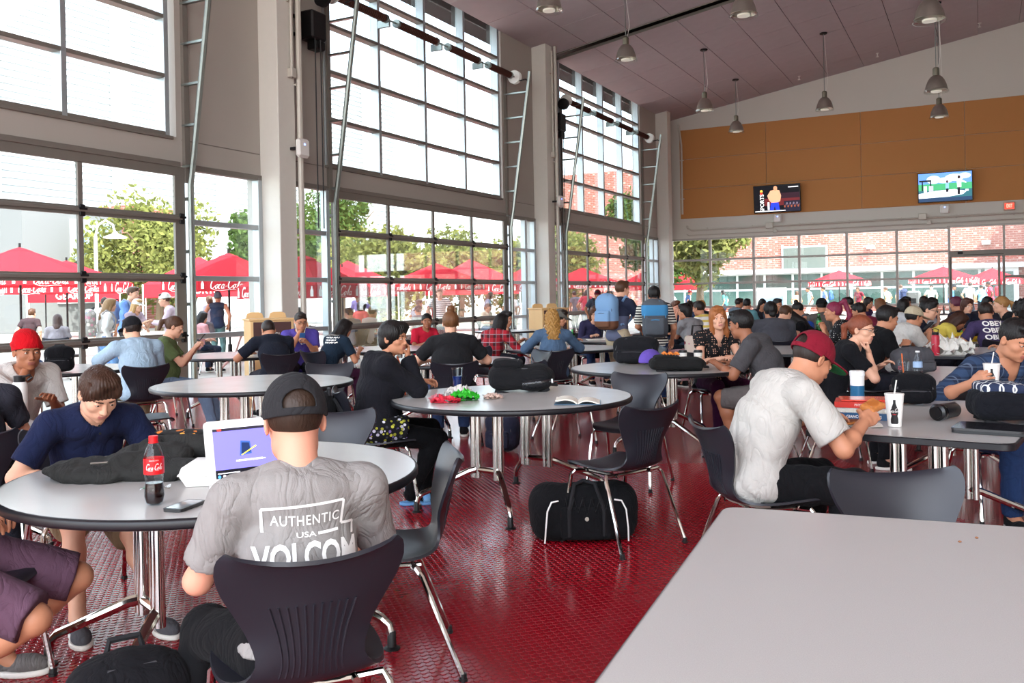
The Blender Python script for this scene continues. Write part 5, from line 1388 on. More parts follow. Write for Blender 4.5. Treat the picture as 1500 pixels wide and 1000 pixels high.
# --- nearest figures
p1 = person('person in grey lettered tee and black snapback cap at the laptop', -1.63, 1.89, fa(-22), s=.905, seat=.43, lod=0, lean=-7, curve=10, head=(12, 0, 0), L=(-.21, .30, .70), R=(.20, .33, .70), Lp=(-.55, -.5, -1), Rp=(.55, -.5, -1), lh='relax', rh='relax', sk='pink', hair=('crop', '33241a'), hat=('snapback', '2b2b2d', False, 0),
            top='8d8986', sleeve=.62, off=.013, hem=.0, back=0, bot='131315', loose=.014, feet=((-.34, .42), (.12, .70)), shoe=('1a1a1c', 'e9e6df'), chair_label='charcoal chair whose ribbed back hides part of the grey lettered tee', foldamp=.005)
def grey_print(P_):
    m = mat('tee_print', 'f0eeea', .8); zc = P_['P3'][2]-.125
    for txt, w, cz, b, hg, ar in (('AUTHENTIC', .175, zc+.085, .010, .026, -.004), ('USA', .05, zc+.050, .01, .013, 0), ('VOLCOM', .27, zc-.002, .03, .072, .010), ('STONE', .16, zc-.075, .02, .03, 0)):
        V, F = fine_text(txt, w, 0, cz, b, hg, ar, 1.12 if txt == 'AUTHENTIC' else 1.0); print_on(P_, 'top', 'lettering', V, F, m)
    L = [((-.11, zc+.118), (.100, zc+.128)), ((.100, zc+.128), (.094, zc+.064)), ((.094, zc+.064), (.13, zc+.060)), ((.13, zc+.060), (.126, zc+.03)), ((-.11, zc+.118), (-.106, zc+.058)), ((.03, zc+.050), (.085, zc+.051))]
    V = []; F = []
    for (ax, az), (bx, bz) in L:
        n = 10; l = math.hypot(bx-ax, bz-az); px, pz = -(bz-az)/l*.0035, (bx-ax)/l*.0035
        for i in range(n+1):
            t = i/n; b0 = len(V); V += [(ax+(bx-ax)*t+px, az+(bz-az)*t+pz), (ax+(bx-ax)*t-px, az+(bz-az)*t-pz)]
            if i: F.append((b0-2, b0-1, b0+1, b0))
    print_on(P_, 'top', 'outline', V, F, m)
grey_print(p1)
p2 = person('person in navy henley with head bowed at the laptop table', -3.86, 2.92, fa(140), s=.93, seat=.43, lod=0, lean=15, curve=22, head=(36, 4, 0), L=(-.10, .30, .64), R=(.12, .30, .64), Lp=(-.9, -.2, -.6), Rp=(.9, -.2, -.6), sk='light', hair=('sweep', '3a2418'), top='1d2440', sleeve=.6, off=.016, bot='8a7a62', legs='shorts', feet=((-.12, .66), (.16, .52)), shoe=('55555a', 'dddad2'), chair_label=CL('navy henley person'))
mb = MB()
for k in range(3): mb.lathe([(0, 0), (.006, 0), (.006, .003), (0, .003)], 8, tuple(p2['P3']+np.array([.0, .135+.008*k, .035-.035*k])), Matrix.Rotation(RAD(-80), 3, 'X'))
mb.build('buttons', M_dark, p2['root'])
p3 = person('person in black hoodie and floral tunic eating, backpack on chair behind', -3.74, 5.13, fa(72), s=.97, fem=True, g=1.22, lod=0, lean=4, curve=8, head=(4, -42, 0), R=(.03, .235, 1.005), Rp=(.55, .1, -.9), rh='pinch', Rpalm={'dir': (-.25, .15, .8), 'n': (-.2, -1, 0)}, L=(-.40, .42, .80), Lp=(-.7, -.3, -.8), lh='cup', sk='tan', hair=('braid', BLK), top='1b1b20', sleeve=1, off=.020, hem=.06, hood=True, bot='0f0f11', loose=.002, legs='long', feet=((-.06, .36), (.10, .22)), shoe=('6fa6d6', '5f97cb'), slide=True, socks=.22, sockc='111113', belly=.02, chair_label='charcoal chair with a black backpack hung on its back')
soft('tunic_hem', [('+', 0, EL((0, .0, .535), (.232, .185, .12))), ('+', .04, RC((-.10, .02, .52), (-.11, .20, .53), .105, .098)), ('+', .04, RC((.10, .02, .52), (.11, .20, .53), .105, .098)), ('&', .003, PL((0, 1, -.2), (0, .19, .5))), ('&', .003, PL((0, .0, 1), (0, 0, .62))), ('&', .003, PL((0, 0, -1), (0, 0, .435)))], .011, blotch('floral_print', ['c9c84a', '7a68a8', 'e6e4ee', '3a3a44', 'b8b4c6', '9a9a30'], 38), p3['root'], folds(.004, 50, 2))
mb = MB().tube([tuple(p3['P3']+np.array(q)) for q in ((-.055, .12, .07), (-.05, .15, -.02), (-.07, .17, -.14), (-.07, .18, -.22))], .006, 6)
mb.build('orange_trim', mat('orange_trim', 'e8602a', .6), p3['root'])
p4 = person('smiling person in red beanie and white tee with hand at chin', -5.93, 3.94, fa(128), s=1.0, lod=0, lean=14, curve=16, head=(6, -8, 0), R=(.02, .30, 1.0), Rp=(.8, .1, -.8), rh='pinch', Rpalm={'dir': (-.3, .2, .75), 'n': (-.2, -1, 0)}, L=(-.10, .40, .79), sk='brown', hair=('crop', BLK), hat=('beanie', 'b3121c'), top='bfbcb7', sleeve=.6, off=.022, bot='2a2f3c', chair_label=CL('red beanie person'))
p5 = person('person in purple shorts with bare legs at the laptop table edge', -3.34, 1.93, fa(93), s=1.0, lod=0, lean=2, curve=5, head=(10, 0, 0), sk='tan', L=(-.1, .16, .68), R=(.1, .16, .68), top='3a3a40', bot='5b4150', legs='shorts', loose=.012, feet=((-.24, .06), (.0, .04)), shoe=('6a6664', 'e4e0d8'), chair_label=CL('purple shorts person'))
p6 = person('person in dark top at the table end by white flask', -4.54, 2.81, fa(-25), s=.96, fem=True, lod=1, lean=6, L='table', R='table', sk='light', hair=('verylong', 'b08a52'), top='2c2c34', bot='22242c', chair_label=CL('dark top person by white flask'))
pw = person('person in white tee and maroon snapback cap eating pizza', -0.99, 4.37, fa(80), s=1.02, lod=0, g=1.05, lean=12, curve=26, head=(34, 10, 0), R=(.16, .50, .80), Rp=(.75, -.35, -.9), rh='pinch', Rpalm={'dir': (-.35, .8, .35), 'n': (-.9, .2, -.2)}, L=(-.22, .46, .775), Lp=(-.8, -.3, -.7), sk='tan', hair=('crop', DBR), hat=('snapback', '7a1a2a', False, 0), top='b9b5ae', sleeve=.62, off=.024, hem=.12, bot='141416', loose=.014, feet=((-.14, .30), (.16, .34)), chair_label='charcoal chair under the white tee person eating pizza', foldamp=.007)
p49 = person('person in blue plaid shirt drinking from a paper cup', 0.05, 6.44, fa(176), s=1.0, seat=.43, lod=0, lean=8, curve=18, head=(26, 12, 0), R=(.30, .30, .86), Rp=(.9, -.3, -.8), rh='cup', Rpalm={'dir': (-.2, .75, .35), 'n': (-1, -.1, 0)}, L=(-.20, .38, .775), sk='tan', hair=('short', BLK), top=plaid('blue_plaid', '2c3f5c', '1a2236', '5f6c80', .075), sleeve=.85, off=.016, bot='24365a', neckline=.05, chair_label=CL('blue plaid shirt person'))
p26 = person('person in black lattice top facing the dark grey tee person', -2.45, 9.18, fa(168), s=1.0, fem=True, g=1.06, lod=0, lean=6, curve=8, head=(2, -14, 6), L=(-.02, .42, .79), R=(.10, .42, .78), Lp=(-.8, -.3, -.8), sk='light', hair=('long', '9a5c30'), top=dots('lattice_top', '121214', 'c99a80', 42, .26), sleeve=.3, neckline=.07, bot='3a1634', loose=.002, chair_label=CL('black lattice top person'))
p27 = person('person in dark grey tee and cargo shorts leaning on table by coffee cups', -1.58, 8.01, fa(-62), s=1.04, g=1.12, lod=0, lean=16, curve=14, head=(8, -18, 0), L=(-.06, .50, .79), R=(.22, .44, .78), Lp=(-.7, -.4, -.8), Rp=(.9, -.3, -.7), sk='brown', hair=('short', BLK), top='4a484a', sleeve=.6, off=.016, bot='5c5654', legs='shorts', loose=.016, feet=((-.1, .34), (.16, .22)), chair_label=CL('dark grey tee person in cargo shorts'))
p40 = person('person in black tee and black glasses resting cheek on hand', -1.11, 7.72, fa(102), s=.97, fem=True, lod=0, lean=14, curve=14, head=(6, -34, 0), L=(-.05, .40, .80), R=(.07, .30, .92), Rp=(.3, .8, -1), rh='fist', Rpalm={'dir': (-.1, -.1, .9), 'n': (0, -1, 0)}, sk='light', hair=('ponytail', '7c3f28'), top='17171a', sleeve=.55, bot='17171a', chair_label=CL('person with black glasses'))
def specs(P_, col='141416'):
    mb = MB()
    def W(q): return tuple(P_['HO']+P_['hR'] @ np.array(q))
    for sg in (-1, 1):
        mb.tube([W((sg*.033+.020*math.cos(a), .106, .024+.014*math.sin(a))) for a in [2*math.pi*k/14 for k in range(14)]], .0024, 5, close=True)
        mb.tube([W((sg*.053, .104, .030)), W((sg*.078, .06, .034)), W((sg*.084, .0, .030))], .0022, 5)
    mb.tube([W((-.013, .108, .028)), W((.013, .108, .028))], .0022, 5)
    mb.build('glasses', mat('glasses_'+col, col, .3), P_['root'])
specs(p40)
# --- the middle of the hall
p7 = person('person in light blue shirt and black cap seen from behind', -7.56, 6.41, fa(-38), s=1.03, g=1.05, lod=1, lean=10, curve=14, head=(14, 16, 0), L=(-.10, .34, 1.0), Lp=(-.9, .2, -.7), R='table', sk='light', hair=('short', DBR), hat=('cap', '1d1d20'), top='9db4c6', sleeve=.85, off=.02, bot='8f8168', chair_label=CL('light blue shirt person'), foldamp=.005)
p8 = person('person in olive green tee looking at a phone', -8.11, 7.20, fa(78), s=.98, fem=True, g=1.12, lod=1, lean=-2, curve=12, head=(22, 4, 0), R=(.04, .34, .92), L=(-.06, .33, .90), rh='cup', lh='cup', sk='light', hair=('ponytail', BRN), top='5c6b45', sleeve=.55, bot='6d7f98', feet=((-.12, .60), (.14, .52)), belly=.03, shoe=('222226', 'e4e0d8'), chair_label=CL('olive tee person'))
p9 = person('person in navy tee hunched with arms on table by waste cabinet', -7.49, 8.33, fa(-28), s=1.02, g=1.08, lod=1, lean=22, curve=20, head=(30, 10, 0), L=(-.24, .52, .78), R=(.10, .50, .78), Lp=(-.9, -.2, -.6), sk='tan', hair=('crop', DBR), top='1f222c', sleeve=.6, off=.018, bot='33343c', socks=.5, sockc='e8e6e2', shoe=('1d1d20', 'e4e0d8'), legs='shorts', chair_label=CL('navy tee person by the waste cabinet'))
p10 = person('person in purple tee with earphones and hand at mouth', -8.35, 9.74, fa(160), s=1.0, lod=1, lean=10, curve=12, head=(14, 8, 0), R=(.0, .26, 1.02), rh='fist', Rpalm={'dir': (-.2, .1, .8), 'n': (0, -1, 0)}, Rp=(.8, .1, -.8), L=(-.06, .40, .86), lh='cup', sk='tan', hair=('short', DBR), top='55489a', sleeve=.55, bot='22242c', chair_label=CL('purple tee person'))
specs(p10, '2a2420')
mb = MB()
for sg in (-1, 1): mb.tube([tuple(p10['HO']+p10['hR'] @ np.array((sg*.082, .0, .0))), tuple(p10['P3']+np.array((sg*.05, .14, .05))), tuple(p10['P3']+np.array((0, .16, -.12))), tuple(p10['WR'][-1])], .004, 5)
mb.build('earphone_cable', M_white, p10['root'])
p11 = person('person in dark lettered tee bent over the window table', -7.21, 8.89, fa(38), s=.96, fem=True, lod=1, lean=20, curve=16, head=(24, 0, 0), L='table', R='table', sk='tan', hair=('long', BLK), top='1d2a38', sleeve=.55, bot='3a1a30', chair_label=CL('person in dark lettered tee'))
V = []; F = []
for r, (zz, w_) in enumerate(((.985, .10), (.955, .12), (.925, .09), (.895, .11))):      # blurred script lines
    for k in range(25):
        xx = -w_+2*w_*k/24; c = .006*math.sin(k*2.1+r); b0 = len(V); V += [(xx, zz+c+.007), (xx, zz+c-.007)]
        if k and (k*7+r) % 6: F.append((b0-2, b0-1, b0+1, b0))
print_on(p11, 'top', 'lettering', V, F, M_print)
p12 = person('person in red tee turning round at the window table', -7.42, 11.39, fa(150), s=.92, fem=True, lod=1, lean=12, curve=10, head=(8, -20, 0), L='table', R='table', sk='brown', hair=('ponytail', BLK), top='c0243a', sleeve=.55, bot='22242c', chair_label=CL('red tee person'))
p13 = person('person in broad black tee seen from behind at round table', -4.61, 7.63, fa(-8), s=1.02, fem=True, g=1.3, lod=0, lean=8, curve=10, head=(10, 0, 0), L=(-.26, .44, .78), R=(.26, .44, .78), Lp=(-.9, -.3, -.6), Rp=(.9, -.3, -.6), sk='light', hair=('bun', '6b4528'), top='222224', sleeve=.55, off=.014, bot='2b3a5a', chair_label=CL('broad black tee person'))
p14 = person('person in red plaid shirt leaning on table', -5.61, 10.12, fa(35), s=1.0, fem=True, lod=1, lean=22, curve=14, head=(16, 0, 0), L=(-.10, .46, .80), R=(.16, .46, .78), Rp=(.8, -.2, -.7), sk='tan', hair=('verylong', BLK), top=plaid('red_plaid', 'a81e2c', '3a1016', '9aa0a8', .10), sleeve=1, bot='2f4a78', chair_label=CL('red plaid shirt person'))
p15 = person('person in grey eating beyond the red plaid person', -6.47, 11.83, fa(120), s=.95, lod=2, lean=14, curve=12, head=(12, 0, 0), R=(.02, .28, 1.0), L='table', sk='tan', hair=('short', BLK), top='7c7a78', bot='22242c', chair_label=CL('person eating beyond the red plaid person'))
p16 = person('person in denim jacket seen from behind', -4.46, 9.66, fa(0), s=.98, fem=True, lod=1, lean=8, curve=10, head=(14, 0, 0), L=(-.26, .48, .78), R=(.26, .48, .78), Lp=(-.9, -.2, -.6), Rp=(.9, -.2, -.6), sk='light', hair=('curly', '9c7238'), top='4a5f78', sleeve=1, off=.018, bot='22242c', chair_label=CL('denim jacket person'))
p17 = person('person in white hoodie and grey brimmed cap looking down', -5.59, 11.82, fa(120), s=.98, fem=True, lod=1, lean=14, curve=12, head=(20, 0, 0), L='table', R='table', sk='tan', hair=('long', DBR), hat=('cap', '5f5c56', False), top='bab7b2', sleeve=1, hood=True, bot='22242c', chair_label=CL('white hoodie person in a cap'))
p18 = person('person in navy hoodie covering mouth with hand', -5.66, 13.69, fa(165), s=1.0, fem=True, lod=1, lean=14, curve=12, head=(18, -16, 0), L=(-.02, .28, 1.02), Lp=(-.8, .2, -.7), lh='fist', Lpalm={'dir': (.3, 0, .8), 'n': (0, -1, 0)}, R='table', sk='light', hair=('long', '50301e'), top='33304c', sleeve=1, bot='2b3a5a', chair_label=CL('navy hoodie person'))
p19 = person('standing person in navy polo and khaki shorts with blue backpack', -4.41, 11.64, fa(42), sit=False, s=.955, lod=0, lean=4, curve=6, head=(4, -18, 0), R=(.16, .42, 1.10), L=(-.10, .42, 1.10), rh='relax', lh='relax', sk='light', hair=('short', BRN), top=nodes_mat('navy_grey_polo', lambda nt, co, p: _mix(nt, _math(nt, 'GREATER_THAN', _xyz(nt, co)[2], 1.13), '5c6078', '252a40')), sleeve=.55, hem=.10, bot='b8a88c', legs='shorts', loose=.02, feet=((-.11, .02), (.12, .0)))
p20 = person('standing person in striped tee with grey and blue backpack', -3.70, 11.11, fa(8), sit=False, s=.90, lod=0, lean=4, curve=6, head=(8, 8, 0), L=(-.16, .38, .95), R=(.22, .22, .82), sk='tan', hair=('short', BLK), top=stripes('bw_stripe', '26242a', 'd8d4c8', .034, .5), sleeve=.6, bot='24304e')
p21 = person('standing person in grey tee and maroon cap by the end bay door', -9.4, 23.2, fa(170), sit=False, s=.93, lod=1, head=(12, -30, 0), L='side', R='side', sk='tan', hair=('short', BLK), hat=('beanie', '6a2030'), top='4d5562', sleeve=.55, bot='3a3f4a')
# --- tables towards the end wall: (label, x, y, a, keywords)
FAR = [
 ('person in black long sleeves beside the striped tee backpacker', -4.78, 14.53, 150, dict(hair=('bob', BLK), top='1c1c20', sleeve=1, fem=True)),
 ('person in navy tee with fist to face near corner window', -5.19, 16.48, 160, dict(hair=('quiff', '5a3420'), sk='pink', top='2c3656', R=(.02, .26, 1.0), rh='fist')),
 ('person in grey crop tee and pink trousers', -3.74, 13.08, -30, dict(hair=('bob', BLK), sk='tan', top='8a888a', fem=True, bot='c79aa0', head=(4, 60, 0), L=(-.04, .28, 1.02), lh='fist', lod=1)),
 ('person in yellow and white striped polo', -4.03, 14.96, -42, dict(hair=('short', DBR), sk='tan', top=stripes('yellow_stripe', 'e6e2dc', 'd9bf5c', .09, .42), bot='3a4458', g=1.05, lod=1)),
 ('person in dark blue tee behind the yellow striped polo', -5.39, 18.25, 30, dict(hair=('ponytail', DBR), top='2a3a58', fem=True)),
 ('person in black tee with back turned by corner window', -5.21, 18.79, 10, dict(hair=('ponytail', 'a8783c'), top='1d1d22', fem=True)),
 ('person in broad dark grey shirt seen from behind', -2.39, 12.09, 4, dict(hair=('lowbun', BLK), top='46464c', g=1.4, s=1.05, sleeve=.9, lod=1, L='table', R='table', lean=14)),
 ('person in teal shirt near the end window', -4.47, 19.32, 35, dict(hair=('short', BLK), top='5f8a92')),
 ('person in blue grey shirt in profile beside the teal shirt', -5.35, 21.90, 70, dict(hair=('short', DBR), top='6a7a86')),
 ('person in dark long sleeves at a small laptop', -4.51, 21.02, 175, dict(hair=('long', BLK), top='26242a', fem=True, head=(24, 0, 0), sleeve=1)),
 ('person in slate tee facing the hall behind broad grey shirt', -3.80, 18.67, 150, dict(hair=('short', BLK), top='30343e')),
 ('person in pale grey tee bowed beside the broad grey shirt', -2.81, 13.72, 60, dict(hair=('short', BRN), sk='light', top='a9a6a4', lean=24, head=(30, 0, 0))),
 ('person in black bowed low over the table', -2.21, 14.45, -80, dict(hair=('long', BLK), top='131316', lean=34, head=(40, 0, 0), fem=True)),
 ('person in grey tank top with forearm raised', -2.53, 16.31, -70, dict(hair=('bun', BLK), sk='tan', top='55555a', sleeve=0, fem=True, lean=18, head=(28, 0, 0), L=(-.1, .44, .9), R='table')),
 ('person in grey jacket and black cap seen from behind', -2.25, 15.40, 5, dict(hair=('crop', BLK), hat=('cap', '1a1a1c', True), top='5a5450', sleeve=1, lean=8, s=1.03)),
 ('person in dotted black top holding green bottle', -1.44, 11.81, -62, dict(hair=('highpony', '7a2440'), sk='tan', top=dots('dotted_top', '131316', 'dcd6d0', 40, .22), fem=True, g=1.12, lean=6, head=(0, 8, 0), L=(-.04, .30, .94), R=(.06, .30, .94), lh='cup', rh='cup', sleeve=.55, lod=1)),
 ('person in red tee turned to talk near the end window', -2.15, 19.18, -60, dict(hair=('short', BLK), sk='light', top='a02834')),
 ('person in maroon tee seen from behind, elbow on table', -1.37, 14.22, -20, dict(hair=('short', BLK), sk='tan', top='7c2a40', g=1.08, lean=22, L=(-.2, .42, .86), head=(20, 20, 0), s=1.03, lod=1)),
 ('person in white top with back turned near maroon tee', -1.44, 16.99, -15, dict(hair=('long', '6b4226'), sk='light', top='d2d0cc', fem=True)),
 ('person in purple tee by the end wall round table', -2.24, 20.10, 150, dict(hair=('bob', DBR), top='4a3458', fem=True)),
 ('person in black tee with a red bottle', -1.04, 9.44, 82, dict(hair=('short', BLK), sk='tan', top='141416', off=.02, lean=14, head=(16, 0, 0), R=(.08, .40, .86), L=(-.10, .42, .80), lod=0, s=1.02, rh='cup')),
 ('person in white tee and beige cap reading a phone', -0.98, 11.52, 78, dict(hair=('short', BLK), hat=('cap', 'b5a88e', False), sk='tan', top='bcb8b2', lean=22, curve=16, head=(14, 0, 0), R=(.04, .52, .88), L=(-.08, .52, .86), rh='cup', lh='cup', lod=0, off=.02)),
 ('person with glasses and navy polo beyond the beige cap', -0.82, 12.55, 120, dict(hair=('short', BLK), sk='light', top='1c2030', lean=10, head=(14, 0, 0), R='table', L='table', lod=1)),
 ('person in yellow tee bent over the table', -0.70, 13.81, 96, dict(hair=('long', '3a2016'), sk='brown', top='d6bf58', fem=True, lean=34, curve=20, head=(40, 0, 0), L=(-.1, .50, .78), R=(.16, .46, .78), lod=1)),
 ('person in dark top with hand over face', -0.29, 15.63, 178, dict(hair=('bob', '4a2a20'), sk='light', top='1e2230', fem=True, sleeve=1, R=(.02, .24, 1.05), rh='relax')),
 ('person in purple lettered tee seen from behind', 0.15, 12.35, 6, dict(hair=('short', DBR), sk='tan', top='43385a', lean=16, L=(-.28, .42, .78), R=(.2, .46, .78), head=(26, 0, 0), lod=1, s=1.0)),
 ('person in black tee turned sideways beyond the purple lettered tee', 0.47, 15.40, -70, dict(hair=('ponytail', '9a7040'), sk='light', top='17171a', head=(4, 0, 0))),
 ('person in yellow sleeveless top beside the blue plaid shirt', 0.62, 10.93, -60, dict(hair=('afro', '120e0d'), sk='tan', top='c9a84a', sleeve=0, fem=True, lean=10, L=(-.08, .34, .95), lod=1)),
 ('person in light tee with raised forearm behind beige cap', -1.21, 15.55, 60, dict(hair=('bob', BLK), sk='light', top='c2c2c4', fem=True, L=(-.2, .3, .95))),
 ('person in dark mauve tee near the entrance glazing', -1.36, 18.41, 170, dict(hair=('short', BLK), top='3c3a42')),
 ('person in grey tee with back turned by the entrance table', -0.96, 19.16, 20, dict(hair=('short', '2a1a16'), top='50505a')),
 ('person in pale grey tee eating by the entrance table', -0.96, 17.60, 100, dict(hair=('lowbun', BLK), sk='light', top='b9bcc4', fem=True, R=(.02, .30, .98), rh='pinch')),
 ('person in dark plum tee beyond the yellow tee', -0.20, 16.20, -20, dict(hair=('short', '5a2438'), top='2b2430')),
 ('person in dark tee facing the hall beyond the hidden face', -0.00, 17.36, 180, dict(hair=('bob', BLK), sk='light', top='2e2c34', fem=True)),
]
FP = {}
for i, (lb, x, y, a, kw) in enumerate(FAR):
    d = dict(s=1.02, lod=2, lean=8, curve=12, head=(10, 0, 0), L='table', R='table', sk='tan'); d.update(kw)
    if d.get('fem'): d['s'] = d['s']*.985
    FP[i] = person(lb, x, y, fa(a), chair_label='charcoal chair under the '+lb.replace('person ', 'figure ', 1).replace(' seen from behind', ''), **d)
V, F = fine_text('OBEY', .24, .0, .99, .03, .06); print_on(FP[25], 'top', 'lettering', V, F, M_print)
V, F = fine_text('OBEY', .24, .0, .91, .03, .06); print_on(FP[25], 'top', 'lettering', V, F, M_print)
V, F = fine_text('OBEY', .24, .0, .83, .03, .06); print_on(FP[25], 'top', 'lettering', V, F, M_print)
specs(FP[22])
# --- people on the plaza
OUT = [
 ('passer-by in blue tee with grey backpack strap outside the flask table door', -13.86, 11.47, 95, False, dict(hair=('short', BRN), sk='light', top='6d8fce', s=1.03, R=(.12, .36, 1.0))),
 ('passer-by in white top with patterned backpack', -13.33, 10.56, 50, False, dict(hair=('verylong', '8a6a48'), sk='light', top='e2e0dc', sleeve=1, bot='6a8fc0', fem=True, s=.9)),
 ('passer-by in white cap and floral top looking at phone', -13.27, 11.11, 110, False, dict(hair=('long', 'b08a58'), hat=('cap', 'd8d4cc'), sk='light', top='b8a6b4', fem=True, s=.89, R=(.06, .34, 1.1), L=(-.06, .34, 1.1))),
 ('passer-by in pale pink hoodie and white cap', -13.18, 11.91, -110, False, dict(hair=('short', BRN), hat=('cap', 'e4e0da', True), sk='light', top='d8c2d0', sleeve=1, s=.95, R=(.06, .34, 1.08), L=(-.06, .34, 1.08))),
 ('person in black and red jacket outside near the first door panel', -17.77, 12.27, 0, False, dict(hair=('short', BRN), sk='light', top='3a2c30', s=.8)),
 ('seated person in grey top outside near the first door panel', -15.66, 11.37, -20, True, dict(hair=('long', '3a2620'), top='8a8488', fem=True)),
 ('person in grey beanie and navy tank top outside by the broad column', -15.7, 15.5, -5, False, dict(hair=('crop', BRN), hat=('beanie', '5c6a76'), sk='tan', top='2c3448', sleeve=0, s=.98, bot='5c7a78')),
 ('seated smiling person outside beside the grey beanie person', -14.5, 13.9, 160, True, dict(hair=('bob', DBR), sk='light', top='6a6468', fem=True)),
 ('person in black and white striped tee outside the middle door', -12.75, 20.5, 175, False, dict(hair=('short', BRN), sk='light', top=stripes('navy_stripe', 'e8e6e2', '3a4058', .055, .3), s=.99)),
 ('person in red top standing outside the middle door', -12.9, 17.2, 20, False, dict(hair=('afro', '2a1a16'), sk='tan', top='d8585c', s=.80, fem=True)),
 ('seated person in grey tee outside the middle door track', -11.74, 15.48, -60, True, dict(hair=('short', BRN), top='8a8a94', sk='light')),
 ('seated person in patterned cap outside the middle door', -11.85, 16.07, 40, True, dict(hair=('short', BLK), hat=('cap', '3a3a44'), top='c9c6c2')),
 ('seated person in dark cap outside behind the red tee person', -11.77, 18.12, -40, True, dict(hair=('short', BLK), hat=('cap', '2a2c34'), top='6a6a72')),
 ('standing person in pale grey outside beyond the striped tee', -13.2, 20.0, 60, False, dict(hair=('short', DBR), top='9aa0a8', s=.82)),
 ('person in white outside the narrow window by middle column', -12.9, 24.9, 0, False, dict(hair=('bob', BLK), top='e4e2de', s=.93, fem=True)),
 ('person in dark coat outside the narrow window by middle column', -12.4, 25.9, 40, False, dict(hair=('short', BLK), top='4a4a52', s=.93)),
 ('person in pink outside the end bay door', -13.0, 31.0, 20, False, dict(hair=('short', BLK), top='c77a80', s=.92)),
 ('person in plaid outside the end bay door', -13.6, 31.6, -30, False, dict(hair=('short', DBR), top='8a8a96', s=.94)),
 ('person in white shirt outside the end bay door last panel', -12.9, 33.4, 160, False, dict(hair=('short', DBR), top='d8d6d2', s=.94)),
 ('person in red cap and blue shirt beyond the end window tree', -12.7, 43.2, 90, False, dict(hair=('short', BLK), hat=('cap', 'b0303a'), top='4a5f88', s=.93)),
 ('person in white beyond the end window tree', -13.6, 43.9, -60, False, dict(hair=('short', BLK), top='e2e0dc', s=.90)),
 ('person in pale blue shirt walking past ribbon windows', -7.35, 45.8, -80, False, dict(hair=('short', DBR), sk='brown', top='a9bfdc', s=.97, bot='c9c4ba')),
 ('person with blue backpack walking past ribbon windows', -6.75, 46.6, -70, False, dict(hair=('short', DBR), sk='tan', top='6a86b0', s=.97)),
 ('person in bright clothes by the notice board', -8.1, 46.4, 20, False, dict(hair=('bob', BRN), top='e0b890', s=.85, fem=True)),
 ('person with navy backpack standing before ribbon windows', -3.32, 46.7, 0, False, dict(hair=('short', BRN), sk='light', top='6f7fa6', s=.98)),
 ('person in pale clothes beside the navy backpack outside', -4.1, 48.6, -40, False, dict(hair=('short', BRN), top='e6d2b4', s=.92)),
 ('person in blue tee and dark cap outside the entrance', -1.2, 45.4, 120, False, dict(hair=('short', BLK), hat=('cap', '20242c'), sk='brown', top='4a78c0', s=.95)),
 ('person in white tee with backpack straps outside the entrance', -.48, 45.9, 60, False, dict(hair=('short', DBR), sk='light', top='c2c0c4', s=1.0)),
 ('person in light blue tee outside the entrance', .05, 48.0, 10, False, dict(hair=('short', DBR), top='7ab0d8', s=.93)),
 ('person in red top and backpack outside the entrance', .42, 46.1, -60, False, dict(hair=('crop', BLK), sk='dark', top='c24858', s=1.02)),
]
OP = {}
for i, (lb, x, y, a, st, kw) in enumerate(OUT):
    d = dict(lod=2, s=.95, head=(8, 0, 0), L='side' if not st else 'lap', R='side' if not st else 'lap', sk='tan', lean=6 if st else 2, curve=8); d.update(kw)
    OP[i] = person(lb, x, y, fa(a), sit=st, chair_label=('charcoal chair under the '+lb.replace('seated person', 'figure', 1)) if st else None, **d)
CROWD = [('pink', 'd79a9c', -13.9, 13.2, 0), ('white', 'e0deda', -16.4, 13.0, 1), ('grey', '9a9aa2', -17.8, 17.4, 1), ('orange', 'd88a58', -14.9, 17.6, 0), ('pale green', 'a8c0a0', -13.6, 18.9, 0), ('violet', '8a7ab0', -15.2, 20.3, 1),
         ('dark red', '8a2c34', -14.2, 22.6, 1), ('cream', 'ddd2b8', -13.0, 23.4, 0), ('sky blue', '8ab0d8', -14.6, 26.4, 1), ('charcoal', '4a4a50', -13.3, 28.2, 0), ('crimson', 'b83444', -12.6, 30.2, 1), ('mustard', 'c8a440', -14.0, 35.4, 1),
         ('teal', '4a8a8a', -11.2, 44.6, 1), ('beige', 'c8b89a', -9.4, 47.6, 1), ('maroon', '6a2834', -5.4, 48.2, 1), ('light grey', 'b8b8bc', -2.2, 49.6, 1)]
for i, (c, hx, x, y, st) in enumerate(CROWD):
    person('distant plaza visitor in %s top among the umbrellas outside' % c, x, y, 37*i % 360, sit=not st, s=.92+.012*(i % 6), fem=i % 2 == 0, lod=2, head=(10, (-20, 15, 0)[i % 3], 0), L='side' if st else 'lap', R='side' if st else 'lap', lean=3, curve=8, sk=('light', 'tan', 'brown')[i % 3], hair=(('long', 'short', 'bob', 'short')[i % 4], (BLK, DBR, BRN)[i % 3]), top=hx, bot=('2b3448', '6a7486', '8a7a62')[i % 3],
           chair_label=None if st else 'charcoal chair under the plaza visitor in %s top' % c)

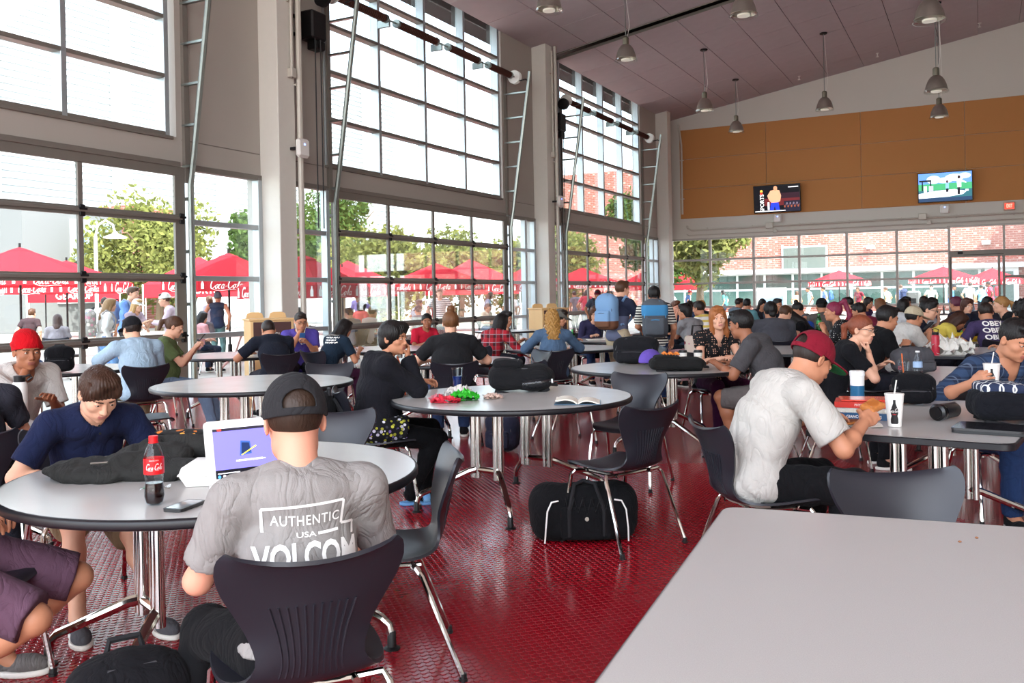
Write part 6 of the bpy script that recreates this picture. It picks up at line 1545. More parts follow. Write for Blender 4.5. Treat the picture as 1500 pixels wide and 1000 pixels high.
# ---------------------------------------------------------------- bags
def webbing(col): return mat('webbing_'+col, col, .85, bump=.3, bscale=500)
def backpack(label, x, y, z, rz, col, size=(.32, .20, .46), tilt=0, roll=0, pocket=None, slump=.0, straps=True, m=None, seed=1, cat='backpack', name='backpack', trim=None, group=None, vs=.011):
    t = thing(name, label, cat, (x, y, z), rz, group); t.rotation_euler = (RAD(tilt), RAD(roll), RAD(rz))
    w, d, h = size; m = m or cloth(col)
    P = [('+', 0, BX((0, 0, h*.46), (w*.47, d*.40, h*.45), min(w, d)*.32)), ('+', .05, EL((0, 0, h*.72), (w*.46, d*.42, h*.27))), ('+', .04, EL((0, -d*.12, h*.25), (w*.44, d*.44, h*.22)))]
    soft('main_body', P, vs, m, t, folds(.0045, 48, seed))
    soft('front_pocket', [('+', 0, BX((0, -d*.50, h*.30), (w*.36, d*.14, h*.22), d*.12)), ('+', .03, EL((0, -d*.52, h*.22), (w*.33, d*.17, h*.14)))], vs, pocket or m, t, folds(.003, 60, seed+4))
    Rm = t.rotation_euler.to_matrix()
    lo = min((Rm @ v.co).z for o in t.children for v in o.data.vertices); t.location.z = z-lo+.001
    wb = webbing('17171a')
    MB().tube([(-.05, d*.25, h*.93), (-.04, d*.28, h*1.02), (.04, d*.28, h*1.02), (.05, d*.25, h*.93)], .010, 6).build('handle', wb, t)
    tr = mat('zip_'+(trim or '3a3a3e'), trim or '3a3a3e', .5)
    MB().tube([(-w*.40, -d*.36, h*.50), (-w*.36, -d*.34, h*.72), (-w*.18, -d*.27, h*.92), (w*.18, -d*.27, h*.92), (w*.36, -d*.34, h*.72), (w*.40, -d*.36, h*.50)], .004, 5).build('zip', tr, t)
    MB().tube([(-w*.33, -d*.60, h*.44), (0, -d*.66, h*.46), (w*.33, -d*.60, h*.44)], .004, 5).build('zip', tr, t)
    if straps:
        for s in (-1, 1): MB().tube([(s*w*.20, d*.38, h*.90), (s*w*.26, d*.62, h*.72), (s*w*.30, d*.66, h*.42), (s*w*.34, d*.42, h*.10)], [.016, .022, .020, .012], 6).build('strap', wb, t)
    return t
def worn(P_, label, col, size, pocket=None, trim=None, m=None, dz=-.30, dy=-.145):
    """a backpack on somebody's shoulders, with straps round the arms"""
    q = wpt(P_, (0, dy*1.55, P_['N'][2]+dz-.10)); rz = math.degrees(P_['root'].rotation_euler.z)
    t = backpack(label, q.x, q.y, q.z, rz, col, size, pocket=pocket, trim=trim, straps=False, m=m)
    for s in (-1, 1):
        pts = []
        for l in ((s*.11, -.10, -.02), (s*.125, -.03, .045), (s*.13, .06, .0), (s*.14, .125, -.12), (s*.15, .10, -.26), (s*.16, -.02, -.33), (s*.13, -.14, -.33)):
            p = np.array((0, 0, P_['N'][2]))+np.array((P_['S'][s][0]*.68, P_['N'][1], 0))*1+np.array((0, l[1], l[2]))
            pts.append((p[0], p[1]-dy*1.55, p[2]-(P_['N'][2]+dz-.10)))
        MB().tube(pts, .017, 6).build('strap', webbing(col) if isinstance(col, str) else webbing('3a4050'), t)
    return t
worn(p19, 'pale blue backpack with brown base worn by the navy polo person', '6f93bd', (.33, .22, .50), m=nodes_mat('blue_brown_pack', lambda nt, co, p: _mix(nt, _math(nt, 'GREATER_THAN', _xyz(nt, co)[2], .12), '6b4632', '7294b8')))
worn(p20, 'grey and bright blue backpack worn by the striped tee person', '50565e', (.33, .22, .50), trim='3aa0dc', m=nodes_mat('grey_blue_pack', lambda nt, co, p: _mix(nt, _band(nt, _xyz(nt, co)[2], .50, .26, -.28), '4c5158', '3c7fae')))
worn(p21, 'dark backpack worn by the maroon cap person', '33363e', (.28, .18, .44))
worn(OP[1], 'patterned grey and pink backpack worn outside by the blue tee passer-by', 'a8a09c', (.32, .22, .48), m=blotch('pack_pattern', ['b8b0aa', 'c98a9a', '8a8a90', 'd8cfc4'], 14, '9a948e'))
worn(OP[0], 'grey backpack worn by the blue tee passer-by', '8a93a4', (.30, .20, .44))
worn(OP[24], 'navy backpack worn before the ribbon windows', '333c58', (.32, .2, .48))
worn(OP[22], 'blue backpack worn past the ribbon windows', '3f5f98', (.32, .2, .48))
worn(OP[29], 'red backpack worn outside the entrance', 'a82c3a', (.32, .2, .46))
backpack('black backpack standing on the floor beside the grey tee person chair', -2.17, 1.78, .0, 60, '17171a', (.34, .22, .44), seed=3)
t = backpack('black backpack hung on the chair of the hoodie person', -4.00, 4.88, .30, fa(72), '141416', (.34, .20, .50), seed=5)
MB().box((.02, -.16, .10), (.07, .004, .02)).build('tag', mat('grey_tag', '8a8a8e', .6), t)
soft('brim_underside', [('+', 0, EL(tuple(pw['HO']+pw['hR'] @ np.array((0, .128, .050))), (.068, .070, .006), pw['hR'].T))], .0045, cloth('1f6a3c'), pw['root'])
# black pack lying on the book table, water bottle in its side pocket
t = backpack('black backpack lying on the book table with a bottle in its pocket', -3.16, 5.72, .742, -63, '1c1c1e', (.30, .20, .48), tilt=-90, seed=7)
M_clear = glass_mat('clear_plastic', (.90, .94, .97), .10)
M_clear2 = glass_mat('clear_lid', (.95, .95, .93), .10)
def clear_bottle(label, x, y, z, rz=0, tilt=0, h=.21, r=.032, cap='e8e8e8', band='8fb0d8', liquid=None, m=None, group=None, text=None):
    b = thing('drink_bottle', label, 'bottle', (x, y, z), rz, group); b.rotation_euler = (RAD(tilt), 0, RAD(rz))
    MB().lathe([(.0, 0), (r*.8, 0), (r, .012), (r, h*.35), (r*.92, h*.40), (r, h*.45), (r, h*.62), (r*.85, h*.74), (r*.42, h*.90), (r*.42, h*.95)], 20, cap=False).build('bottle_body', m or M_clear, b)
    MB().lathe([(r*.46, h*.945), (r*.46, h), (.0, h)], 14).build('cap', mat('cap_'+cap, cap, .4), b)
    if band: MB().lathe([(r*1.01, h*.42), (r*1.01, h*.62)], 20, cap=False).build('label', mat('band_'+band, band, .5), b)
    if liquid: MB().lathe([(0, .004), (r*.9, .006), (r*.94, h*.30), (0, h*.30)], 18).build('liquid', mat('liq_'+liquid, liquid, .1), b)
    return b
clear_bottle('empty clear water bottle lying in the black backpack pocket', -2.88, 5.70, .80, -63, -84, .22, .034, 'dcdcde', None)
backpack('large rounded black backpack standing on the coffee cup table', -3.0, 8.42, .742, fa(20), '1d1d20', (.46, .26, .26), seed=9)
t = backpack('flat black backpack with orange loops lying on coffee cup table', -2.62, 7.70, .742, -66, '1f1f1f', (.30, .11, .50), tilt=-90, seed=11)
mb = MB()
for k in range(6): mb.tube([(-.08+.03*k, -.085, .12+.05*(k % 3)), (-.07+.03*k, -.100, .14+.05*(k % 3)), (-.05+.03*k, -.085, .15+.05*(k % 3))], .009, 5)
mb.build('orange_loop', mat('orange_webbing', 'd8782a', .7), t)
# duffel under the chair
def duffel(x, y, rz, label):
    t = thing('duffel_bag', label, 'bag', (x, y, 0), rz); m = cloth('151517')
    soft('main_body', [('+', 0, BX((0, 0, .14), (.31, .16, .135), .10)), ('+', .06, EL((0, 0, .20), (.29, .15, .12))), ('+', .05, EL((-.20, 0, .22), (.10, .13, .10))), ('+', .05, EL((.20, 0, .22), (.10, .13, .10)))], .011, m, t, folds(.006, 44, 3))
    soft('front_pocket', [('+', 0, BX((0, -.155, .12), (.15, .03, .095), .028))], .009, m, t, folds(.003, 60, 5))
    for s in (-1, 1):
        MB().tube([(s*.16, -.175, .255), (s*.20, -.185, .25), (s*.225, -.19, .20), (s*.235, -.188, .10), (s*.24, -.165, .015)], .005, 6).build('reflective_piping', mat('reflective_piping', 'f0eeea', .25), t)
        MB().tube([(s*.10, -.18, .05), (s*.10, -.19, .20), (s*.06, -.10, .33), (-s*.0, -.06, .345)], .012, 6).build('handle', webbing('17171a'), t)
    mb = MB()
    for k in range(5): mb.tube([(-.12+.05*k, -.165, .27), (-.10+.05*k, -.195, .17+.02*(k % 2)), (-.07+.05*k, -.165, .26)], .003, 4)
    mb.build('bungee_cord', M_dark, t)
    MB().lathe([(.0, 0), (.012, 0), (.012, .003), (0, .003)], 12, (.0, -.187, .15), Matrix.Rotation(RAD(90), 3, 'X')).build('badge', M_alu, t)
    return t
duffel(-2.10, 4.92, 30, 'black duffel bag with white reflective piping under empty chair')
# jacket heap and bag on the laptop table
t = thing('dark_jacket', 'crumpled dark grey jacket heaped on the laptop table', 'jacket', (-2.98, 2.52, .742), 27)
soft('cloth_heap', [('+', 0, EL((-.10, -.05, .03), (.26, .13, .04))), ('+', .02, EL((.02, .03, .06), (.20, .10, .06), rotm(0, 20, 8))), ('+', .015, EL((-.18, -.07, .03), (.13, .08, .035), rotm(0, -25, 0))), ('+', .015, EL((.14, -.10, .04), (.16, .06, .04), rotm(0, 15, 0))), ('+', .015, EL((.17, .10, .10), (.15, .08, .05), rotm(0, 12, -8))), ('+', .012, RC((-.05, -.10, .05), (.12, -.02, .09), .04, .05)), ('+', .012, RC((-.02, .02, .07), (.08, .10, .12), .05, .04)), ('+', .012, RC((.20, .12, .05), (.42, .22, .045), .05, .04)), ('+', .012, RC((.30, .10, .04), (.46, .16, .03), .035, .03)), ('&', .004, PL((0, 0, -1), (0, 0, .001)))], .0085, cloth('2c2c2b'), t, lambda X, Y, Z: folds(.011, 34, 6)(X, Y, Z)+folds(.006, 70, 9)(X, Y, Z))
MB().tube([(-.12, -.165, .075), (-.05, -.175, .08)], .004, 5).build('zip', M_alu, t)
soft('orange_lining', [('+', 0, EL((.14, .11, .148), (.13, .05, .012), rotm(0, 6)))], .008, blotch('orange_print', ['c8702c', '1c1c1c', '242424', 'd08a3a'], 26, '1a1a1a'), t, folds(.003, 60, 2))
# cola bottle
def coke(x, y, z):
    t = thing('cola_bottle', 'half full cola bottle with red label on laptop table', 'bottle', (x, y, z)); h = .232
    prof = [(.0, .004), (.018, .0), (.028, .006), (.0325, .03), (.031, .055), (.0285, .075), (.0315, .10), (.0325, .115), (.0325, .155), (.031, .170), (.024, .192), (.0145, .208), (.0125, .214), (.0125, .218)]
    MB().lathe(prof, 28, cap=False).build('bottle_body', M_clear, t)
    MB().lathe([(.0, .006), (.017, .003), (.026, .008), (.0318, .03), (.0304, .055), (.0282, .074), (0, .074)], 28).build('cola', mat('cola_liquid', '1a0806', .08), t)
    lb = MB().lathe([(.0331, .105), (.0333, .112), (.0333, .152), (.0331, .158)], 32, cap=False).build('label', mat('cola_red', 'd8141c', .4), t)
    a0 = math.atan2(-y, -x)
    cola('lettering', M_print, lb, lambda u, v: (.0337*math.cos(a0+u*1.75), .0337*math.sin(a0+u*1.75), .130+v*.056))
    letters('small_print', 'ORIGINAL TASTE', M_print, lb, lambda u, v: (.0337*math.cos(a0+u*.12), .0337*math.sin(a0+u*.12), .152+v*.005))
    MB().lathe([(.0150, .210), (.0152, .232), (.0, .232)], 24).build('cap', mat('cola_red', 'd8141c', .4), t)
    MB().lathe([(.0165, .208), (.0165, .211)], 24, cap=False).build('cap_ring', mat('cola_red', 'd8141c', .4), t)
coke(-2.49, 2.16, .742)
t = thing('smartphone', 'black cased smartphone with bright screen on laptop table', 'phone', (-2.36, 2.17, .742), 12)
MB().prism(rrect(.072, .142, .012), 0, .010).build('case', mat('phone_case', '1a1a1c', .35), t); MB().prism(rrect(.060, .122, .006), .010, .0105).build('screen', mat('phone_glass', '8e959a', .05, spec=.9), t)
t = thing('takeaway_box', 'white hinged foam takeaway box on laptop table', 'food box', (-2.57, 2.52, .742), 32)
def hull(mb, w0, l0, z0, w1, l1, z1): mb.add([(sx*w0/2, sy*l0/2, z0) for sx, sy in ((-1, -1), (1, -1), (1, 1), (-1, 1))]+[(sx*w1/2, sy*l1/2, z1) for sx, sy in ((-1, -1), (1, -1), (1, 1), (-1, 1))], [(3, 2, 1, 0), (4, 5, 6, 7)]+[(i, (i+1) % 4, 4+(i+1) % 4, 4+i) for i in range(4)])
M_foam = mat('white_foam', 'e6e4df', .6, bump=.15, bscale=300)
mb = MB(); hull(mb, .19, .14, 0, .23, .18, .042); mb.build('base', M_foam, t)
mb = MB(); hull(mb, .24, .19, .043, .235, .185, .049); hull(mb, .230, .18, .049, .215, .16, .072); hull(mb, .215, .16, .072, .17, .12, .086); mb.build('lid', M_foam, t)
t = thing('snack_wrapper', 'torn clear and green snack wrapper beside the jacket', 'wrapper', (-2.68, 2.33, .742), 40)
MB().sheet(lambda u, v: ((u-.5)*.10, (v-.5)*.06, .008+.006*math.sin(9*u+5*v)), 8, 6, .001).build('film', M_clear2, t); MB().box((-.03, 0, .012), (.02, .05, .002)).build('green_print', mat('green_foil', '2f7a4a', .3), t)
# laptop
t = thing('laptop', 'open white laptop showing a purple screen page', 'laptop', (-2.30, 2.48, .742), fa(-30)+4)
M_lap = mat('laptop_white', 'e9e7e4', .35)
MB().prism(rrect(.33, .23, .015), 0, .020).build('base', M_lap, t)
mb = MB()
for r in range(5):
    for c in range(13): mb.box((-.138+.023*c, -.075+.021*r+.06, .0215), (.019, .017, .003))
mb.build('keyboard', mat('laptop_keys', 'cfcdca', .5), t)
R_ = Matrix.Rotation(RAD(-14), 3, 'X')
def lp(v): q = R_ @ Vector(v); return (q.x, q.y+.112, q.z+.018)
mb = MB(); mb.prism(rrect(.33, .228, .015), -.006, .006, lambda v: lp((v.x, -v.z, v.y+.116))); l_ = mb.build('screen_lid', M_lap, t)
SCR = [('6a66c8', 1.0, rect(-.137, .045, .137, .190)), ('15151c', .6, rect(-.137, .020, .137, .050)), ('2a2833', .6, rect(-.137, .190, .137, .200)), ('c8c8d2', .9, rect(-.137, .200, .137, .208)), ('32508f', .9, [(-.045, .095), (.0, .100), (-.003, .145), (-.038, .150)]), ('1c2a50', .8, [(-.038, .103), (-.004, .106), (-.007, .140), (-.034, .143)]), ('d8c84a', .9, [(-.04, .098), (-.036, .096), (.02, .125), (.017, .129)]), ('d8d8e4', .9, rect(-.06, .075, .04, .081)), ('e8e8f0', .9, rect(-.13, .036, -.05, .039)), ('ff4030', .8, rect(-.12, .192, -.105, .198))]
for k in range(14): SCR.append((('4a90d8', 'd8d8d8', '6ab04a', 'd86a3a', '8a6ad0')[k % 5], .9, circ(-.125+.0185*k, .026, .006, .006, 8)))
mats = []; mb = MB()
for k, (c, st, pts) in enumerate(SCR):
    m = em('%s_%.1f' % (c, st), c, st)
    if m not in mats: mats.append(m)
    mb.cur = mats.index(m); mb.poly([lp((q[0], -.0065-.00015*k, q[1])) for q in pts])
mb.build('display', mats, l_)
letters('caption', 'The new super powerful Note', em('cap', 'e8e8f4', .9), l_, lambda x, y: lp((x*.008, -.0105, .078+y*.009)))
# book table things
def crumple(name, label, cat, x, y, z, w, l, h, m, rz=0, seed=0, vs=.008, parent_m=None, amp=.007):
    """a crushed foil or film bag: faceted pillow with sharp random creases and pinched ends"""
    t = thing(name, label, cat, (x, y, z), rz); rs = np.random.RandomState(seed+11); nu, nv = 16, 11
    J = rs.normal(size=(2, nv+1, nu+1, 3))
    def P_(u, v, sd):
        a, b = 2*u-1, 2*v-1; e = max(0, 1-abs(a)**3)*max(0, 1-abs(b)**3)
        k = int(round(v*nv)); i_ = int(round(u*nu)); j_ = J[sd, k, i_]
        zz = h*(.25+.75*e**.6 if sd else .02)*(1+.28*j_[2]*e) + (h*.25*abs(j_[2]) if e < .2 else 0)
        return (a*w/2*(1-.12*b*b)+j_[0]*w*.022, b*l/2*(1+.10*math.sin(5*a+seed))+j_[1]*l*.03, max(.001, zz))
    mb = MB(); mb.grid(lambda u, v: P_(u, v, 1), nu, nv); mb.grid(lambda u, v: P_(1-u, v, 0), nu, nv)
    tri = MB(); tri.v = mb.v
    for q in mb.f: tri.f += [(q[0], q[1], q[2]), (q[0], q[2], q[3])]; tri.m += [0, 0]
    tri.build('film', m, t, sharp=12)
    return t
M_green = mat('green_foil_bag', '2fae2a', .28, .2, var=.2, vscale=20); M_redf = mat('red_foil_bag', 'c8283c', .28, .2, var=.2, vscale=20)
crumple('chip_bag', 'bright green foil chip bag on the book table', 'chip bag', -3.06, 5.20, .742, .20, .14, .05, M_green, 30, 1)
crumple('chip_bag', 'crumpled red foil chip bag at the book table rim', 'chip bag', -3.10, 5.03, .742, .19, .10, .035, M_redf, 20, 2)
crumple('plastic_wrap', 'crumpled clear plastic wrap behind the chip bags', 'wrapper', -3.22, 5.40, .742, .18, .13, .06, mat('cloudy_plastic', 'cfcac4', .25, var=.2, vscale=30), 10, 3)
crumple('snack_bag', 'small clear snack bag beside the green chip bag', 'wrapper', -2.92, 5.34, .742, .12, .10, .03, mat('snack_plastic', 'c4a89a', .3, var=.3, vscale=40), 50, 4)
crumple('plastic_wrap', 'crumpled pink plastic wrapper beside the red chip bag', 'wrapper', -3.24, 5.16, .742, .12, .08, .03, mat('pink_plastic', 'b86a74', .3, var=.2, vscale=40), 70, 6)
t = thing('blue_tumbler', 'clear tumbler half filled with dark blue drink', 'tumbler', (-3.42, 5.72, .742))
MB().lathe([(0, 0), (.030, 0), (.042, .16), (.040, .16), (.028, .004), (0, .004)], 24, cap=False).build('cup', M_clear, t); MB().lathe([(0, .006), (.0275, .006), (.036, .105), (0, .105)], 24).build('drink', mat('blue_drink', '1c2c66', .15), t); MB().lathe([(.045, .158), (.045, .166), (0, .168)], 24).build('lid', M_clear2, t)
def open_book(x, y, z, rz):
    t = thing('open_book', 'open paperback with blue cover lying on round table', 'book', (x, y, z), rz)
    M_page = mat('book_page', 'e4dfd0', .8)
    for s in (-1, 1):
        MB().sheet(lambda u, v, s=s: (s*(.003+.135*u), (v-.5)*.205, .006+.022*math.sin(math.pi*min(1, u*1.1))**.7*(1-.4*u)+(.02*u if s < 0 else 0)), 10, 2, .008).build('page_block', M_page, t)
        MB().box((s*.072, 0, .003), (.146, .215, .005), R=Matrix.Rotation(RAD(0), 3, 'Y')).build('cover', mat('book_cover_blue', '3f5a70', .5), t)
        mb = MB()
        for k in range(14): mb.box((s*.075, -.08+.012*k, .0385 if s < 0 else .0305), (.09, .0022, .0005))
    return t
open_book(-2.27, 5.27, .742, 22)
# cap and coffee cups
t = thing('purple_cap', 'purple cap resting on the bags of the coffee cup table', 'cap', (-2.72, 8.06, .80), fa(60))
v, q = hair_tpl('cap', 0); link('crown', quads_mesh('crown', v*1.05-np.array([0, 0, .055]), q), cloth('6650a8'), t)
def cup(label, x, y, z, h=.11, r=.042, lid='1b1b1d', body='e8e4dc', group=None):
    t = thing('coffee_cup', label, 'cup', (x, y, z), 0, group)
    MB().lathe([(0, 0), (r*.74, 0), (r, h), (0, h)], 24).build('cup_body', mat('cup_'+body, body, .5), t)
    MB().lathe([(r*1.06, h-.004), (r*1.06, h+.006), (r*.95, h+.010), (r*.92, h+.02), (0, h+.02)], 24).build('lid', mat('lid_'+lid, lid, .35), t)
    MB().lathe([(r*.83, h*.30), (r*.93, h*.68)], 24, cap=False).build('sleeve', mat('cup_sleeve', 'cfc6b8', .7), t)
cup('white coffee cup with black lid nearest the black lattice top person', -2.44, 8.62, .742)
cup('white coffee cup with black lid beside the other, nearer the large backpack', -2.58, 8.58, .742)
# pizza table
def paper_cup(label, x, y, z, turn, P_=None, h=.155, r=.045):
    t = thing('paper_cup', label, 'cup', (x, y, z))
    MB().lathe([(0, 0), (r*.70, 0), (r, h), (r*1.04, h+.002), (r*1.04, h+.008), (0, h+.008)], 28).build('cup_body', mat('cup_white', 'ebe8e2', .45), t)
    MB().tube([(0, 0, h), (.012, -.004, h+.075)], .0035, 6).build('straw', mat('straw_white', 'e6e2da', .4), t)
    a0 = turn
    def on(u, v): rr = r*(.70+.30*v/h)+.0008; return (rr*math.cos(a0+u/rr), rr*math.sin(a0+u/rr), v)
    sil = [(.006, .135), (.006, .118), (.012, .10), (.019, .082), (.017, .066), (.014, .055), (.018, .04), (.018, .022), (.014, .015)]
    V = []; F = []
    for i, (w_, z_) in enumerate(sil):
        for k in range(7): V.append(on((k/6-.5)*2*w_, z_))
        if i: F += [((i-1)*7+k, (i-1)*7+k+1, i*7+k+1, i*7+k) for k in range(6)]
    MB().add(V, F).build('bottle_print', mat('print_black', '141214', .5), t)
    cola('lettering', M_print, t, lambda u, v: (lambda q: (q[0]*1.012, q[1]*1.012, q[2]))(on(u*.05, .082+v*.05)))
    letters('small_print', 'ZERO', mat('print_red', 'd8202a', .5), t, lambda u, v: (lambda q: (q[0]*1.012, q[1]*1.012, q[2]))(on(u*.007, .062+v*.008)), .01)
    return t
paper_cup('white paper cola cup with straw standing on the pizza table', -.39, 4.87, .742, math.atan2(-4.87, .39))
def book(label, x, y, z, rz, w, l, h, col, spine=None, spiral=False, txt=None, tcol='f0e8e0'):
    t = thing('textbook', label, 'book', (x, y, z), rz)
    MB().box((0, 0, h/2), (w-.008, l-.008, h-.006)).build('page_block', mat('book_page', 'e4dfd0', .8), t)
    m = mat('cover_'+col, col, .3, spec=.6)
    MB().box((0, 0, h-.0015), (w, l, .003)).box((0, 0, .0015), (w, l, .003)).build('cover', m, t)
    if spiral:
        mb = MB()
        for k in range(26): mb.tube([(-w/2+.012+.0095*k*w/.26, -l/2-.002+.009*math.cos(a), h/2+(h/2+.002)*math.sin(a)) for a in [2*math.pi*j/10 for j in range(10)]], .0012, 4, close=True)
        mb.build('spiral', mat('spiral_white', 'e6e4e2', .4), t)
    else: MB().box((0, -l/2, h/2), (w, .004, h)).build('spine', m, t)
    if txt: letters('title', txt, mat('title_'+tcol, tcol, .5), t, lambda u, v: (u*h*.55, -l/2-.0026, h*.48+v*h*.62), .01)
    return t
book('blue hardback textbook at the bottom of the stack', -.56, 5.16, .742, 4, .25, .22, .034, '24507a', txt='GIANCOLI   PHYSICS')
book('white spiral bound notebook in the middle of the stack', -.57, 5.17, .777, 2, .26, .21, .022, 'dcdad6', spiral=True)
book('red plastic covered textbook on top of the stack', -.58, 5.18, .801, 5, .26, .20, .030, 'c8342c', txt='PHYSICS')
t = thing('red_folder', 'loose red plastic folder lying on the book stack', 'folder', (-.57, 5.20, .832), 12); MB().box((0, 0, .004), (.24, .18, .008), bev=.003).build('cover', mat('red_folder', 'd84a3c', .15, spec=.8), t)
t = thing('paper_plate', 'white paper sheet with pizza slices on pizza table', 'plate', (-.58, 4.86, .742), 10)
MB().sheet(lambda u, v: ((u-.5)*.26, (v-.5)*.18, .004+.004*math.sin(7*u+4*v)), 10, 8, .0015).build('paper', mat('paper_white', 'e2dcd2', .7), t)
M_crust = mat('pizza_crust', 'c0783c', .6, var=.3, vscale=60, bump=.5, bscale=120)
pz = thing('pizza_slice', 'pizza slice lying on the white paper', 'pizza', (-.57, 4.86, .750), 30)
MB().prism([(-.08, -.05), (.09, 0), (-.08, .05)], 0, .010).build('base', M_crust, pz)
soft('topping', [('+', 0, EL((-.03, .0, .012), (.035, .022, .010))), ('+', .01, EL((.0, .01, .012), (.025, .014, .008)))], .005, mat('pizza_meat', '7a4a34', .6, var=.3, vscale=80), pz, folds(.002, 120, 1))
q = wpt(pw, pw['WR'][1]+pw['fy'][1]*.09+np.array([-.02, .02, .03]))
pz = thing('pizza_slice', 'bitten pizza slice held up in the hand of white tee person', 'pizza', q, 80); pz.rotation_euler = (RAD(20), RAD(-15), RAD(60))
soft('base', [('+', 0, BX((0, 0, 0), (.055, .038, .016), .012)), ('-', .004, EL((.06, .0, .01), (.022, .03, .03)))], .006, M_crust, pz, folds(.003, 90, 2)); soft('cheese', [('+', 0, EL((.0, 0, .012), (.048, .032, .006)))], .005, mat('pizza_cheese', 'b0662c', .4), pz)
t = thing('flip_lid_tumbler', 'white and teal blue insulated tumbler on pizza table', 'tumbler', (-.66, 5.72, .742))
MB().lathe([(0, 0), (.036, 0), (.040, .005), (.040, .115), (0, .115)], 24).build('cup_body', mat('tumbler_teal', '1f5f86', .3), t); MB().lathe([(.040, .115), (.041, .17), (.043, .172), (.043, .198), (.038, .202), (0, .202)], 24).build('lid', mat('tumbler_white', 'e8e8e6', .35), t)
backpack('small black bag slumped between pizza table tumbler and plaid person', -.36, 5.85, .742, 10, '151518', (.24, .16, .17), seed=13, straps=False)
t = thing('closed_laptop', 'closed black laptop lying at the edge of pizza table', 'laptop', (.06, 4.84, .742), -8)
MB().prism(rrect(.36, .25, .018), 0, .013).build('base', mat('laptop_black', '18181b', .35), t); MB().prism(rrect(.362, .252, .018), .0135, .024).build('lid', mat('laptop_lid', '1d1a1c', .12, spec=.8), t)
t = backpack('black backpack with white zigzag panel on pizza table', -.06, 5.17, .742, -75, '16171c', (.30, .17, .46), tilt=-90, seed=15, pocket=nodes_mat('zigzag_panel', lambda nt, co, p: _mix(nt, _math(nt, 'MAXIMUM', _band(nt, _math(nt, 'ADD', _xyz(nt, co)[0], _xyz(nt, co)[2]), .06, .14), _band(nt, _math(nt, 'SUBTRACT', _xyz(nt, co)[0], _xyz(nt, co)[2]), .06, .14)), '26304a', 'd8dad8')))
t = thing('steel_tumbler', 'black steel tumbler lying on its side by zigzag backpack', 'tumbler', (-.17, 5.22, .785), 60); t.rotation_euler = (RAD(90), 0, RAD(-25))
MB().lathe([(0, -.09), (.036, -.09), (.040, -.08), (.041, .07), (0, .07)], 24).build('body', mat('tumbler_black', '1c1c20', .3), t); MB().lathe([(.043, .065), (.043, .09), (.030, .098), (.030, .112), (0, .112)], 24).build('lid', mat('tumbler_lid', '0f0f11', .3), t); MB().lathe([(.042, .055), (.0425, .066)], 24, cap=False).build('steel_ring', M_chrome, t)
q = wpt(p49, p49['WR'][1]+p49['fy'][1]*.0+np.array([-.075, .07, -.045]))
paper_cup('white paper cola cup held by the blue plaid person', q.x, q.y, q.z, math.atan2(-q.y, -q.x))
t = thing('smoothie_cup', 'clear smoothie cup with flower print and orange straw', 'cup', (-.52, 7.36, .742))
MB().lathe([(0, 0), (.030, 0), (.043, .135), (0, .135)], 24).build('cup_body', M_clear, t); MB().lathe([(0, .004), (.029, .004), (.034, .045), (0, .045)], 24).build('drink', mat('green_drink', '8a9440', .3), t); MB().lathe([(.046, .132), (.046, .142), (.03, .165), (0, .168)], 24, cap=False).build('lid', M_clear2, t); MB().tube([(0, 0, .02), (-.012, .0, .20)], .005, 6).build('straw', mat('straw_orange', 'd8682a', .4), t)
mb = MB()
for k in range(5): a = 2*math.pi*k/5; mb.poly([(-.022+.012*math.cos(a)*.9+.006*math.cos(a+j*1.57), -.0365, .095+.012*math.sin(a)+.006*math.sin(a+j*1.57)) for j in range(4)])
mb.build('flower_print', mat('flower_print', '9a3a48', .6), t)
clear_bottle('clear water bottle standing beside the smoothie cup', -.43, 7.46, .742, h=.215, r=.034, band='9fb8d8')
backpack('grey backpack slumped at the elbow of glasses person', -.50, 7.95, .742, 40, '4c4c50', (.36, .22, .20), seed=17, straps=False)
crumple('plastic_bag', 'crumpled white plastic carrier bag on the table', 'plastic bag', -.30, 10.4, .742, .46, .34, .15, mat('white_carrier', 'dcdad2', .4, var=.08, vscale=20), 10, 5, .012, amp=.016)
t = thing('red_flask', 'red metal flask with loop lid by the black tee person', 'bottle', (-.42, 9.98+.25, .742))
MB().lathe([(0, 0), (.038, 0), (.040, .01), (.040, .19), (.034, .205), (.030, .21), (0, .21)], 20).build('body', mat('flask_red', 'b8243a', .35), t); MB().lathe([(.033, .205), (.033, .235), (0, .238)], 18).build('lid', M_dark, t); MB().tube([(.025, 0, .235), (.03, 0, .262), (.0, 0, .272), (-.03, 0, .262), (-.025, 0, .235)], .005, 6).build('loop', M_dark, t)
crumple('chip_bag', 'yellow and green chip bag beside the yellow tee person', 'chip bag', -.20, 12.85, .742, .30, .16, .10, blotch('yellow_green_foil', ['e0c23a', '4a9a3a', 'e8e6d8', 'e0c23a'], 18, 'd8b830'), 10, 7, .010)
t = thing('sunglasses', 'yellow rimmed sunglasses on the chip bag table', 'sunglasses', (.28, 12.75, .75)); mb = MB()
for s in (-1, 1): mb.tube([(s*.035+.03*math.cos(a), 0, .02+.022*math.sin(a)) for a in [2*math.pi*k/12 for k in range(12)]], .006, 5, close=True).tube([(s*.065, 0, .025), (s*.06, .12, .02)], .005, 5)
mb.build('frame', mat('yellow_frame', 'd8d83a', .4), t)
for s in (-1, 1): MB().lathe([(0, 0), (.028, 0), (.028, .002), (0, .002)], 14, (s*.035, 0, .02), Matrix.Rotation(RAD(90), 3, 'X')).build('lens', M_dark, t)
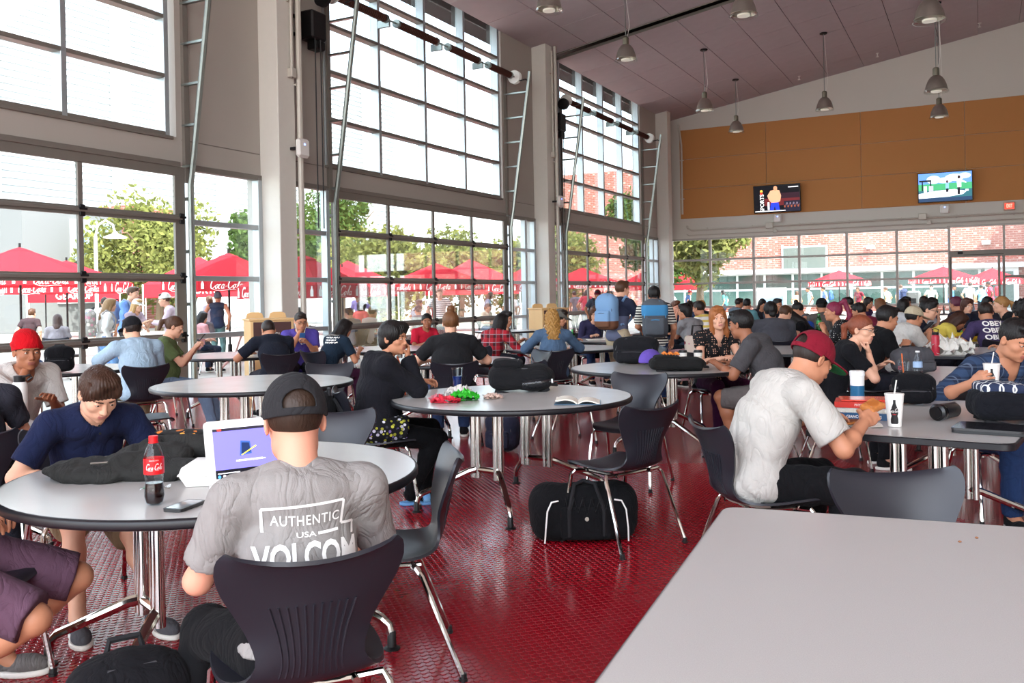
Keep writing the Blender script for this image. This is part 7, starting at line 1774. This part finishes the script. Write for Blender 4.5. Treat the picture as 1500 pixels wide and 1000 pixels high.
for lb, x, y in (('larger brown crumb on the large bare table', -.06, 2.70), ('tiny dark crumb beside the larger one on the large bare table', -.02, 2.76)):
    k = .005 if 'larger' in lb else .0025; t = thing('crumb', lb, 'crumb', (x, y, .7405)); soft('bread', [('+', 0, EL((0, 0, k*.5), (k, k*.7, k*.6)))], k*.35, mat('crumb_brown', '8a5a3c', .8), t)
# window side things
t = thing('white_flask', 'white insulated flask with black strap lid beside red beanie person', 'bottle', (-5.32, 3.60, .742))
MB().lathe([(0, 0), (.043, 0), (.045, .008), (.045, .185), (.036, .205), (.030, .21), (0, .21)], 24).build('body', mat('flask_white', 'e8e6e2', .4), t); MB().lathe([(.034, .205), (.034, .245), (0, .248)], 20).build('lid', M_dark, t); MB().tube([(.03, .0, .235), (.06, .03, .25), (.075, .035, .235), (.05, .02, .215)], .007, 6).build('strap', M_dark, t)
mb = MB(); mb.tube([(.0015+.0455*math.cos(-.6+a*.0), .0455*math.sin(-.6), .15), (.0455*math.cos(-.75), .0455*math.sin(-.75), .12)], .002, 4)
for s in (-1, 1): mb.tube([(.046*math.cos(-.9+s*.28), .046*math.sin(-.9+s*.28), .10), (.046*math.cos(-.9), .046*math.sin(-.9), .125), (.046*math.cos(-.9+s*.28), .046*math.sin(-.9+s*.28), .148)], .0018, 4)
mb.build('mark', M_dark, t)
backpack('black bag on the table by the overhead door', -8.30, 6.05, .742, 50, '131316', (.28, .18, .26), seed=19)
t = thing('cycle_helmet', 'blue and white cycle helmet on the window table', 'helmet', (-8.72, 6.05, .742), 30); soft('shell', [('+', 0, EL((0, 0, .05), (.10, .14, .10))), ('&', .004, PL((0, 0, -1), (0, 0, .03))), ('-', .0, EL((0, 0, .03), (.08, .12, .08))), ('-', .004, EL((.05, 0, .12), (.012, .10, .06))), ('-', .004, EL((-.05, 0, .12), (.012, .10, .06)))], .008, mat('helmet_shell', '3a5a98', .3, var=.4, vscale=12), t)
clear_bottle('blue capped sports bottle on the window table', -8.92, 6.22, .742, h=.26, r=.036, cap='2f5fb8', band=None, m=mat('sport_blue', '6f8fc0', .3))
q = wpt(p8, p8['WR'][1]+p8['fy'][1]*.09+np.array([-.03, .01, .03])); t = thing('smartphone', 'dark phone held by the olive tee person', 'phone', q, fa(78)); t.rotation_euler = (RAD(50), 0, RAD(fa(78))); MB().prism(rrect(.072, .145, .01), -.004, .004).build('case', M_dark, t); MB().prism(rrect(.062, .132, .005), .004, .0045).build('screen', mat('phone_dark', '30343a', .08), t)
q = wpt(p10, p10['WR'][-1]+p10['fy'][-1]*.09+np.array([.02, .0, .03])); t = thing('smartphone', 'blue cased phone held by the purple tee person', 'phone', q, 20); t.rotation_euler = (RAD(40), 0, RAD(fa(160))); MB().prism(rrect(.072, .145, .01), -.004, .004).build('case', mat('case_blue', '2f6fb0', .4), t); MB().prism(rrect(.062, .132, .005), .004, .0045).build('screen', mat('phone_dark', '30343a', .08), t)
q = wpt(FP[21], FP[21]['WR'][1]+FP[21]['fy'][1]*.10+np.array([-.03, .0, .03])); t = thing('smartphone', 'black phone held by the beige cap person', 'phone', q, 20); t.rotation_euler = (RAD(40), 0, RAD(fa(78))); MB().prism(rrect(.072, .145, .01), -.004, .004).build('case', M_dark, t); MB().prism(rrect(.062, .132, .005), .004, .0045).build('screen', mat('phone_dark', '30343a', .08), t)
clear_bottle('green soda bottle on the denim jacket table', -4.95, 11.35, .742, h=.22, r=.034, cap='3a9a4a', band='3a9a4a', m=glass_mat('green_plastic', (.25, .75, .35), .1))
clear_bottle('clear water bottle standing on the lettered tee person table', -7.0, 10.2, .742, h=.21, r=.033)
clear_bottle('brown iced tea bottle in front of navy hoodie person', -4.85, 12.75, .742, h=.22, r=.036, cap='2a1c14', band='a8783c', liquid='4a2a14', m=glass_mat('tea_plastic', (.6, .35, .18), .1))
q = wpt(FP[15], FP[15]['WR'][-1]+FP[15]['fy'][-1]*.06+np.array([.05, .05, -.07]))
clear_bottle('green soda bottle held by the dotted top person', q.x, q.y, q.z, h=.21, r=.033, cap='3a9a4a', band='2f8a44', m=glass_mat('green_plastic', (.25, .75, .35), .1))
t = thing('open_notebook', 'white open notebook before the navy hoodie person', 'notebook', (-5.15, 12.85, .742), 30); MB().box((0, 0, .006), (.40, .28, .012)).build('page_block', mat('paper_white', 'e2dcd2', .7), t); MB().box((0, 0, .0125), (.004, .28, .001)).build('fold', M_dark, t)
t = thing('tote_bag', 'floral tote bag hanging beside the striped tee person', 'bag', (-3.30, 11.65, .55), 30); soft('main_body', [('+', 0, BX((0, 0, .15), (.17, .05, .17), .04))], .012, blotch('tote_floral', ['d8a0a8', '8a2a3c', 'e8d8b0', '2a2430'], 16, 'e0cfc0'), t, folds(.006, 40, 2))
for s in (-1, 1): MB().tube([(-.08, s*.03, .30), (-.06, s*.02, .45), (.06, s*.02, .45), (.08, s*.03, .30)], .008, 5).build('handle', M_dark, t)
t = thing('small_laptop', 'small open silver laptop at the end window table', 'laptop', (-4.15, 20.5, .742), fa(-5)); MB().box((0, 0, .01), (.30, .21, .02)).build('base', M_alu, t); MB().box((0, -.12, .11), (.30, .01, .20)).build('screen_lid', M_alu, t)
backpack('blue and red backpack lying on the grey tank top table', -2.55, 15.0, .742, 30, '24489a', (.40, .24, .20), seed=21, straps=False, pocket=cloth('a02838'))
for i, (lb, x, y, c) in enumerate((('purple bag on floor under the book table', -3.95, 7.4, '2a2c3c'), ('dark backpack on floor under the empty round table', -5.6, 5.3, '17171a'), ('black backpack on floor by light blue shirt person', -7.2, 5.9, '1a1a1e'))): backpack(lb, x, y, 0, 40*i, c, (.32, .22, .36), seed=30+i)
